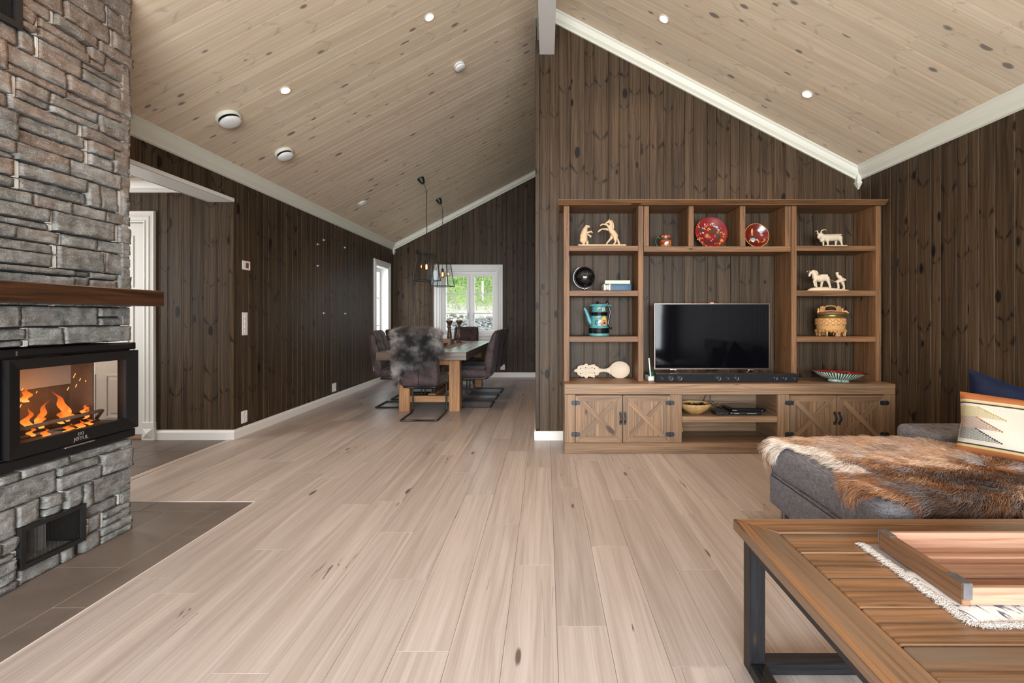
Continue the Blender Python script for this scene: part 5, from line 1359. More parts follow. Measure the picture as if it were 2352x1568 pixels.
wv=t.noise(t.comb(t.math('MULTIPLY',u,90.),t.math('MULTIPLY',v,700.),0.),1,2); c=t.mix(t.math('MULTIPLY_ADD',wv,1.6,-.4,clamp=True),t.mix(.16,bands,(0,0,0)),bands); t.bump(wv,.5,.001)
M['kilim']=t.out(c,.85,.15)
def basis(o,xd,tilt):
    xd=Vector(xd).normalized(); up=Vector((0,0,1)); nn=xd.cross(up)  # outward (toward viewer)
    q=Quaternion(xd,tilt); up=q@up; nn=q@nn
    return lambda p:Vector(o)+xd*p.x-nn*p.y*-1*-1+up*p.z
def frame3(o,xd,lean):
    """pillow frame: x along xd, -y local faces the viewer, leaning back by lean"""
    xd=Vector(xd).normalized(); n=xd.cross(Vector((0,0,1))); u=Vector((0,0,1))*math.cos(lean)-n*math.sin(lean); nb=u.cross(xd)  # nb points away from n
    return lambda p:Vector(o)+xd*p.x+nb*p.y+u*p.z
ko=(2.275,2.125,.622)
kf=frame3(ko,(.6,-.8,-.03),.28)
kp=thing('lumbar_cushion','patterned cream cushion with terracotta bands and embroidered triangles on the sofa','cushion',(2.33,2.1,.47))
mb=MB(); pillow_mesh(mb,.265,.150,.062,kf,(30,22)); kc=mb.build('cushion_cover',M['kilim'],kp)
def kfront(x,z):
    a=x/.265;b=z/.15; k=max(0,(1-a**4))**.55*max(0,(1-b**4))**.55
    wr=.006*noise.noise(Vector((a*2.2,b*2.2,-4)))+.004*math.sin(a*7+b*3)*k
    return kf(Vector((x*(1-.045*(1-abs(b))*abs(a)**3),-(.062*k+wr*(k>.05))-.0014,z*(1-.045*(1-abs(a))*abs(b)**3))))
for (zc,hh_,ln,col,nm) in((.052,.024,.175,(.45,.34,.10),'yellow'),(-.002,.026,.165,(.30,.12,.07),'brown'),(-.058,.026,.165,(.035,.035,.05),'black')):
    mb=MB(); m_=plain(nm+'_yarn',col,.8,.1); rows=13
    for r in range(rows):
        f=abs((r-(rows-1)/2)/((rows-1)/2)); L_=ln*(.42+.58*(1-r/(rows-1)))
        z=zc+hh_*((r-(rows-1)/2)/((rows-1)/2)); x=-.258
        while x<-.258+L_-.012:
            a=kfront(x+.0005,z);b=kfront(x+.0085,z); mb.bar(a,b,.0038,.0014,up=(0,0,1),ch=0); x+=.0105+(.001 if r%2 else 0)
        e=kfront(-.258+L_,z); mb.ell(e,.0036,seg=6,rings=4)
    mb.build('embroidery',m_,kc,label=nm+' embroidered triangle')
nf=frame3((2.475,2.335,.655),(.72,-.69,0),.20)
def nrot(p):
    return nf(Vector((p.x,p.y,p.z-.40*(p.x+.225)*(p.z+.225)/.45)))
t=NT('navy_velvet'); o=t.obj(); n1=t.noise(o,7,3,.5)
c=t.mix(t.math('MULTIPLY_ADD',n1,1.6,-.3,clamp=True),(.0015,.003,.010),(.005,.010,.034)); t.p.inputs['Sheen Weight'].default_value=.05; t.p.inputs['Sheen Tint'].default_value=(.25,.35,.9,1)
M['velvet']=t.out(c,.7,.2)
mb=MB(); pillow_mesh(mb,.225,.225,.075,nrot,(24,24)); single('velvet_cushion',mb,M['velvet'],'dark navy blue velvet cushion behind the patterned one','cushion')

# brown sheepskin over the chaise
def drape(x,y):
    """point and normal of the chaise surface (plus a little) at unrolled coordinates"""
    r=.045; z=.470; nx=ny=0.; X,Y,Z=x,y,z
    ex=SX0+r-.002; ey=SY0+r-.002; fy=SY1-r
    N=Vector((0,0,1))
    def bend(d):
        a=min(d/r,PI/2); return r*math.sin(a),r*(1-math.cos(a))+max(0,d-r*PI/2),a
    if y<ey:
        h_,dz,a=bend(ey-y); Y=ey-h_; Z-=dz; N=Vector((0,-math.sin(a),math.cos(a)))
    elif y>fy:
        h_,dz,a=bend(y-fy); Y=fy+h_; Z-=dz; N=Vector((0,math.sin(a),math.cos(a)))
    if x<ex:
        h_,dz,a=bend(ex-x); X=ex-h_; Z-=dz; N=(N+Vector((-math.sin(a)*1.5,0,-(1-math.cos(a))))).normalized()
    return Vector((X,Y,Z)),N
outline=[(1.17,2.60),(1.20,2.47),(1.32,2.37),(1.35,2.25),(1.33,2.12),(1.36,2.02),(1.25,1.93),(1.235,1.84),(1.30,1.735),(1.40,1.70),(1.46,1.62),(1.56,1.56),(1.70,1.50),(1.90,1.48),(2.10,1.49),(2.28,1.55),(2.33,1.72),(2.30,1.90),(2.17,2.12),(2.14,2.22),(2.20,2.34),(2.16,2.44),(2.08,2.56),(1.95,2.62),(1.7,2.61),(1.45,2.63),(1.28,2.64)]
def inside(x,y):
    c=False;n=len(outline)
    for i in range(n):
        x1,y1=outline[i];x2,y2=outline[(i+1)%n]
        if (y1>y)!=(y2>y) and x<(x2-x1)*(y-y1)/(y2-y1)+x1: c=not c
    return c
def edged(x,y):
    m=9
    for i in range(len(outline)):
        a=Vector(outline[i]);b=Vector(outline[(i+1)%len(outline)]);p=Vector((x,y));t_=max(0,min(1,(p-a).dot(b-a)/(b-a).length_squared)); m=min(m,(p-a-(b-a)*t_).length)
    return m
sk=thing('sheepskin','long-haired brown and white sheepskin thrown over the grey chaise','sheepskin',(1.8,2.1,.46))
mb=MB(); n=70
pts={}
for i in range(n):
    for j in range(n):
        x=1.15+1.22*i/n;y=1.46+1.2*j/n;s=1.22/n;s2=1.2/n
        if inside(x+s/2,y+s2/2):
            ids=[]
            for a,b in((0,0),(1,0),(1,1),(0,1)):
                k=(i+a,j+b)
                if k not in pts: pts[k]=mb.add([drape(x+a*s,y+b*s2)[0]])
                ids.append(pts[k])
            mb.face(ids,None,0,0,True)
mb.build('hide',plain('tan_hide',(.26,.15,.08),.9,.1),sk)
P=[];N=[];D=[];Ls=[];C=[]
pal=[np.array(c) for c in((.22,.095,.042),(.40,.215,.115),(.12,.066,.042),(.58,.41,.29),(.42,.37,.36),(.70,.62,.55))]
while len(P)<36000:
    x=random.uniform(1.15,2.37);y=random.uniform(1.46,2.66)
    if not inside(x,y): continue
    p,nn=drape(x,y); e_=edged(x,y)
    # parting line runs diagonally; hair flows away from it and downhill
    cx_,cy_=1.95,2.06+.0*x
    d=Vector((x-2.05,(y-2.10)*.9)); 
    if d.length<.01: d=Vector((1,0))
    d.normalize()
    q=Vector((x*3.2,y*3.2,0)); sw=noise.noise(q)*1.1+noise.noise(q*3)*.6
    d=Vector((d.x*math.cos(sw)-d.y*math.sin(sw),d.x*math.sin(sw)+d.y*math.cos(sw)))
    # push the flat direction through the drape
    p2,_=drape(x+d.x*.01,y+d.y*.01); dd=(p2-p).normalized()
    cl=noise.noise(Vector((x*55,y*55,3)))           # clumps
    m=noise.noise(Vector((x*5,y*5,7)))+.5*noise.noise(Vector((x*16,y*16,2)))+.55*cl
    left=max(0,1-(x-1.20)/.30); white=0
    if x<1.56 and e_<.10+.04*noise.noise(Vector((x*9,y*9,1))) and 1.97<y<2.52: white=1
    if m>.42: c=pal[3]
    elif m>.15: c=pal[1]
    elif m>-.12: c=pal[0] if y<2.2 else pal[1]
    elif m>-.40: c=pal[4]*(.5 if y<2.0 else .9)
    else: c=pal[2]
    if y<2.05 and x>1.45: c=c*.72 if m<.42 else c*.85
    elif y>2.15: c=c*.6+pal[3]*.45
    if white: c=pal[5]*(1.15 if m>-.2 else .85)
    P.append(p);N.append(nn);D.append(dd+Vector((random.gauss(0,.16),random.gauss(0,.16),random.gauss(0,.06))));Ls.append(random.uniform(.065,.13)*(.75 if e_<.04 else 1));C.append(np.clip(c*random.uniform(.75,1.25),0,1))
Dn=np.array(D);Dn/=np.linalg.norm(Dn,axis=1,keepdims=True)
Pn=np.array(P); nc=2600; ci=rng.choice(len(Pn),nc,replace=False); near=np.array([ci[np.argmin(((Pn[ci]-q_)**2).sum(1))] for q_ in Pn])
Ln=np.array(Ls)*.35+np.array(Ls)[near]*.65; Dn=Dn*.35+Dn[near]*.65; Dn/=np.linalg.norm(Dn,axis=1,keepdims=True); Cn=np.array(C)*.45+np.array(C)[near]*.55
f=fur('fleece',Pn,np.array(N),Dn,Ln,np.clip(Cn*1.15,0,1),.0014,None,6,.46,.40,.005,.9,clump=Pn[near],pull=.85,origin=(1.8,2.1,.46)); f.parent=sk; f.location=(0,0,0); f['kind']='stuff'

# ================================================================== DINING TABLE
dt=thing('dining_table','heavy timber dining table with square golden-brown legs under the pendant lamps','dining table',(-1.457,6.59,0))
DXa,DXb,DYa,DYb=-1.985,-.929,5.306,7.87
mb=MB(); 
for i in range(7):
    a=DXa+.10+(DXb-DXa-.20)*i/7; b=DXa+.10+(DXb-DXa-.20)*(i+1)/7; mb.box(a+.001,b-.001,DYa+.10,DYb-.10,.690,.7495,ch=.002,g=1)
mb.build('tabletop',M['tabletop'],dt)
mb=MB()
mb.box(DXa,DXb,DYa,DYa+.099,.655,.750,ch=.003,g=0);mb.box(DXa,DXb,DYb-.099,DYb,.655,.750,ch=.003,g=0);mb.box(DXa,DXa+.099,DYa+.1,DYb-.1,.655,.750,ch=.003,g=1);mb.box(DXb-.099,DXb,DYa+.1,DYb-.1,.655,.750,ch=.003,g=1)
mb.build('top_frame',M['tabletop'],dt)
Wg=M['beamwood']
for x in(-1.804,-1.190):
    for y in(5.576,7.48):
        mb=MB(); mb.box(x,x+.132,y,y+.125,0,.655,ch=.006,g=2); mb.build('leg',Wg,dt)
for y in(5.60,7.50):
    mb=MB(); mb.box(-1.672,-1.19,y,y+.08,.112,.190,ch=.004,g=0); mb.build('stretcher',Wg,dt)
mb=MB(); mb.box(-1.47,-1.38,5.68,7.50,.122,.205,ch=.004,g=1); mb.build('stretcher',Wg,dt)
mb=MB(); mb.box(-1.672,-1.19,5.60,5.68,.57,.655,ch=.003,g=0); mb.build('apron',Wg,dt)
# runner
t=NT('beige_linen'); o=t.obj(); wv=t.noise(o,260,2); t.bump(wv,.4,.001)
M['linen']=t.out(t.mix(wv,(.20,.165,.14),(.40,.34,.29)),.9,.1)
mb=MB(); mb.grid(10,60,lambda u,v:(-1.68+.435*u,5.95+1.72*v,.7515+.0008*math.sin(v*30))); single('table_runner',mb,M['linen'],'narrow beige linen runner lying along the dining table','cloth')
# candle holders
prof=[(.058,0),(.060,.012),(.050,.022),(.030,.030),(.022,.045),(.034,.060),(.038,.10),(.034,.15),(.024,.21),(.020,.232),(.030,.240),(.032,.250),(.020,.262),(.018,.275),(.030,.295),(.040,.318),(.052,.335),(.054,.352),(.046,.356),(.001,.350)]
for x,y,lab in((-1.503,7.08,'left turned dark wooden candlestick on the dining table'),(-1.378,7.22,'right turned dark wooden candlestick on the dining table')):
    mb=MB(); mb.lathe(prof,(x,y,.7525),28); single('candlestick',mb,M['darkwood'],lab,'candlestick','turned candlesticks',origin=(x,y,.7525))
bx_=thing('wooden_box','old light wooden box with two compartments on the dining table runner','box',(-1.53,6.83,.7525))
mb=MB(); z0,z1=.7525,.832
mb.box(-1.66,-1.405,6.69,6.705,z0,z1,g=0);mb.box(-1.66,-1.405,6.965,6.98,z0,z1,g=0);mb.box(-1.66,-1.645,6.705,6.965,z0,z1,g=1);mb.box(-1.42,-1.405,6.705,6.965,z0,z1,g=1);mb.box(-1.645,-1.42,6.705,6.965,z0,z0+.01,g=1)
mb.build('sides',wood('old_crate_wood',(.42,.28,.17),(.24,.15,.09),(.1,.05,.03),.7,.2,bump=.3),bx_)
mb=MB(); mb.box(-1.645,-1.42,6.825,6.835,z0+.01,z1-.01,g=0); mb.build('divider',M['traydark'],bx_)
mb=MB(); mb.box(-1.43,-1.4035,6.688,6.698,z0+.01,z1+.001,ch=.001); mb.build('metal_edge',M['tin'],bx_)
mb=MB(); o_=(-1.455,6.27,.7525)
mb.lathe([(.04,0),(.055,.003),(.085,.022),(.105,.042),(.108,.046),(.098,.044),(.07,.018),(.03,.010),(.001,.009)],o_,30,sy=.75)
single('dark_bowl',mb,plain('charred_wood',(.02,.015,.014),.6,.3,nz=.5,ns=30,bump=.4),'shallow dark oval bowl in front of the wooden box on the dining table','bowl',origin=o_)
for i,(dx,dy,s) in enumerate(((-.02,.0,.022),(.025,.01,.02),(.0,-.03,.018))):
    mb=MB(); mb.ell((o_[0]+dx,o_[1]+dy,.7525+.030),(s,s,s*.9)); single('dark_cone',mb,M['darkwood'],('small dark cone at the left in the shallow dark bowl','small dark cone at the right in the shallow dark bowl','small dark cone at the near side of the shallow dark bowl')[i],'cone','cones in the dark bowl')

# ================================================================== CHAIRS
t=NT('aubergine_suede'); o=t.obj(); n1=t.noise(o,9,4,.6,.4); n2=t.noise(o,60,3,.6)
c=t.mix(t.math('MULTIPLY_ADD',n1,2.6,-.85,clamp=True),(.018,.011,.011),(.078,.048,.050)); t.bump(n2,.25,.001)
t.p.inputs['Sheen Weight'].default_value=.06; M['suede']=t.out(c,.62,.3)
M['tube']=plain('black_powder_coated_tube',(.010,.010,.011),.38,.5)
def fillet(pts,r,n=5):
    pts=[Vector(p) for p in pts]; out=[pts[0]]
    for i in range(1,len(pts)-1):
        a=(pts[i-1]-pts[i]).normalized();b=(pts[i+1]-pts[i]).normalized()
        rr=min(r[i] if isinstance(r,list) else r,(pts[i-1]-pts[i]).length*.45,(pts[i+1]-pts[i]).length*.45)
        p=pts[i]+a*rr;q=pts[i]+b*rr
        for k in range(n+1):
            s=k/n; out.append(p*(1-s)**2+pts[i]*2*s*(1-s)+q*s*s)
    out.append(pts[-1]); return out
def chair_src(variant=0):
    ch=thing('dining_chair','x','chair')
    w=.205; ga=-.245; gb=.235
    r=[0,.012,.07,.05,.0]
    mb=MB(); z=.010
    half=lambda s:[(0,ga,z),(s*w,ga,z),(s*w,gb,z),(s*w,gb-.015,.378),(s*w*.92,-.19,.372),(0,-.20,.372)]
    for s in(-1,1): mb.tube(fillet(half(s),[0,.012,.060,.03,.03,0]),.0105,8)
    mb.tube([(-w*.98,gb-.03,.374),(w*.98,gb-.03,.374)],.009,8)
    mb.build('base_frame',M['tube'],ch)
    mb=MB()
    def sfn(p):
        q=p+Vector((0,.045,.442)); return q+Vector((0,0,.012*math.cos(p.x/.22*PI/2)*math.cos(p.y/.26*PI/2)-.030*max(0,p.y/.26)**3*(p.z<0)+.003*noise.noise(q*22)))
    mb.soft((.222,.250,.056),.035,sfn,(12,12,3)); mb.build('seat',M['suede'],ch)
    mb=MB()
    def bfn(p):
        # p.z -.30...30 up the back; p.y thickness
        s=(p.z+.30)/.60
        yc=-.215-.010*math.sin(s*PI)*-1-.095*s**1.3
        th=.75+.40*math.sin(min(1,s*1.15)*PI)**.8-.1*s
        front=p.y>0
        wr=0
        if front:
            wr=.010*abs(math.sin(p.x/.215*PI*1.5))**.5*(.6+.4*math.sin(s*PI))-.004
            wr+=.010*noise.noise(Vector((p.x*7,s*9,variant)))+.006*abs(noise.noise(Vector((p.x*30,s*14,2))))
        else:
            wr=-.004*math.exp(-(p.x/.008)**2)*-1+.002*noise.noise(Vector((p.x*14,s*8,5)))
        side=1+.05*math.sin(s*PI)
        top=.0
        if s>.93: top=-.022*max(0,p.y/.05)
        q=Vector((p.x*side+.004*noise.noise(Vector((s*12,p.y*30,variant)))*(abs(p.x)>.15),yc+p.y*th+wr,.388+.598*s+top))
        return q
    mb.soft((.213,.052,.30),.038,bfn,(18,4,22)); bk=mb.build('backrest',M['suede'],ch)
    mb=MB(); pts=[]
    for i in range(15):
        s=i/14*.96+.02; pts.append(bfn(Vector((0,-.052,-.30+.60*s)))+Vector((0,-.001,0)))
    mb.tube(pts,.0032,6); mb.build('back_seam',plain('dark_suede_seam',(.02,.012,.013),.8,.1),bk)
    for s in(-1,1):
        mb=MB(); mb.tube([bfn(Vector((s*.205,-.050,-.28+.56*i/12)))+Vector((s*.002,-.002,0)) for i in range(13)],.003,6); mb.build('side_piping',M['suede'],bk)
    return ch
labs=['dining chair at the near end of the table, back draped with curly dark fleece','nearest aubergine suede chair on the right side of the dining table','middle aubergine suede chair on the right side of the dining table','farthest aubergine suede chair on the right side, beside the far table leg','nearest aubergine suede chair on the left side, in front of the tall narrow window','middle aubergine suede chair on the left side, half hidden by the fleece','farthest aubergine suede chair on the left side, seen above the fleece','aubergine suede chair at the far head of the table under the window']
pos=[(-1.415,5.305,0),(-.955,6.03,PI/2),(-.950,6.585,PI/2),(-.935,7.165,PI/2),(-1.925,6.00,-PI/2),(-1.925,6.585,-PI/2),(-1.925,7.165,-PI/2),(-1.455,8.03,PI)]
src=chair_src()
for i,(x,y,a) in enumerate(pos):
    o=src if i==0 else copy_tree(src)
    o.location=(x,y,0); o.rotation_euler=(0,0,a); tag(o,labs[i],'chair','suede chairs round the dining table')
# curly dark fleece over the near chair
cx,cy=-1.415,5.305
def cback(s,u,side):
    """s height 0..1, u across (beyond 1 the hide wraps over the side); side -1 rear face, +1 front"""
    yc=-.215+.010*math.sin(s*PI)-.095*s**1.3; th=.052*(.75+.40*math.sin(min(1,s*1.15)*PI)**.8-.1*s)
    o=max(0,abs(u)-1); sg=1 if u>0 else -1
    x=sg*(min(abs(u),1)*.222+ .020*(1-math.exp(-o*8))); zz=-.16*max(0,abs(u)-.55)**2*max(0,s-.4)+.006
    return Vector((cx+x*(1+.05*math.sin(s*PI)),cy+yc+side*(th+.012)+ (o*.22 if side<0 else 0),.388+.602*s+zz))
sk2=thing('fleece_throw','curly black and grey sheepskin hanging over the nearest dining chair','sheepskin',(cx,cy-.3,.7))
P=[];N=[];D=[];Ls=[];C=[]
def low(u):  # lowest point of the rear flap
    return .42-.10*math.cos(u*2.2)+.10*max(0,u)-.34*max(0,-u-.45)/.55*1.15
mb=MB(); mb.grid(24,16,lambda a,b:cback(min(.995,low(a*2-1)+(1-low(a*2-1))*b),a*2-1,-1)+Vector((0,-.001,0)),0,True); mb.grid(24,8,lambda a,b:cback(.62+.375*b,a*2-1,1),0,True)
mb.grid(24,3,lambda a,b:cback(.995,a*2-1,-1)*(1-b)+cback(.995,a*2-1,1)*b,0,True)
mb.build('hide',plain('grey_hide',(.05,.045,.045),.9,.1),sk2)
while len(P)<26000:
    r=random.random(); u=random.uniform(-1.3,1.3)
    if r<.60:
        s=random.uniform(.02,1.0)
        if s<low(u)+.03*noise.noise(Vector((u*6,0,0))): continue
        p=cback(s,u,-1); n=Vector((u*.9 if abs(u)>.75 else u*.3,-1,.15+.9*max(0,s-.75)*4)).normalized(); d=Vector((u*.3,0,-1))
    elif r<.80: s=1.0; p=cback(1.0,u,0)+Vector((0,random.uniform(-.06,.05),.0)); n=Vector((u*.3,-.3,1)).normalized(); d=Vector((u*.5,random.uniform(-1.2,.6),.3))
    elif r<.92:
        sd_=random.choice((-1,1)); s=random.uniform(max(.1,low(sd_)),1); p=cback(s,sd_*1.02,random.uniform(-1,1)); n=Vector((sd_,0,.1)).normalized(); d=Vector((0,-.2,-1))
    else:
        s=random.uniform(.62,1); p=cback(s,u,1); n=Vector((0,1,0)); d=Vector((0,0,-1))
    d=(d+Vector((random.gauss(0,.5),random.gauss(0,.3),random.gauss(0,.4)))).normalized()
    m=noise.noise(p*7)+.7*noise.noise(p*26)
    c=np.array((.026,.024,.026)) if m<-.08 else (np.array((.11,.104,.104)) if m<.35 else np.array((.30,.285,.275)))
    if abs(u)>.85 or s>.97: c=c*1.5+np.array((.05,.035,.025))
    P.append(p);N.append(n);D.append(d);Ls.append(random.uniform(.045,.085));C.append(np.clip(c*random.uniform(.6,1.5),0,1))
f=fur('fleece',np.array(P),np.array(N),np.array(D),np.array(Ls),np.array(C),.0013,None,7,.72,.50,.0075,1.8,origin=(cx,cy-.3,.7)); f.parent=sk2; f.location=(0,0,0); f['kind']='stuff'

# ================================================================== PENDANTS
M['lampglass']=glass('lantern_glass',(.93,.95,.94),.55)
M['amber']=glass('amber_bulb_glass',(1.0,.62,.38),.6)
M['filament']=emit('glowing_filament',(1,.50,.20),14)
def pendant(cx,cy,phi,ex,lab):
    zt,zb=2.065,1.680; r=thing('pendant_lamp',lab,'pendant lamp',(cx,cy,zb))
    Mx=Matrix.Translation((cx,cy,0))@Matrix.Rotation(phi,4,'Z'); A=.1535;B=.1025
    lo=[Vector((a*A,b*A,zb)) for a,b in((-1,-1),(1,-1),(1,1),(-1,1))]; hi=[Vector((a*B,b*B,zt)) for a,b in((-1,-1),(1,-1),(1,1),(-1,1))]
    mb=MB(); mb.M=Mx; w=.011
    for i in range(4):
        k=(i+1)%4; mb.bar(lo[i],lo[k],w,w,ch=0); mb.bar(hi[i],hi[k],w,w,ch=0); mb.bar(lo[i],hi[i],w,w,up=(1,0,0),ch=0)
        for c in(lo[i],hi[i]): mb.box(c.x-w/2,c.x+w/2,c.y-w/2,c.y+w/2,c.z-w/2,c.z+w/2,ch=0)
    mb.bar((-B,0,zt),(B,0,zt),.02,.004,ch=0); mb.bar((0,-B,zt),(0,B,zt),.02,.004,ch=0)
    mb.build('lantern_frame',M['black'],r)
    for i in range(4):
        k=(i+1)%4; mb=MB(); mb.M=Mx; c=(lo[i]+lo[k])/2; n=Vector((c.x,c.y,0)).normalized()*.0
        b=mb.add([lo[i],lo[k],hi[k],hi[i]]); mb.face([b,b+1,b+2,b+3]); mb.build('glass_pane',M['lampglass'],r)
    mb=MB(); mb.tube([(cx,cy,zt),(cx,cy,1.975)],.004,6); mb.lathe([(.010,0),(.020,.004),(.021,.045),(.016,.058),(.006,.064)],(cx,cy,1.917),16); mb.build('lamp_holder',M['black'],r)
    mb=MB(); mb.lathe([(.001,-.098),(.020,-.094),(.038,-.080),(.047,-.058),(.046,-.040),(.034,-.020),(.018,-.006),(.015,.004)],(cx,cy,1.917),24,cap=False); bl=mb.build('bulb',M['amber'],r)
    mb=MB(); pts=[]
    for i in range(8):
        a=2*PI*i/8; pts+=[(cx+.010*math.cos(a),cy+.010*math.sin(a),1.905 if i%2 else 1.848)]
    mb.tube(pts,.0022,6); mb.build('filament',M['filament'],bl)
    # canopy, cord and chain
    zc=ceil(ex[0]); N=Vector((SLP,0,-1)).normalized(); C0=Vector((ex[0],ex[1],zc)); s=Vector((0,0,1)).rotation_difference(N).to_matrix().to_4x4()
    mb=MB(); mb.lathe([(.052,0),(.052,.006),(.030,.075),(.024,.082),(.001,.083)],C0,22,M=s); mb.build('canopy',M['black'],r)
    e0=C0+N*.083; hook=Vector((cx,cy,e0.z-.10))
    mb=MB(); mb.tube([e0,e0+(hook-e0)*.5+Vector((0,0,.01)),hook],.004,6); mb.tube([hook+Vector((.014*math.cos(a),0,-.014+.014*math.sin(a))) for a in [i*PI/6 for i in range(12)]],.0025,6,closed=True); mb.build('hook',M['black'],r)
    mb=MB(); z=hook.z-.02; i=0
    while z>zt+.02:
        L_=.026; ring=[Vector((0,.007*math.cos(a),.5*L_*math.sin(a))) for a in [k*PI/4 for k in range(8)]]
        if i%2: ring=[Vector((v.y,0,v.z)) for v in ring]
        mb.tube([Vector((cx,cy,z-.013))+v for v in ring],.0022,5,closed=True); z-=.0205; i+=1
    mb.build('chain',M['black'],r)
    mb=MB(); pts=[]; z=hook.z
    k=0
    while z>zt-.005: pts.append((cx+.010*math.sin(k*.9),cy+.006*math.cos(k*1.3),z)); z-=.06; k+=1
    pts.append((cx,cy,zt)); mb.tube(pts,.0025,6); mb.build('cord',M['black'],r)
    d=bpy.data.lights.new('bulb_light','POINT'); d.energy=1.2; d.color=(1,.55,.28); d.shadow_soft_size=.012; o=bpy.data.objects.new('bulb_light',d); COL.objects.link(o); o.location=(cx,cy,1.875)
pendant(-1.715,6.53,math.radians(33),(-1.80,6.53),'nearer black glass lantern pendant hanging over the dining table')
pendant(-1.743,7.67,math.radians(82),(-1.813,7.67),'farther black glass lantern pendant hanging before the window')
# ================================================================== THINGS ON THE SHELVES
S1,S2,S3,S0=1.789,1.394,.990,.5935
# --- carved bear and rearing horse on one plank
YF_=4.045
def A(zx,zy,dy=0.,Y=YF_,ox=1310,oy=480,k=180/2352):
    p=at(ox+zx*k,oy+zy*k,Y); p.z=p.z; return Vector((p.x,Y+dy,p.z))
zoff=S1+.001-A(0,1095).z          # rest the plank on the shelf
def B(zx,zy,dy=0.): v=A(zx,zy,dy); v.z+=zoff; return v
u_=180/2352*YF_/1045              # metres per zoom pixel
g=thing('carved_group','pale carved bear and rearing horse facing each other on one plank','carving',B(950,1095))
mb=MB(); a=B(228,1095);b=B(1655,1058); mb.box(a.x,b.x,YF_-.035,YF_+.035,S1+.001,B(0,1055).z,ch=.003,g=0); mb.build('plank',M['carve'],g)
def L(mb,pts,rad,dy=0.,f=B,k=None):
    k=k or u_; mb.limb([f(x,y,dy if not isinstance(dy,list) else dy[i]) for i,(x,y) in enumerate(pts)],[r*k for r in rad])
mb=MB()
L(mb,[(400,900),(400,780),(420,690),(440,610)],[120,115,100,80]); L(mb,[(440,610),(480,520),(515,495)],[82,52,40]); L(mb,[(515,495),(580,492)],[38,14]); L(mb,[(530,520),(580,535)],[24,10])
mb.ell(B(470,468,-.004),9*u_*2);mb.ell(B(470,468,.008),9*u_*2)
L(mb,[(480,710),(560,680),(620,660),(655,700)],[36,30,26,16],[-.010,-.014,-.014,-.014]); L(mb,[(490,740),(560,750),(615,790),(600,825)],[34,28,30,16],[.012,.016,.016,.016])
L(mb,[(370,920),(395,980),(400,1045)],[95,52,34],[-.010,-.012,-.012]); L(mb,[(470,920),(515,970),(510,1045)],[60,44,34],[.012,.014,.014]); L(mb,[(400,1048),(425,1050)],[26,20],-.012); L(mb,[(510,1048),(540,1050)],[26,20],.014)
fuse(mb.build('bear',M['carve'],g),.0022)
mb=MB()
L(mb,[(1345,790),(1290,700),(1225,620),(1190,560)],[95,88,80,72]); L(mb,[(1200,570),(1225,450),(1205,370),(1160,345)],[74,62,56,40]); L(mb,[(1165,350),(1105,385),(1060,415)],[48,32,22])
L(mb,[(1160,320),(1172,265)],[20,5]); L(mb,[(1240,330),(1290,430),(1300,540),(1290,590)],[20,22,18,8])
L(mb,[(1170,545),(1100,470),(1030,445),(960,445)],[45,32,24,18],[-.008,-.013,-.014,-.014]); L(mb,[(960,445),(915,470),(890,495)],[20,24,14],-.014)
L(mb,[(1170,600),(1080,575),(970,570),(930,580)],[45,32,22,20],[.008,.013,.014,.014]); L(mb,[(930,580),(880,620),(840,655)],[24,30,18],.014)
L(mb,[(1350,800),(1345,900),(1355,950),(1335,1000),(1310,1035)],[75,50,30,26,28],[-.010]*5); L(mb,[(1260,800),(1225,860),(1160,930),(1110,985),(1100,1035)],[62,42,30,26,28],[.012]*5)
L(mb,[(1410,850),(1440,950),(1470,1045)],[16,36,34])
fuse(mb.build('horse',M['carve'],g),.0022)
# --- goat
k2=180/1411
def G(zx,zy,dy=0.,Y=4.06): p=at(1840+zx*k2,500+zy*k2,Y); return Vector((p.x,Y+dy,p.z))
zo=S1+.001-G(0,500).z
def Gz(x,y,dy=0.): v=G(x,y,dy); v.z+=zo; return v
ug=k2*4.06/1045
g=thing('carved_goat','pale carved billy goat with curved horns on a thin base','carving',Gz(580,500))
mb=MB(); a=Gz(400,500);b=Gz(795,485); mb.box(a.x,b.x,4.03,4.09,S1+.001,b.z,ch=.002,g=0); mb.build('base',M['carve2'],g)
mb=MB()
def Lg(p,r,dy=0.): L(mb,p,r,dy,Gz,ug)
Lg([(400,340),(480,345),(570,340),(650,335)],[62,68,66,62]); Lg([(400,340),(375,385)],[55,40]); Lg([(400,320),(350,290),(325,290)],[42,36,30]); Lg([(325,295),(312,335),(318,350)],[30,22,12]); Lg([(325,350),(325,380)],[8,3])
Lg([(345,260),(365,215),(405,197),(455,210)],[13,12,9,4],-.006); Lg([(315,260),(300,215),(262,225)],[12,10,4],.008)
Lg([(300,285),(272,268)],[8,5],-.01); Lg([(365,275),(388,250)],[9,5],.006)
for x,dy,k in((415,.012,0),(465,-.012,0)): Lg([(x-10,390),(x,440),(x+2,488)],[30,16,14],dy)
Lg([(640,360),(640,420),(633,480)],[40,18,14],.012); Lg([(680,350),(705,420),(722,480)],[46,20,14],-.012); Lg([(690,290),(735,290)],[20,7])
fuse(mb.build('goat',M['carve2'],g),.0020)
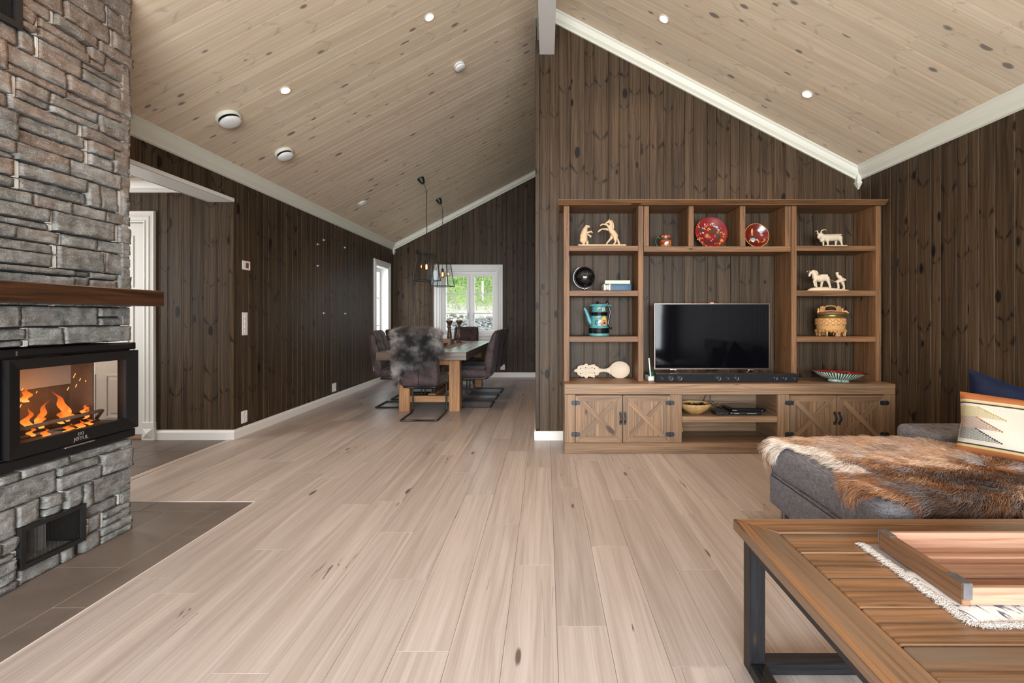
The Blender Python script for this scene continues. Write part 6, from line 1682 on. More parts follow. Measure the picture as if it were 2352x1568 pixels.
# --- horse and man
zo2=S2+.001-G(0,1312).z
def Hm(x,y,dy=0.): v=G(x,y,dy); v.z+=zo2; return v
g=thing('carved_group','pale carved workhorse led by a man with long reins on a rounded base','carving',Hm(490,1312))
mb=MB(); c=Hm(490,1300)
mb.grid(40,12,lambda a,b:(lambda th,r:(c.x+r*385*ug*math.cos(th),4.06+r*.045*math.sin(th),S2+.001+max(0,(1-r**4))**.7*ug*(52+18*math.cos(th+PI))))(a*2*PI,b if b>0 else .0001),0,True); mb.build('base',M['carve2'],g)
mb=MB()
def Lh(p,r,dy=0.): L(mb,p,r,dy,Hm,ug)
Lh([(270,1085),(340,1095),(420,1085)],[58,60,54]); Lh([(255,1075),(235,1010),(215,970)],[52,42,34]); Lh([(215,970),(165,995),(148,1040)],[34,24,20]); Lh([(150,965),(140,948)],[7,4],-.006); Lh([(125,970),(112,958)],[7,4],.006)
Lh([(225,950),(275,970),(300,1010)],[16,20,14])
Lh([(240,1115),(215,1150),(225,1200),(232,1222)],[32,20,15,18],-.014); Lh([(265,1120),(280,1180),(290,1240)],[34,18,18],.012); Lh([(395,1110),(385,1180),(375,1238)],[38,20,20],.012); Lh([(450,1090),(480,1160),(500,1225),(505,1250)],[44,26,17,20],-.013); Lh([(468,1060),(500,1130),(515,1210)],[14,18,10])
fuse(mb.build('horse',M['carve2'],g),.0019)
mb=MB(); a=Hm(322,1022);b=Hm(452,1086); mb.box(a.x,b.x,4.03,4.09,b.z,a.z,ch=.004); mb.build('pack_saddle',M['carve2'],g)
mb=MB()
Lh([(650,1010),(652,1020)],[26,24]); Lh([(660,1045),(695,1070),(720,1110)],[26,38,36]); Lh([(735,1105),(785,1115)],[34,22])
Lh([(690,1060),(715,1105),(700,1130),(630,1140)],[20,17,14,10],-.012); Lh([(690,1060),(690,1110),(630,1150)],[18,15,10],.010)
Lh([(720,1130),(640,1150),(655,1200),(662,1262)],[34,28,19,18],-.010); Lh([(740,1130),(765,1180),(785,1230),(785,1268)],[36,26,18,18],.010); Lh([(662,1264),(645,1268)],[14,11],-.010); Lh([(785,1270),(762,1275)],[14,11],.010)
mb.lathe([(25*ug,-.002),(26*ug,.003),(22*ug,.007),(.0001,.008)],Hm(650,992),14); L(mb,[(640,990),(622,996)],[8,5],0.,Hm,ug)
fuse(mb.build('man',M['carve2'],g,label='carved man in a cap leaning back on the reins'),.0016,2)
mb=MB(); mb.tube(arc([Hm(478,1070,-.01),Hm(520,1120,-.012),Hm(580,1140,-.012),Hm(630,1140,-.012)],8),.0011,5); mb.build('rein',M['carve2'],g)
mb=MB(); mb.tube(arc([Hm(478,1075,.01),Hm(510,1135,.012),Hm(575,1155,.012),Hm(630,1150,.010)],8),.0011,5); mb.build('rein',M['carve2'],g)

# --- black globe
gc_=at(1342.7,633.9,4.13); R=.094
gl=thing('globe','black globe in a silver half ring on the second shelf','globe',(gc_.x,4.13,S2))
t=NT('black_globe'); o=t.obj(); n=t.noise(o,14,5,.6); m=t.math('MULTIPLY_ADD',n,14.,-7.4,clamp=True)
M['globe']=t.out(t.mix(m,(.004,.004,.005),(.022,.019,.018)),.12,.6)
mb=MB(); mb.ell((gc_.x,4.13,S2+.127),R,seg=48,rings=28); mb.build('sphere',M['globe'],gl)
mb=MB(); mb.tube([(gc_.x+(R+.008)*math.cos(a),4.13,S2+.127+(R+.008)*math.sin(a)) for a in [math.radians(115+i*185/26) for i in range(27)]],.0028,8)
for a in(115,300): 
    a=math.radians(a); mb.tube([(gc_.x+(R-.0)*math.cos(a),4.13,S2+.127+R*math.sin(a)),(gc_.x+(R+.014)*math.cos(a),4.13,S2+.127+(R+.014)*math.sin(a))],.005,8)
mb.build('half_ring',M['steel'],gl)
mb=MB(); mb.tube([(gc_.x,4.13,S2+.006),(gc_.x,4.13,S2+.030)],.0055,10); mb.lathe([(.045,0),(.045,.004),(.008,.008),(.0001,.008)],(gc_.x,4.13,S2+.0005),28); mb.build('stand',M['steel'],gl)
# --- books
M['blueleather']=plain('blue_leather',(.010,.065,.125),.42,.4,nz=.25,ns=120,bump=.3)
M['pages']=plain('book_pages',(.62,.56,.45),.8,.1,nz=.08,ns=200)
M['gold']=plain('gold_band',(.60,.42,.20),.35,.5,.6)
M['ivory']=plain('ivory_cover',(.66,.60,.46),.5,.3,nz=.05,ns=20)
Yb=4.07
a=at(1270+450*.2551,440+887*.2551,Yb);b=at(1270+708*.2551,440+822*.2551,Yb)
bz0,bz1=S2+.001,S2+.001+(b.z-a.z)*.97
bk=thing('book','thick blue book with gold spine bands lying under the ivory book','book',((a.x+b.x)/2,Yb+.08,bz0))
mb=MB(); mb.box(a.x,b.x,Yb+.004,Yb+.17,bz0,bz0+.004,ch=.001);mb.box(a.x,b.x,Yb+.004,Yb+.17,bz1-.004,bz1,ch=.001); mb.soft(((b.x-a.x)/2,.006,(bz1-bz0)/2),.005,lambda p:p+Vector(((a.x+b.x)/2,Yb+.006,(bz0+bz1)/2)),(4,1,3)); mb.build('cover',M['blueleather'],bk)
mb=MB(); mb.box(a.x+.004,b.x-.004,Yb+.010,Yb+.166,bz0+.004,bz1-.004,ch=0); mb.build('pages',M['pages'],bk)
w=(b.x-a.x)
for f in(.045,.065,.225,.245):
    mb=MB(); mb.box(a.x+w*f,a.x+w*(f+.010),Yb-.0008,Yb+.002,bz0+.004,bz1-.004,ch=0); mb.build('gold_band',M['gold'],bk)
for f in(.085,.125,.165,.20):
    mb=MB(); mb.box(a.x+w*f,a.x+w*(f+.012),Yb-.0008,Yb+.002,bz0+.012,bz1-.012,ch=0); mb.build('gold_title',M['gold'],bk)
a2=at(1270+470*.2551,440+822*.2551,Yb);b2=at(1270+697*.2551,440+790*.2551,Yb); z0=bz1+.0006; z1=z0+.031
bk=thing('book','slim ivory book lying on top of the thick blue book','book',((a2.x+b2.x)/2,Yb+.08,z0))
mb=MB(); mb.box(a2.x,b2.x,Yb+.012,Yb+.165,z0,z0+.003,ch=.001);mb.box(a2.x,b2.x,Yb+.012,Yb+.165,z1-.003,z1,ch=.001);mb.box(a2.x,b2.x,Yb+.008,Yb+.014,z0,z1,ch=.002); mb.build('cover',M['ivory'],bk)
mb=MB(); mb.box(a2.x+.003,b2.x-.003,Yb+.014,Yb+.162,z0+.003,z1-.003,ch=0); mb.build('pages',M['pages'],bk)
mb=MB(); mb.tube(arc([(a2.x,Yb+.006,z0+.004),(a2.x-.018,Yb-.004,z0-.010),(a2.x-.028,Yb-.002,z0-.028)],6),.0014,5); mb.build('ribbon',M['gold'],bk)

# --- rosemaling ornament helper: petals lying on a surface given by fn(x,z)->point
def petal(mb,fn,x,z,l,w,a,mi=0,h=.0008,n=8):
    ca,sa=math.cos(a),math.sin(a); pts=[]
    for i in range(n):
        t_=2*PI*i/n; px=l*.5*math.cos(t_); pz=w*.5*math.sin(t_)*(1+.3*math.cos(t_))
        pts.append(fn(x+px*ca-pz*sa,z+px*sa+pz*ca,h))
    c=fn(x,z,h*1.3); b=mb.add([c]+pts)
    for i in range(n): mb.face([b,b+1+(i+1)%n,b+1+i],None,0,mi,True)
def scroll(mb,fn,x,z,R,a0,turn,w,mi=0,n=14,h=.0007):
    for i in range(n):
        f=i/n; a=a0+turn*f; r=R*(1-f*.65); petal(mb,fn,x+r*math.cos(a),z+r*math.sin(a),R*abs(turn)/n*1.5,w*(1-.6*f),a+PI/2,mi,h,6)
pal_=[plain('ornament_'+n,c,.4,.4) for n,c in(('yellow',(.62,.38,.07)),('green',(.015,.055,.022)),('rose',(.55,.10,.09)),('blue',(.22,.36,.38)),('cream',(.72,.64,.50)),('orange',(.70,.22,.05)),('black',(.01,.01,.01)))]
# big red plate
M['redpaint']=plain('red_lacquer',(.20,.005,.009),.25,.5,nz=.15,ns=8)
M['redrim']=plain('red_rim',(.34,.03,.03),.3,.5)
def plate_on_edge(name,lab,px,py,rad,Y,lean,zshelf,body,rim,seed,depth=.022,cat='plate'):
    P=at(px,py,Y); c=Vector((P.x,Y,zshelf+rad*math.cos(lean)+.006)); R=Matrix.Rotation(PI/2-lean,4,'X')
    r=thing(name,lab,cat,(c.x,c.y,zshelf))
    # profile: front face toward -y
    mb=MB(); pr=[(.0001,-.004),(rad*.45,-.004),(rad*.55,-.002),(rad*.95,depth),(rad,depth+.001),(rad*1.0,depth-.003),(rad*.97,depth-.006),(rad*.55,-.010),(.0001,-.010)]
    mb.lathe(pr,c,56,M=R,cap=False); mb.build('dish',body,r)
    mb=MB(); mb.tube([c+(R@Vector((rad*math.cos(a),rad*math.sin(a),depth))) for a in [2*PI*i/56 for i in range(56)]],rad*.022,6,closed=True); mb.build('rim',rim,r)
    def fn(x,z,h):
        q=math.hypot(x,z)/rad; d=-.004 if q<.5 else -.002+(depth+.002)*max(0,(q-.55)/.40)
        return c+(R@Vector((x,z,min(d,depth)+h+.0006)))
    return r,fn
r,fn=plate_on_edge('painted_plate','large red rosemaled plate standing in the middle cubbyhole','1' and 1270+1419*.2551,530,.143,4.17,.20,1.7835,M['redpaint'],M['redrim'],1)
mb=MB(); k=.143
def Q(zx,zy): return ((zx-1100)/290*k,-(zy-385)/290*k)     # plate crop pixels
x,z=Q(1035,440)
for i in range(10): petal(mb,fn,x+.010*math.cos(i*PI/5),z+.010*math.sin(i*PI/5),.013,.005,i*PI/5,0,.0010)
petal(mb,fn,x,z,.009,.009,0,6,.0018)
for i in range(10): petal(mb,fn,x+.021*math.cos(i*PI/5),z+.021*math.sin(i*PI/5),.004,.004,0,4,.0009,6)
def sc(zx,zy,R,a0,tn,w,mi): X,Z=Q(zx,zy); scroll(mb,fn,X,Z,R,a0,tn,w,mi)
def pt(zx,zy,l,w,a,mi): X,Z=Q(zx,zy); petal(mb,fn,X,Z,l,w,a,mi,.0012)
sc(1130,430,.040,1.9,-3.6,.016,1); sc(1200,480,.045,1.2,-2.4,.018,1); sc(990,600,.030,1.5,-3.,.014,1); sc(940,260,.030,-2.0,2.4,.013,1); sc(1040,640,.060,3.0,1.6,.014,1); sc(870,330,.028,0,2.4,.011,1)
sc(1120,230,.014,0,4.8,.006,0); sc(1070,320,.012,2,4.4,.006,0); sc(1240,380,.012,1,4.4,.006,0); sc(1300,390,.012,3,-4.4,.006,0); sc(1170,600,.013,0,4.6,.006,0); sc(880,230,.015,1,4.,.006,0); sc(930,600,.015,1,4.,.005,0); sc(850,500,.016,4,3.,.007,0); sc(930,480,.022,3.2,2.,.010,0)
for (zx,zy,l,w,a,mi) in((960,330,.030,.014,.6,1),(1000,300,.020,.008,2.2,0),(1085,300,.026,.010,-.6,0),(1150,330,.034,.014,-.9,1),(1230,440,.034,.014,-1.4,1),(1190,560,.036,.014,-2.2,1),(1080,600,.034,.014,2.9,1),(980,540,.030,.012,2.2,1),(890,430,.026,.012,1.2,1),(1000,220,.018,.007,1.2,4),(960,290,.016,.006,-.4,4),(1150,200,.020,.008,-.4,0),(1330,420,.016,.008,.7,0),(1320,470,.016,.007,-.7,0),(1240,600,.020,.009,.8,0),(1060,660,.018,.008,.2,2),(980,650,.016,.007,-.3,0),(870,540,.018,.009,.9,0),(880,280,.020,.009,-.6,0),(1090,470,.020,.009,.6,2),(960,380,.018,.010,0,4),(1180,440,.018,.009,1.2,2),(850,440,.014,.009,.5,2)): pt(zx,zy,l*1.25,w*1.2,a,mi)
pt(1030,240,.026,.012,-.9,2); pt(1060,215,.022,.009,-1.6,2); pt(1010,260,.022,.010,.2,2); pt(1220,270,.030,.020,-.6,3); pt(1250,320,.024,.016,-.9,3); pt(1180,250,.022,.014,-.3,3); pt(1290,300,.012,.006,1,2)
pt(1280,545,.030,.030,0,5); pt(1280,545,.020,.016,.4,4); pt(1280,505,.024,.006,.3,2); pt(1130,510,.024,.012,1.0,2); pt(1100,535,.020,.010,1.4,3); pt(905,400,.024,.012,-.9,3); pt(940,490,.026,.012,-.7,2); pt(920,575,.016,.010,0,5); pt(1130,400,.018,.008,.4,6)
mb.build('painted_flowers',pal_,r)
# smaller red bowl
M['darkred']=plain('dark_red_lacquer',(.13,.010,.008),.18,.6,nz=.2,ns=8)
r,fn=plate_on_edge('painted_bowl','small dark red rosemaled bowl leaning in the right cubbyhole','1' and 1270+1822*.2551,540,.110,4.16,.16,1.7835,M['darkred'],pal_[0],2,.030,'bowl')
mb=MB(); k=.110
def Q(zx,zy): return ((zx-1900)/235*k,-(zy-470)/235*k)
pt(1843,370,.050,.018,PI/2,0); pt(1843,430,.028,.014,PI/2,5); pt(1845,530,.052,.030,0,3); pt(1845,560,.034,.024,0,4); pt(1970,345,.026,.014,-.7,4); pt(2010,385,.030,.022,-.5,3); pt(2020,440,.034,.020,-.6,2); pt(1940,540,.018,.009,-1,4)
sc(1930,590,.026,2.,-3.,.010,0); sc(2000,560,.03,.5,-2.5,.012,5); sc(1790,590,.022,1,3,.010,0); sc(1960,430,.030,2.2,1.4,.012,1)
mb.build('painted_flowers',pal_,r)
# red tankard
o_=at(1270+1012*.2551,565,4.12); o_=Vector((o_.x,4.12,1.7840))
tk=thing('painted_tankard','small red painted tankard with a green handle in the left cubbyhole','tankard',o_)
mb=MB(); s=.0545
mb.lathe([(s*.85,0),(s*.95,.004),(s*1.02,.02),(s*1.04,.05),(s*.98,.066),(s*.86,.074),(s*.84,.082),(s*.88,.088),(s*.92,.108),(s*.90,.114),(s*.82,.112),(s*.80,.08),(.001,.07)],o_,36); mb.build('body',plain('tankard_red',(.20,.035,.015),.25,.5,nz=.3,ns=30),tk)
mb=MB(); mb.lathe([(s*.90,.071),(s*.885,.076),(s*.87,.083)],o_,36,cap=False); mb.build('green_band',pal_[1],tk)
mb=MB(); mb.tube(arc([o_+Vector((-s*.8,0,.082)),o_+Vector((-s*1.35,0,.100)),o_+Vector((-s*1.62,0,.065)),o_+Vector((-s*1.45,0,.025)),o_+Vector((-s*1.0,0,.012))],8),.0065,8); mb.tube(arc([o_+Vector((-s*1.25,0,.096)),o_+Vector((-s*1.42,0,.118)),o_+Vector((-s*1.60,0,.130))],6),[.006]*6+[.005]*6+[.002],8); mb.build('handle',pal_[1],tk)
def fcyl(rr):
    def fn(x,z,h): a=x/rr; return o_+Vector((math.sin(a)*(rr+h+.0006),-math.cos(a)*(rr+h+.0006),z))
    return fn
mb=MB(); fn=fcyl(s*1.04)
petal(mb,fn,-.004,.038,.040,.026,.4,4);petal(mb,fn,.0,.030,.03,.012,-.2,3); petal(mb,fn,.030,.045,.020,.018,0,2);petal(mb,fn,.034,.032,.014,.012,0,5)
for i in range(9): scroll(mb,fn,-.05+.012*i,.054+.004*(i%2),.006,i,4.,.003,0 if i%2 else 5,8); scroll(mb,fn,-.05+.012*i,.014+.003*(i%2),.006,i+2,-4.,.003,0,8)
fn=fcyl(s*.92)
for i in range(9): scroll(mb,fn,-.045+.0115*i,.098+.002*(i%2),.0065,i*1.3,4.4,.004,(0,5,2)[i%3],8)
mb.build('painted_flowers',pal_,tk)

# --- teal coffee pot
ko_=at(1375.5,771,4.09); ko_=Vector((ko_.x,4.09,S3+.001))
kp_=thing('coffee_pot','tall teal painted coffee pot with black rings and floral decoration','coffee pot',ko_)
M['teal']=plain('teal_enamel',(.065,.24,.26),.28,.5,nz=.08,ns=12)
m=1/1045*4.09*290/1568          # metres per crop pixel
def pr(*a): return [(x*m,(980-y)*m) for x,y in a]
mb=MB(); mb.lathe(pr((118,979),(124,972),(124,950),(120,945),(118,880),(112,876),(108,850),(100,740),(98,728),(96,686),(90,682),(88,640),(86,616),(90,612),(.001,611)),ko_,44); mb.build('body',M['teal'],kp_)
mb=MB(); mb.lathe(pr((70,612),(124,611),(128,606),(128,594),(122,589),(20,588),(.001,588)),ko_,44); mb.tube([ko_+Vector((105*m,0,(980-601)*m)),ko_+Vector((155*m,0,(980-601)*m))],11*m,10); mb.build('lid',M['teal'],kp_)
for ys_ in((938,922,905,888),(722,708,693)):
    for y in ys_:
        mb=MB(); rr=(122 if y>800 else 103)*m; z=(980-y)*m; mb.tube([ko_+Vector((rr*math.cos(a),rr*math.sin(a),z)) for a in [2*PI*i/44 for i in range(44)]],8.2*m,8,closed=True); mb.build('black_ring',M['blackgloss'],kp_)
mb=MB(); sp=[(-70,835),(-110,800),(-135,735),(-160,670),(-182,632)]; mb.tube(arc([ko_+Vector((x*m,0,(980-y)*m)) for x,y in sp],6),[ (44-30*(i/24)**.6)*m for i in range(25)],14); mb.build('spout',M['teal'],kp_)
mb=MB(); hp=[(98,560),(110,600),(125,625),(140,680),(128,760),(115,820),(130,850),(158,885)]; mb.tube(arc([ko_+Vector((x*m,0,(980-y)*m)) for x,y in hp],6),[12*m]*43,10); mb.ell(ko_+Vector((100*m,0,(980-560)*m)),18*m); mb.ell(ko_+Vector((112*m,0,(980-575)*m)),14*m); mb.tube([ko_+Vector((90*m,0,(980-860)*m)),ko_+Vector((150*m,0,(980-882)*m))],12*m,8); mb.ell(ko_+Vector((152*m,0,(980-884)*m)),16*m); mb.build('handle',M['blackgloss'],kp_)
mb=MB(); mb.lathe([(.007,0),(.006,.008),(.013,.016),(.014,.022),(.009,.026),(.001,.027)],ko_+Vector((-18*m,0,(980-588)*m)),18); mb.build('knob',M['blackgloss'],kp_)
def fk(rr):
    def fn(x,z,h): a=x/rr; return ko_+Vector((math.sin(a)*(rr+h+.0008),-math.cos(a)*(rr+h+.0008),z))
    return fn
mb=MB(); fn=fk(107*m)
def KP(zx,zy): return ((zx-352)*m*1.02,(980-zy)*m)
def kpet(zx,zy,l,w,a,mi): X,Z=KP(zx,zy); petal(mb,fn,X,Z,l*m,w*m,a,mi,.001)
kpet(408,760,60,42,PI/2,0);kpet(385,770,34,20,2.2,0);kpet(432,770,34,20,.9,0);kpet(378,800,50,36,2.4,5);kpet(436,800,46,34,.7,5);kpet(380,830,44,24,2.9,2);kpet(440,830,40,24,.2,5);kpet(412,812,30,44,0,6);kpet(412,806,16,24,0,4);kpet(412,845,30,20,0,0);kpet(412,862,60,16,0,1);kpet(350,800,50,30,.6,4);kpet(345,840,40,16,-.4,3)
for (zx,zy,R,a0,tn,mi) in((315,820,30,1,4.6,1),(340,760,26,2.8,-2.2,0),(350,775,30,2.6,-1.8,1)): X,Z=KP(zx,zy); scroll(mb,fn,X,Z,R*m,a0,tn,14*m,mi,10)
mb.build('painted_flowers',pal_,kp_); mb=MB(); fn=fk(91*m)
for i in range(5): kpet(402+17*math.cos(i*1.257),650+17*math.sin(i*1.257),20,14,-i*1.257,4)
kpet(402,650,12,12,0,2); kpet(340,650,70,16,.1,1); kpet(350,640,40,9,.3,0); kpet(325,655,24,9,-.4,0)
mb.build('painted_flowers',pal_,kp_); mb=MB(); fn=fk(124*m)
for i in range(11): kpet(242+i*22,961,6,6,0,0)
mb.build('painted_dots',pal_,kp_)

# --- carved wooden spoon
so=at(1310+395*.18495,590+1405*.18495,4.22)
k3=.18495*4.22/1045
def SPN(zx,zy,y=0.): # leaning against the wall
    z=(1503-zy)*k3; return Vector((at(1310+zx*.18495,0,4.22).x,4.235+z*.10+y,S0+.002+z))
spn=thing('carved_spoon','large pale wooden spoon with a pierced carved handle leaning on the panelling','spoon',SPN(400,1503))
mb=MB(); cx_,cy_,ra,rb=618,1405,124,101
def bowl(a,b):
    th=a*2*PI; r=b; x=cx_+ra*r*math.cos(th); y=cy_+rb*r*math.sin(th)
    d=.022*(1-r**2)
    return SPN(x,y,d)
mb.grid(48,12,bowl,0,True)
def back(a,b):
    th=a*2*PI; r=b; return SPN(cx_+(ra+4)*r*math.cos(th),cy_+(rb+3)*r*math.sin(th),.026*(1-r**2)+.004)
mb.grid(48,12,back,0,True,flip=True)
mb.tube([SPN(cx_+(ra-1)*math.cos(t_),cy_+(rb-1)*math.sin(t_),-.001) for t_ in [2*PI*i/48 for i in range(48)]],.0045,8,closed=True)
mb.build('spoon_bowl',M['spoon'],spn)
mb=MB(); 
hw=[(335,52),(350,36),(380,24),(420,19),(450,22),(480,34),(500,52)]
mb.grid(18,6,lambda a,b:(lambda i,f:SPN(hw[i][0]*(1-f)+hw[min(i+1,6)][0]*f,1412+(b*2-1)*(hw[i][1]*(1-f)+hw[min(i+1,6)][1]*f),-.010*(1-(b*2-1)**2)**.5+.004))(min(int(a*6),5),a*6-min(int(a*6),5)),0,True)
mb.grid(18,2,lambda a,b:(lambda i,f:SPN(hw[i][0]*(1-f)+hw[min(i+1,6)][0]*f,1412+(b*2-1)*(hw[i][1]*(1-f)+hw[min(i+1,6)][1]*f),.005))(min(int(a*6),5),a*6-min(int(a*6),5)),0,True,flip=True)
# pierced leaf-shaped handle: lobes fused together
mb2=MB()
def blob(x,y,r,ry=None,dy=0.): mb2.ell(SPN(x,y,dy),(r*k3,.0065,(ry or r)*k3),seg=16,rings=8)
blob(95,1415,48,26);blob(120,1385,34);blob(120,1445,34);blob(145,1362,20);blob(145,1475,20);blob(165,1415,48,30);blob(190,1372,38);blob(190,1460,40);blob(200,1350,24);blob(200,1485,24);blob(240,1415,60,30);blob(238,1365,22);blob(240,1468,24);blob(275,1370,34);blob(275,1465,34);blob(300,1415,50,28);blob(320,1385,30);blob(322,1448,30);blob(335,1400,30);blob(340,1425,34);blob(70,1418,28,16);blob(300,1350,16);blob(296,1490,14);blob(345,1378,12);blob(345,1462,12)
ob=fuse(mb2.build('pierced_handle',M['spoon'],spn),.0016,3)
mb.build('neck',M['spoon'],spn)
M['hole']=plain('dark_hole',(.02,.014,.010),.9,.1)
mb3=MB()
for x,y in((130,1388),(192,1378),(272,1376),(305,1388),(130,1450),(192,1458),(272,1452),(305,1445)): mb3.ell(SPN(x,y,-.0055),(7*k3,.0016,6*k3),seg=10,rings=5)
mb3.build('piercing',M['hole'],spn)
mb=MB()
for a,b in(((215,1420),(260,1418)),((170,1400),(225,1395)),((165,1432),(225,1440)),((240,1395),(300,1400)),((240,1440),(300,1432))): mb.tube([SPN(*a,-.006),SPN((a[0]+b[0])/2,(a[1]+b[1])/2-4,-.0075),SPN(*b,-.006)],.0022,6)
mb.build('carved_leaf',M['spoon'],spn)

# --- carved butter box
k4=220/1568; Yc=4.11; mm=k4*Yc/1045
bo_=at(1840+480*k4,770,Yc); bo_=Vector((bo_.x,Yc,S3+.001))
def q(*a): return [(x*mm,(638-y)*mm) for x,y in a]
bb=thing('carved_box','round golden carved wooden box with a handled lid and scalloped feet','carved box',bo_)
mb=MB(); mb.lathe(q((200,535),(208,530),(208,470),(213,466),(213,352),(204,348),(.001,346)),bo_,48); mb.build('body',M['carve3'],bb)
t=NT('carved_foliage'); o=t.obj(); v_=t.vor(o,95.,1.).outputs['Distance']; n_=t.noise(o,60,3,.6,2.)
h_=t.math('ADD',v_,n_); t.bump(h_,1.,.006); M['foliage']=t.out(t.mix(t.math('MULTIPLY_ADD',h_,1.6,-.7,clamp=True),(.15,.06,.018),(.52,.27,.10)),.5,.4)
mb=MB()
for i in range(16):
    a=2*PI*i/16
    mb.tube([bo_+Vector(((216*mm)*math.cos(a+.16*math.sin(tt*5)),(216*mm)*math.sin(a+.16*math.sin(tt*5)),(638-455+tt*90)*mm)) for tt in [j/10 for j in range(11)]],.0035,6)
    mb.tube([bo_+Vector(((216*mm)*math.cos(a-.16*math.sin(tt*5)),(216*mm)*math.sin(a-.16*math.sin(tt*5)),(638-455+tt*90)*mm)) for tt in [j/10 for j in range(11)]],.003,6)
mb.lathe(q((213,466),(217,462),(213,458)),bo_,48,cap=False);mb.lathe(q((213,362),(217,357),(213,352)),bo_,48,cap=False); mb.build('carved_band',M['foliage'],bb)
mb=MB(); mb.lathe(q((190,346),(188,300),(186,294),(.001,292)),bo_,44); mb.build('brass_band',plain('olive_brass',(.22,.19,.05),.25,.5,.7),bb)
mb=MB(); mb.lathe(q((195,294),(208,290),(208,262),(196,250),(.001,246)),bo_,44); mb.build('lid',plain('red_brown_lid',(.17,.07,.03),.5,.3,nz=.2,ns=30),bb)
mb=MB(); hd=[(-180,240),(-160,190),(-150,165),(-120,160),(-95,172),(-70,155),(0,146),(70,155),(95,172),(120,160),(150,165),(165,190),(180,240)]
P_=[bo_+Vector((x*mm,0,(638-y)*mm)) for x,y in hd]; mb.tube(arc(P_,5),[.0075]*61,8)
for x in(-125,130): mb.ell(bo_+Vector((x*mm,0,(638-200)*mm)),(40*mm,.012,40*mm))
mb.tube([bo_+Vector((-170*mm,0,(638-240)*mm)),bo_+Vector((0,0,(638-228)*mm)),bo_+Vector((170*mm,0,(638-240)*mm))],.009,8); o=mb.build('handle',M['foliage'],bb); fuse(o,.0024,2)
for s in(-1,1):
    mb=MB(); mb.lathe(q((16,268),(12,255),(18,245),(17,228),(9,215),(14,200),(5,185),(.001,178)),bo_+Vector((s*200*mm,0,0)),14); mb.build('finial',M['carve3'],bb)
mb=MB(); mb.tube(arc([bo_+Vector((208*mm,0,(638-250)*mm)),bo_+Vector((250*mm,0,(638-236)*mm)),bo_+Vector((285*mm,0,(638-262)*mm)),bo_+Vector((305*mm,0,(638-255)*mm))],5),[.005]*4+[.009]*4+[.007]*4+[.004]*3+[.001],8); mb.build('lid_pin',M['carve3'],bb)
for i in range(8):
    a=PI/2*0+2*PI*i/8-PI/2; mb=MB(); wide=(i%2==0)
    c=bo_+Vector((196*mm*math.cos(a),196*mm*math.sin(a),0)); tn=Vector((-math.sin(a),math.cos(a),0)); n_=Vector((math.cos(a),math.sin(a),0))
    if wide:
        prf=[(0,38),(20,34),(50,36),(75,60),(106,96)]
        for z,w in prf: pass
        zs=[p[0] for p in prf]; ws=[p[1] for p in prf]
        b0=[]
        for z,w in prf: b0.append(mb.add([c+tn*(w*mm)*s+n_*(d*mm)+Vector((0,0,z*mm)) for s,d in((-1,6),(1,6),(1,-14),(-1,-14))]))
        for j in range(len(b0)-1):
            for k in range(4): mb.face([b0[j]+k,b0[j]+(k+1)%4,b0[j+1]+(k+1)%4,b0[j+1]+k])
        mb.face([b0[0]+k for k in(3,2,1,0)]); mb.build('foot',M['foliage'],bb)
    else:
        mb.lathe([(8*mm,0),(10*mm,10*mm),(6*mm,22*mm),(13*mm,40*mm),(14*mm,62*mm),(8*mm,78*mm),(12*mm,106*mm)],c+n_*(8*mm),12); mb.build('drop_foot',M['carve3'],bb)
mb=MB(); mb.lathe(q((204,560),(210,545),(208,532)),bo_,48,cap=False)
for i in range(24):
    a=2*PI*i/24; 
    if i%6 not in(0,): mb.ell(bo_+Vector((205*mm*math.cos(a),205*mm*math.sin(a),80*mm)),(26*mm,26*mm,22*mm),seg=10,rings=6)
mb.build('scalloped_skirt',M['foliage'],bb)

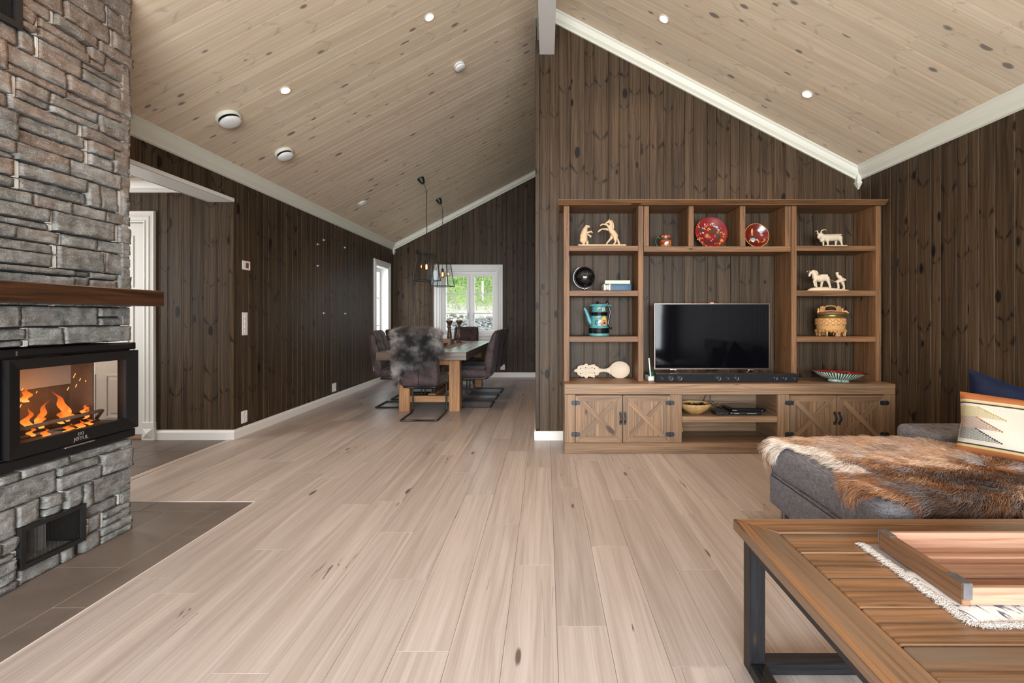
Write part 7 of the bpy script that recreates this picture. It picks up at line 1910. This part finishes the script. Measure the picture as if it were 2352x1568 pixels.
# --- green, white and red bowl on the bench
Yw=3.985; wo=at(1840+610*k4,876,Yw); wo=Vector((wo.x,Yw,S0)); mw=k4*Yw/1045
t=NT('green_splashed_glaze'); u,v,p=t.uvp(); st_=t.math('SINE',t.math('MULTIPLY',u,340.)); o=t.obj(); n_=t.noise(o,28,3,.7)
mk=t.math('MULTIPLY_ADD',t.math('ADD',st_,t.math('MULTIPLY_ADD',n_,3.,-1.5)),1.6,.35,clamp=True)
M['gglaze']=t.out(t.mix(mk,(.008,.065,.035),(.55,.62,.56)),.15,.6)
M['dkglaze']=plain('dark_green_glaze',(.015,.022,.018),.15,.6); M['redglaze']=plain('red_inner_glaze',(.36,.015,.010),.2,.6)
wb=thing('glazed_bowl','wide footed bowl, red inside and green and white outside, on the bench','bowl',wo)
def w_(*a): return [(x*mw,(1400-y)*mw) for x,y in a]
tilt=Matrix.Rotation(.06,4,'Y')
T0=Matrix.Translation(wo)@tilt
def lt(nm,prof,mat,sy=1.0):
    mb=MB(); mb.lathe(prof,seg=64,cap=False,sy=sy); mb.v=[tuple(T0@Vector(v_)) for v_ in mb.v]; return mb.build(nm,mat,wb)
lt('outer_wall',w_((.001,1396),(150,1399),(168,1396),(164,1372),(150,1360),(240,1345),(330,1305),(395,1255),(410,1240)),M['gglaze'],.62)
lt('inner_wall',w_((405,1238),(392,1252),(300,1285),(160,1320),(.001,1330)),M['redglaze'],.62)
lt('rim',w_((408,1243),(415,1238),(412,1232),(402,1236)),M['dkglaze'],.62)
for s in(-1,1):
    mb=MB(); mb.grid(10,6,lambda a,b:T0@Vector((s*(398+110*b*(1-(a*2-1)**2)**.5)*mw,(a*2-1)*.045*(1-.4*b),(1400-1238+4*math.sin(b*3))*mw)),0,True); mb.grid(10,6,lambda a,b:T0@Vector((s*(398+110*b*(1-(a*2-1)**2)**.5)*mw,(a*2-1)*.045*(1-.4*b),(1400-1247)*mw)),0,True,flip=True); mb.build('lug_handle',M['dkglaze'],wb)
mb=MB(); 
def fb(x,z,h):
    r_=math.hypot(x,z/.62)/mw; d=(1330-92*min(1,(r_/400)**2.0)); return T0@Vector((x,z,(1400-d)*mw+h+.001))
for i in range(9):
    a=2*PI*i/9; X=.78*395*mw*math.cos(a);Z=.62*.78*395*mw*math.sin(a)
    petal(mb,fb,X,Z,.030,.018,a,(4,0,3)[i%3]); petal(mb,fb,X+.012,Z,.018,.010,a+1,(0,4,4)[i%3]); scroll(mb,fb,X+.02*math.cos(a+1.5),Z+.014*math.sin(a+1.5),.014,a,4,.005,(0,6)[i%2],8)
mb.build('painted_flowers',pal_,wb)
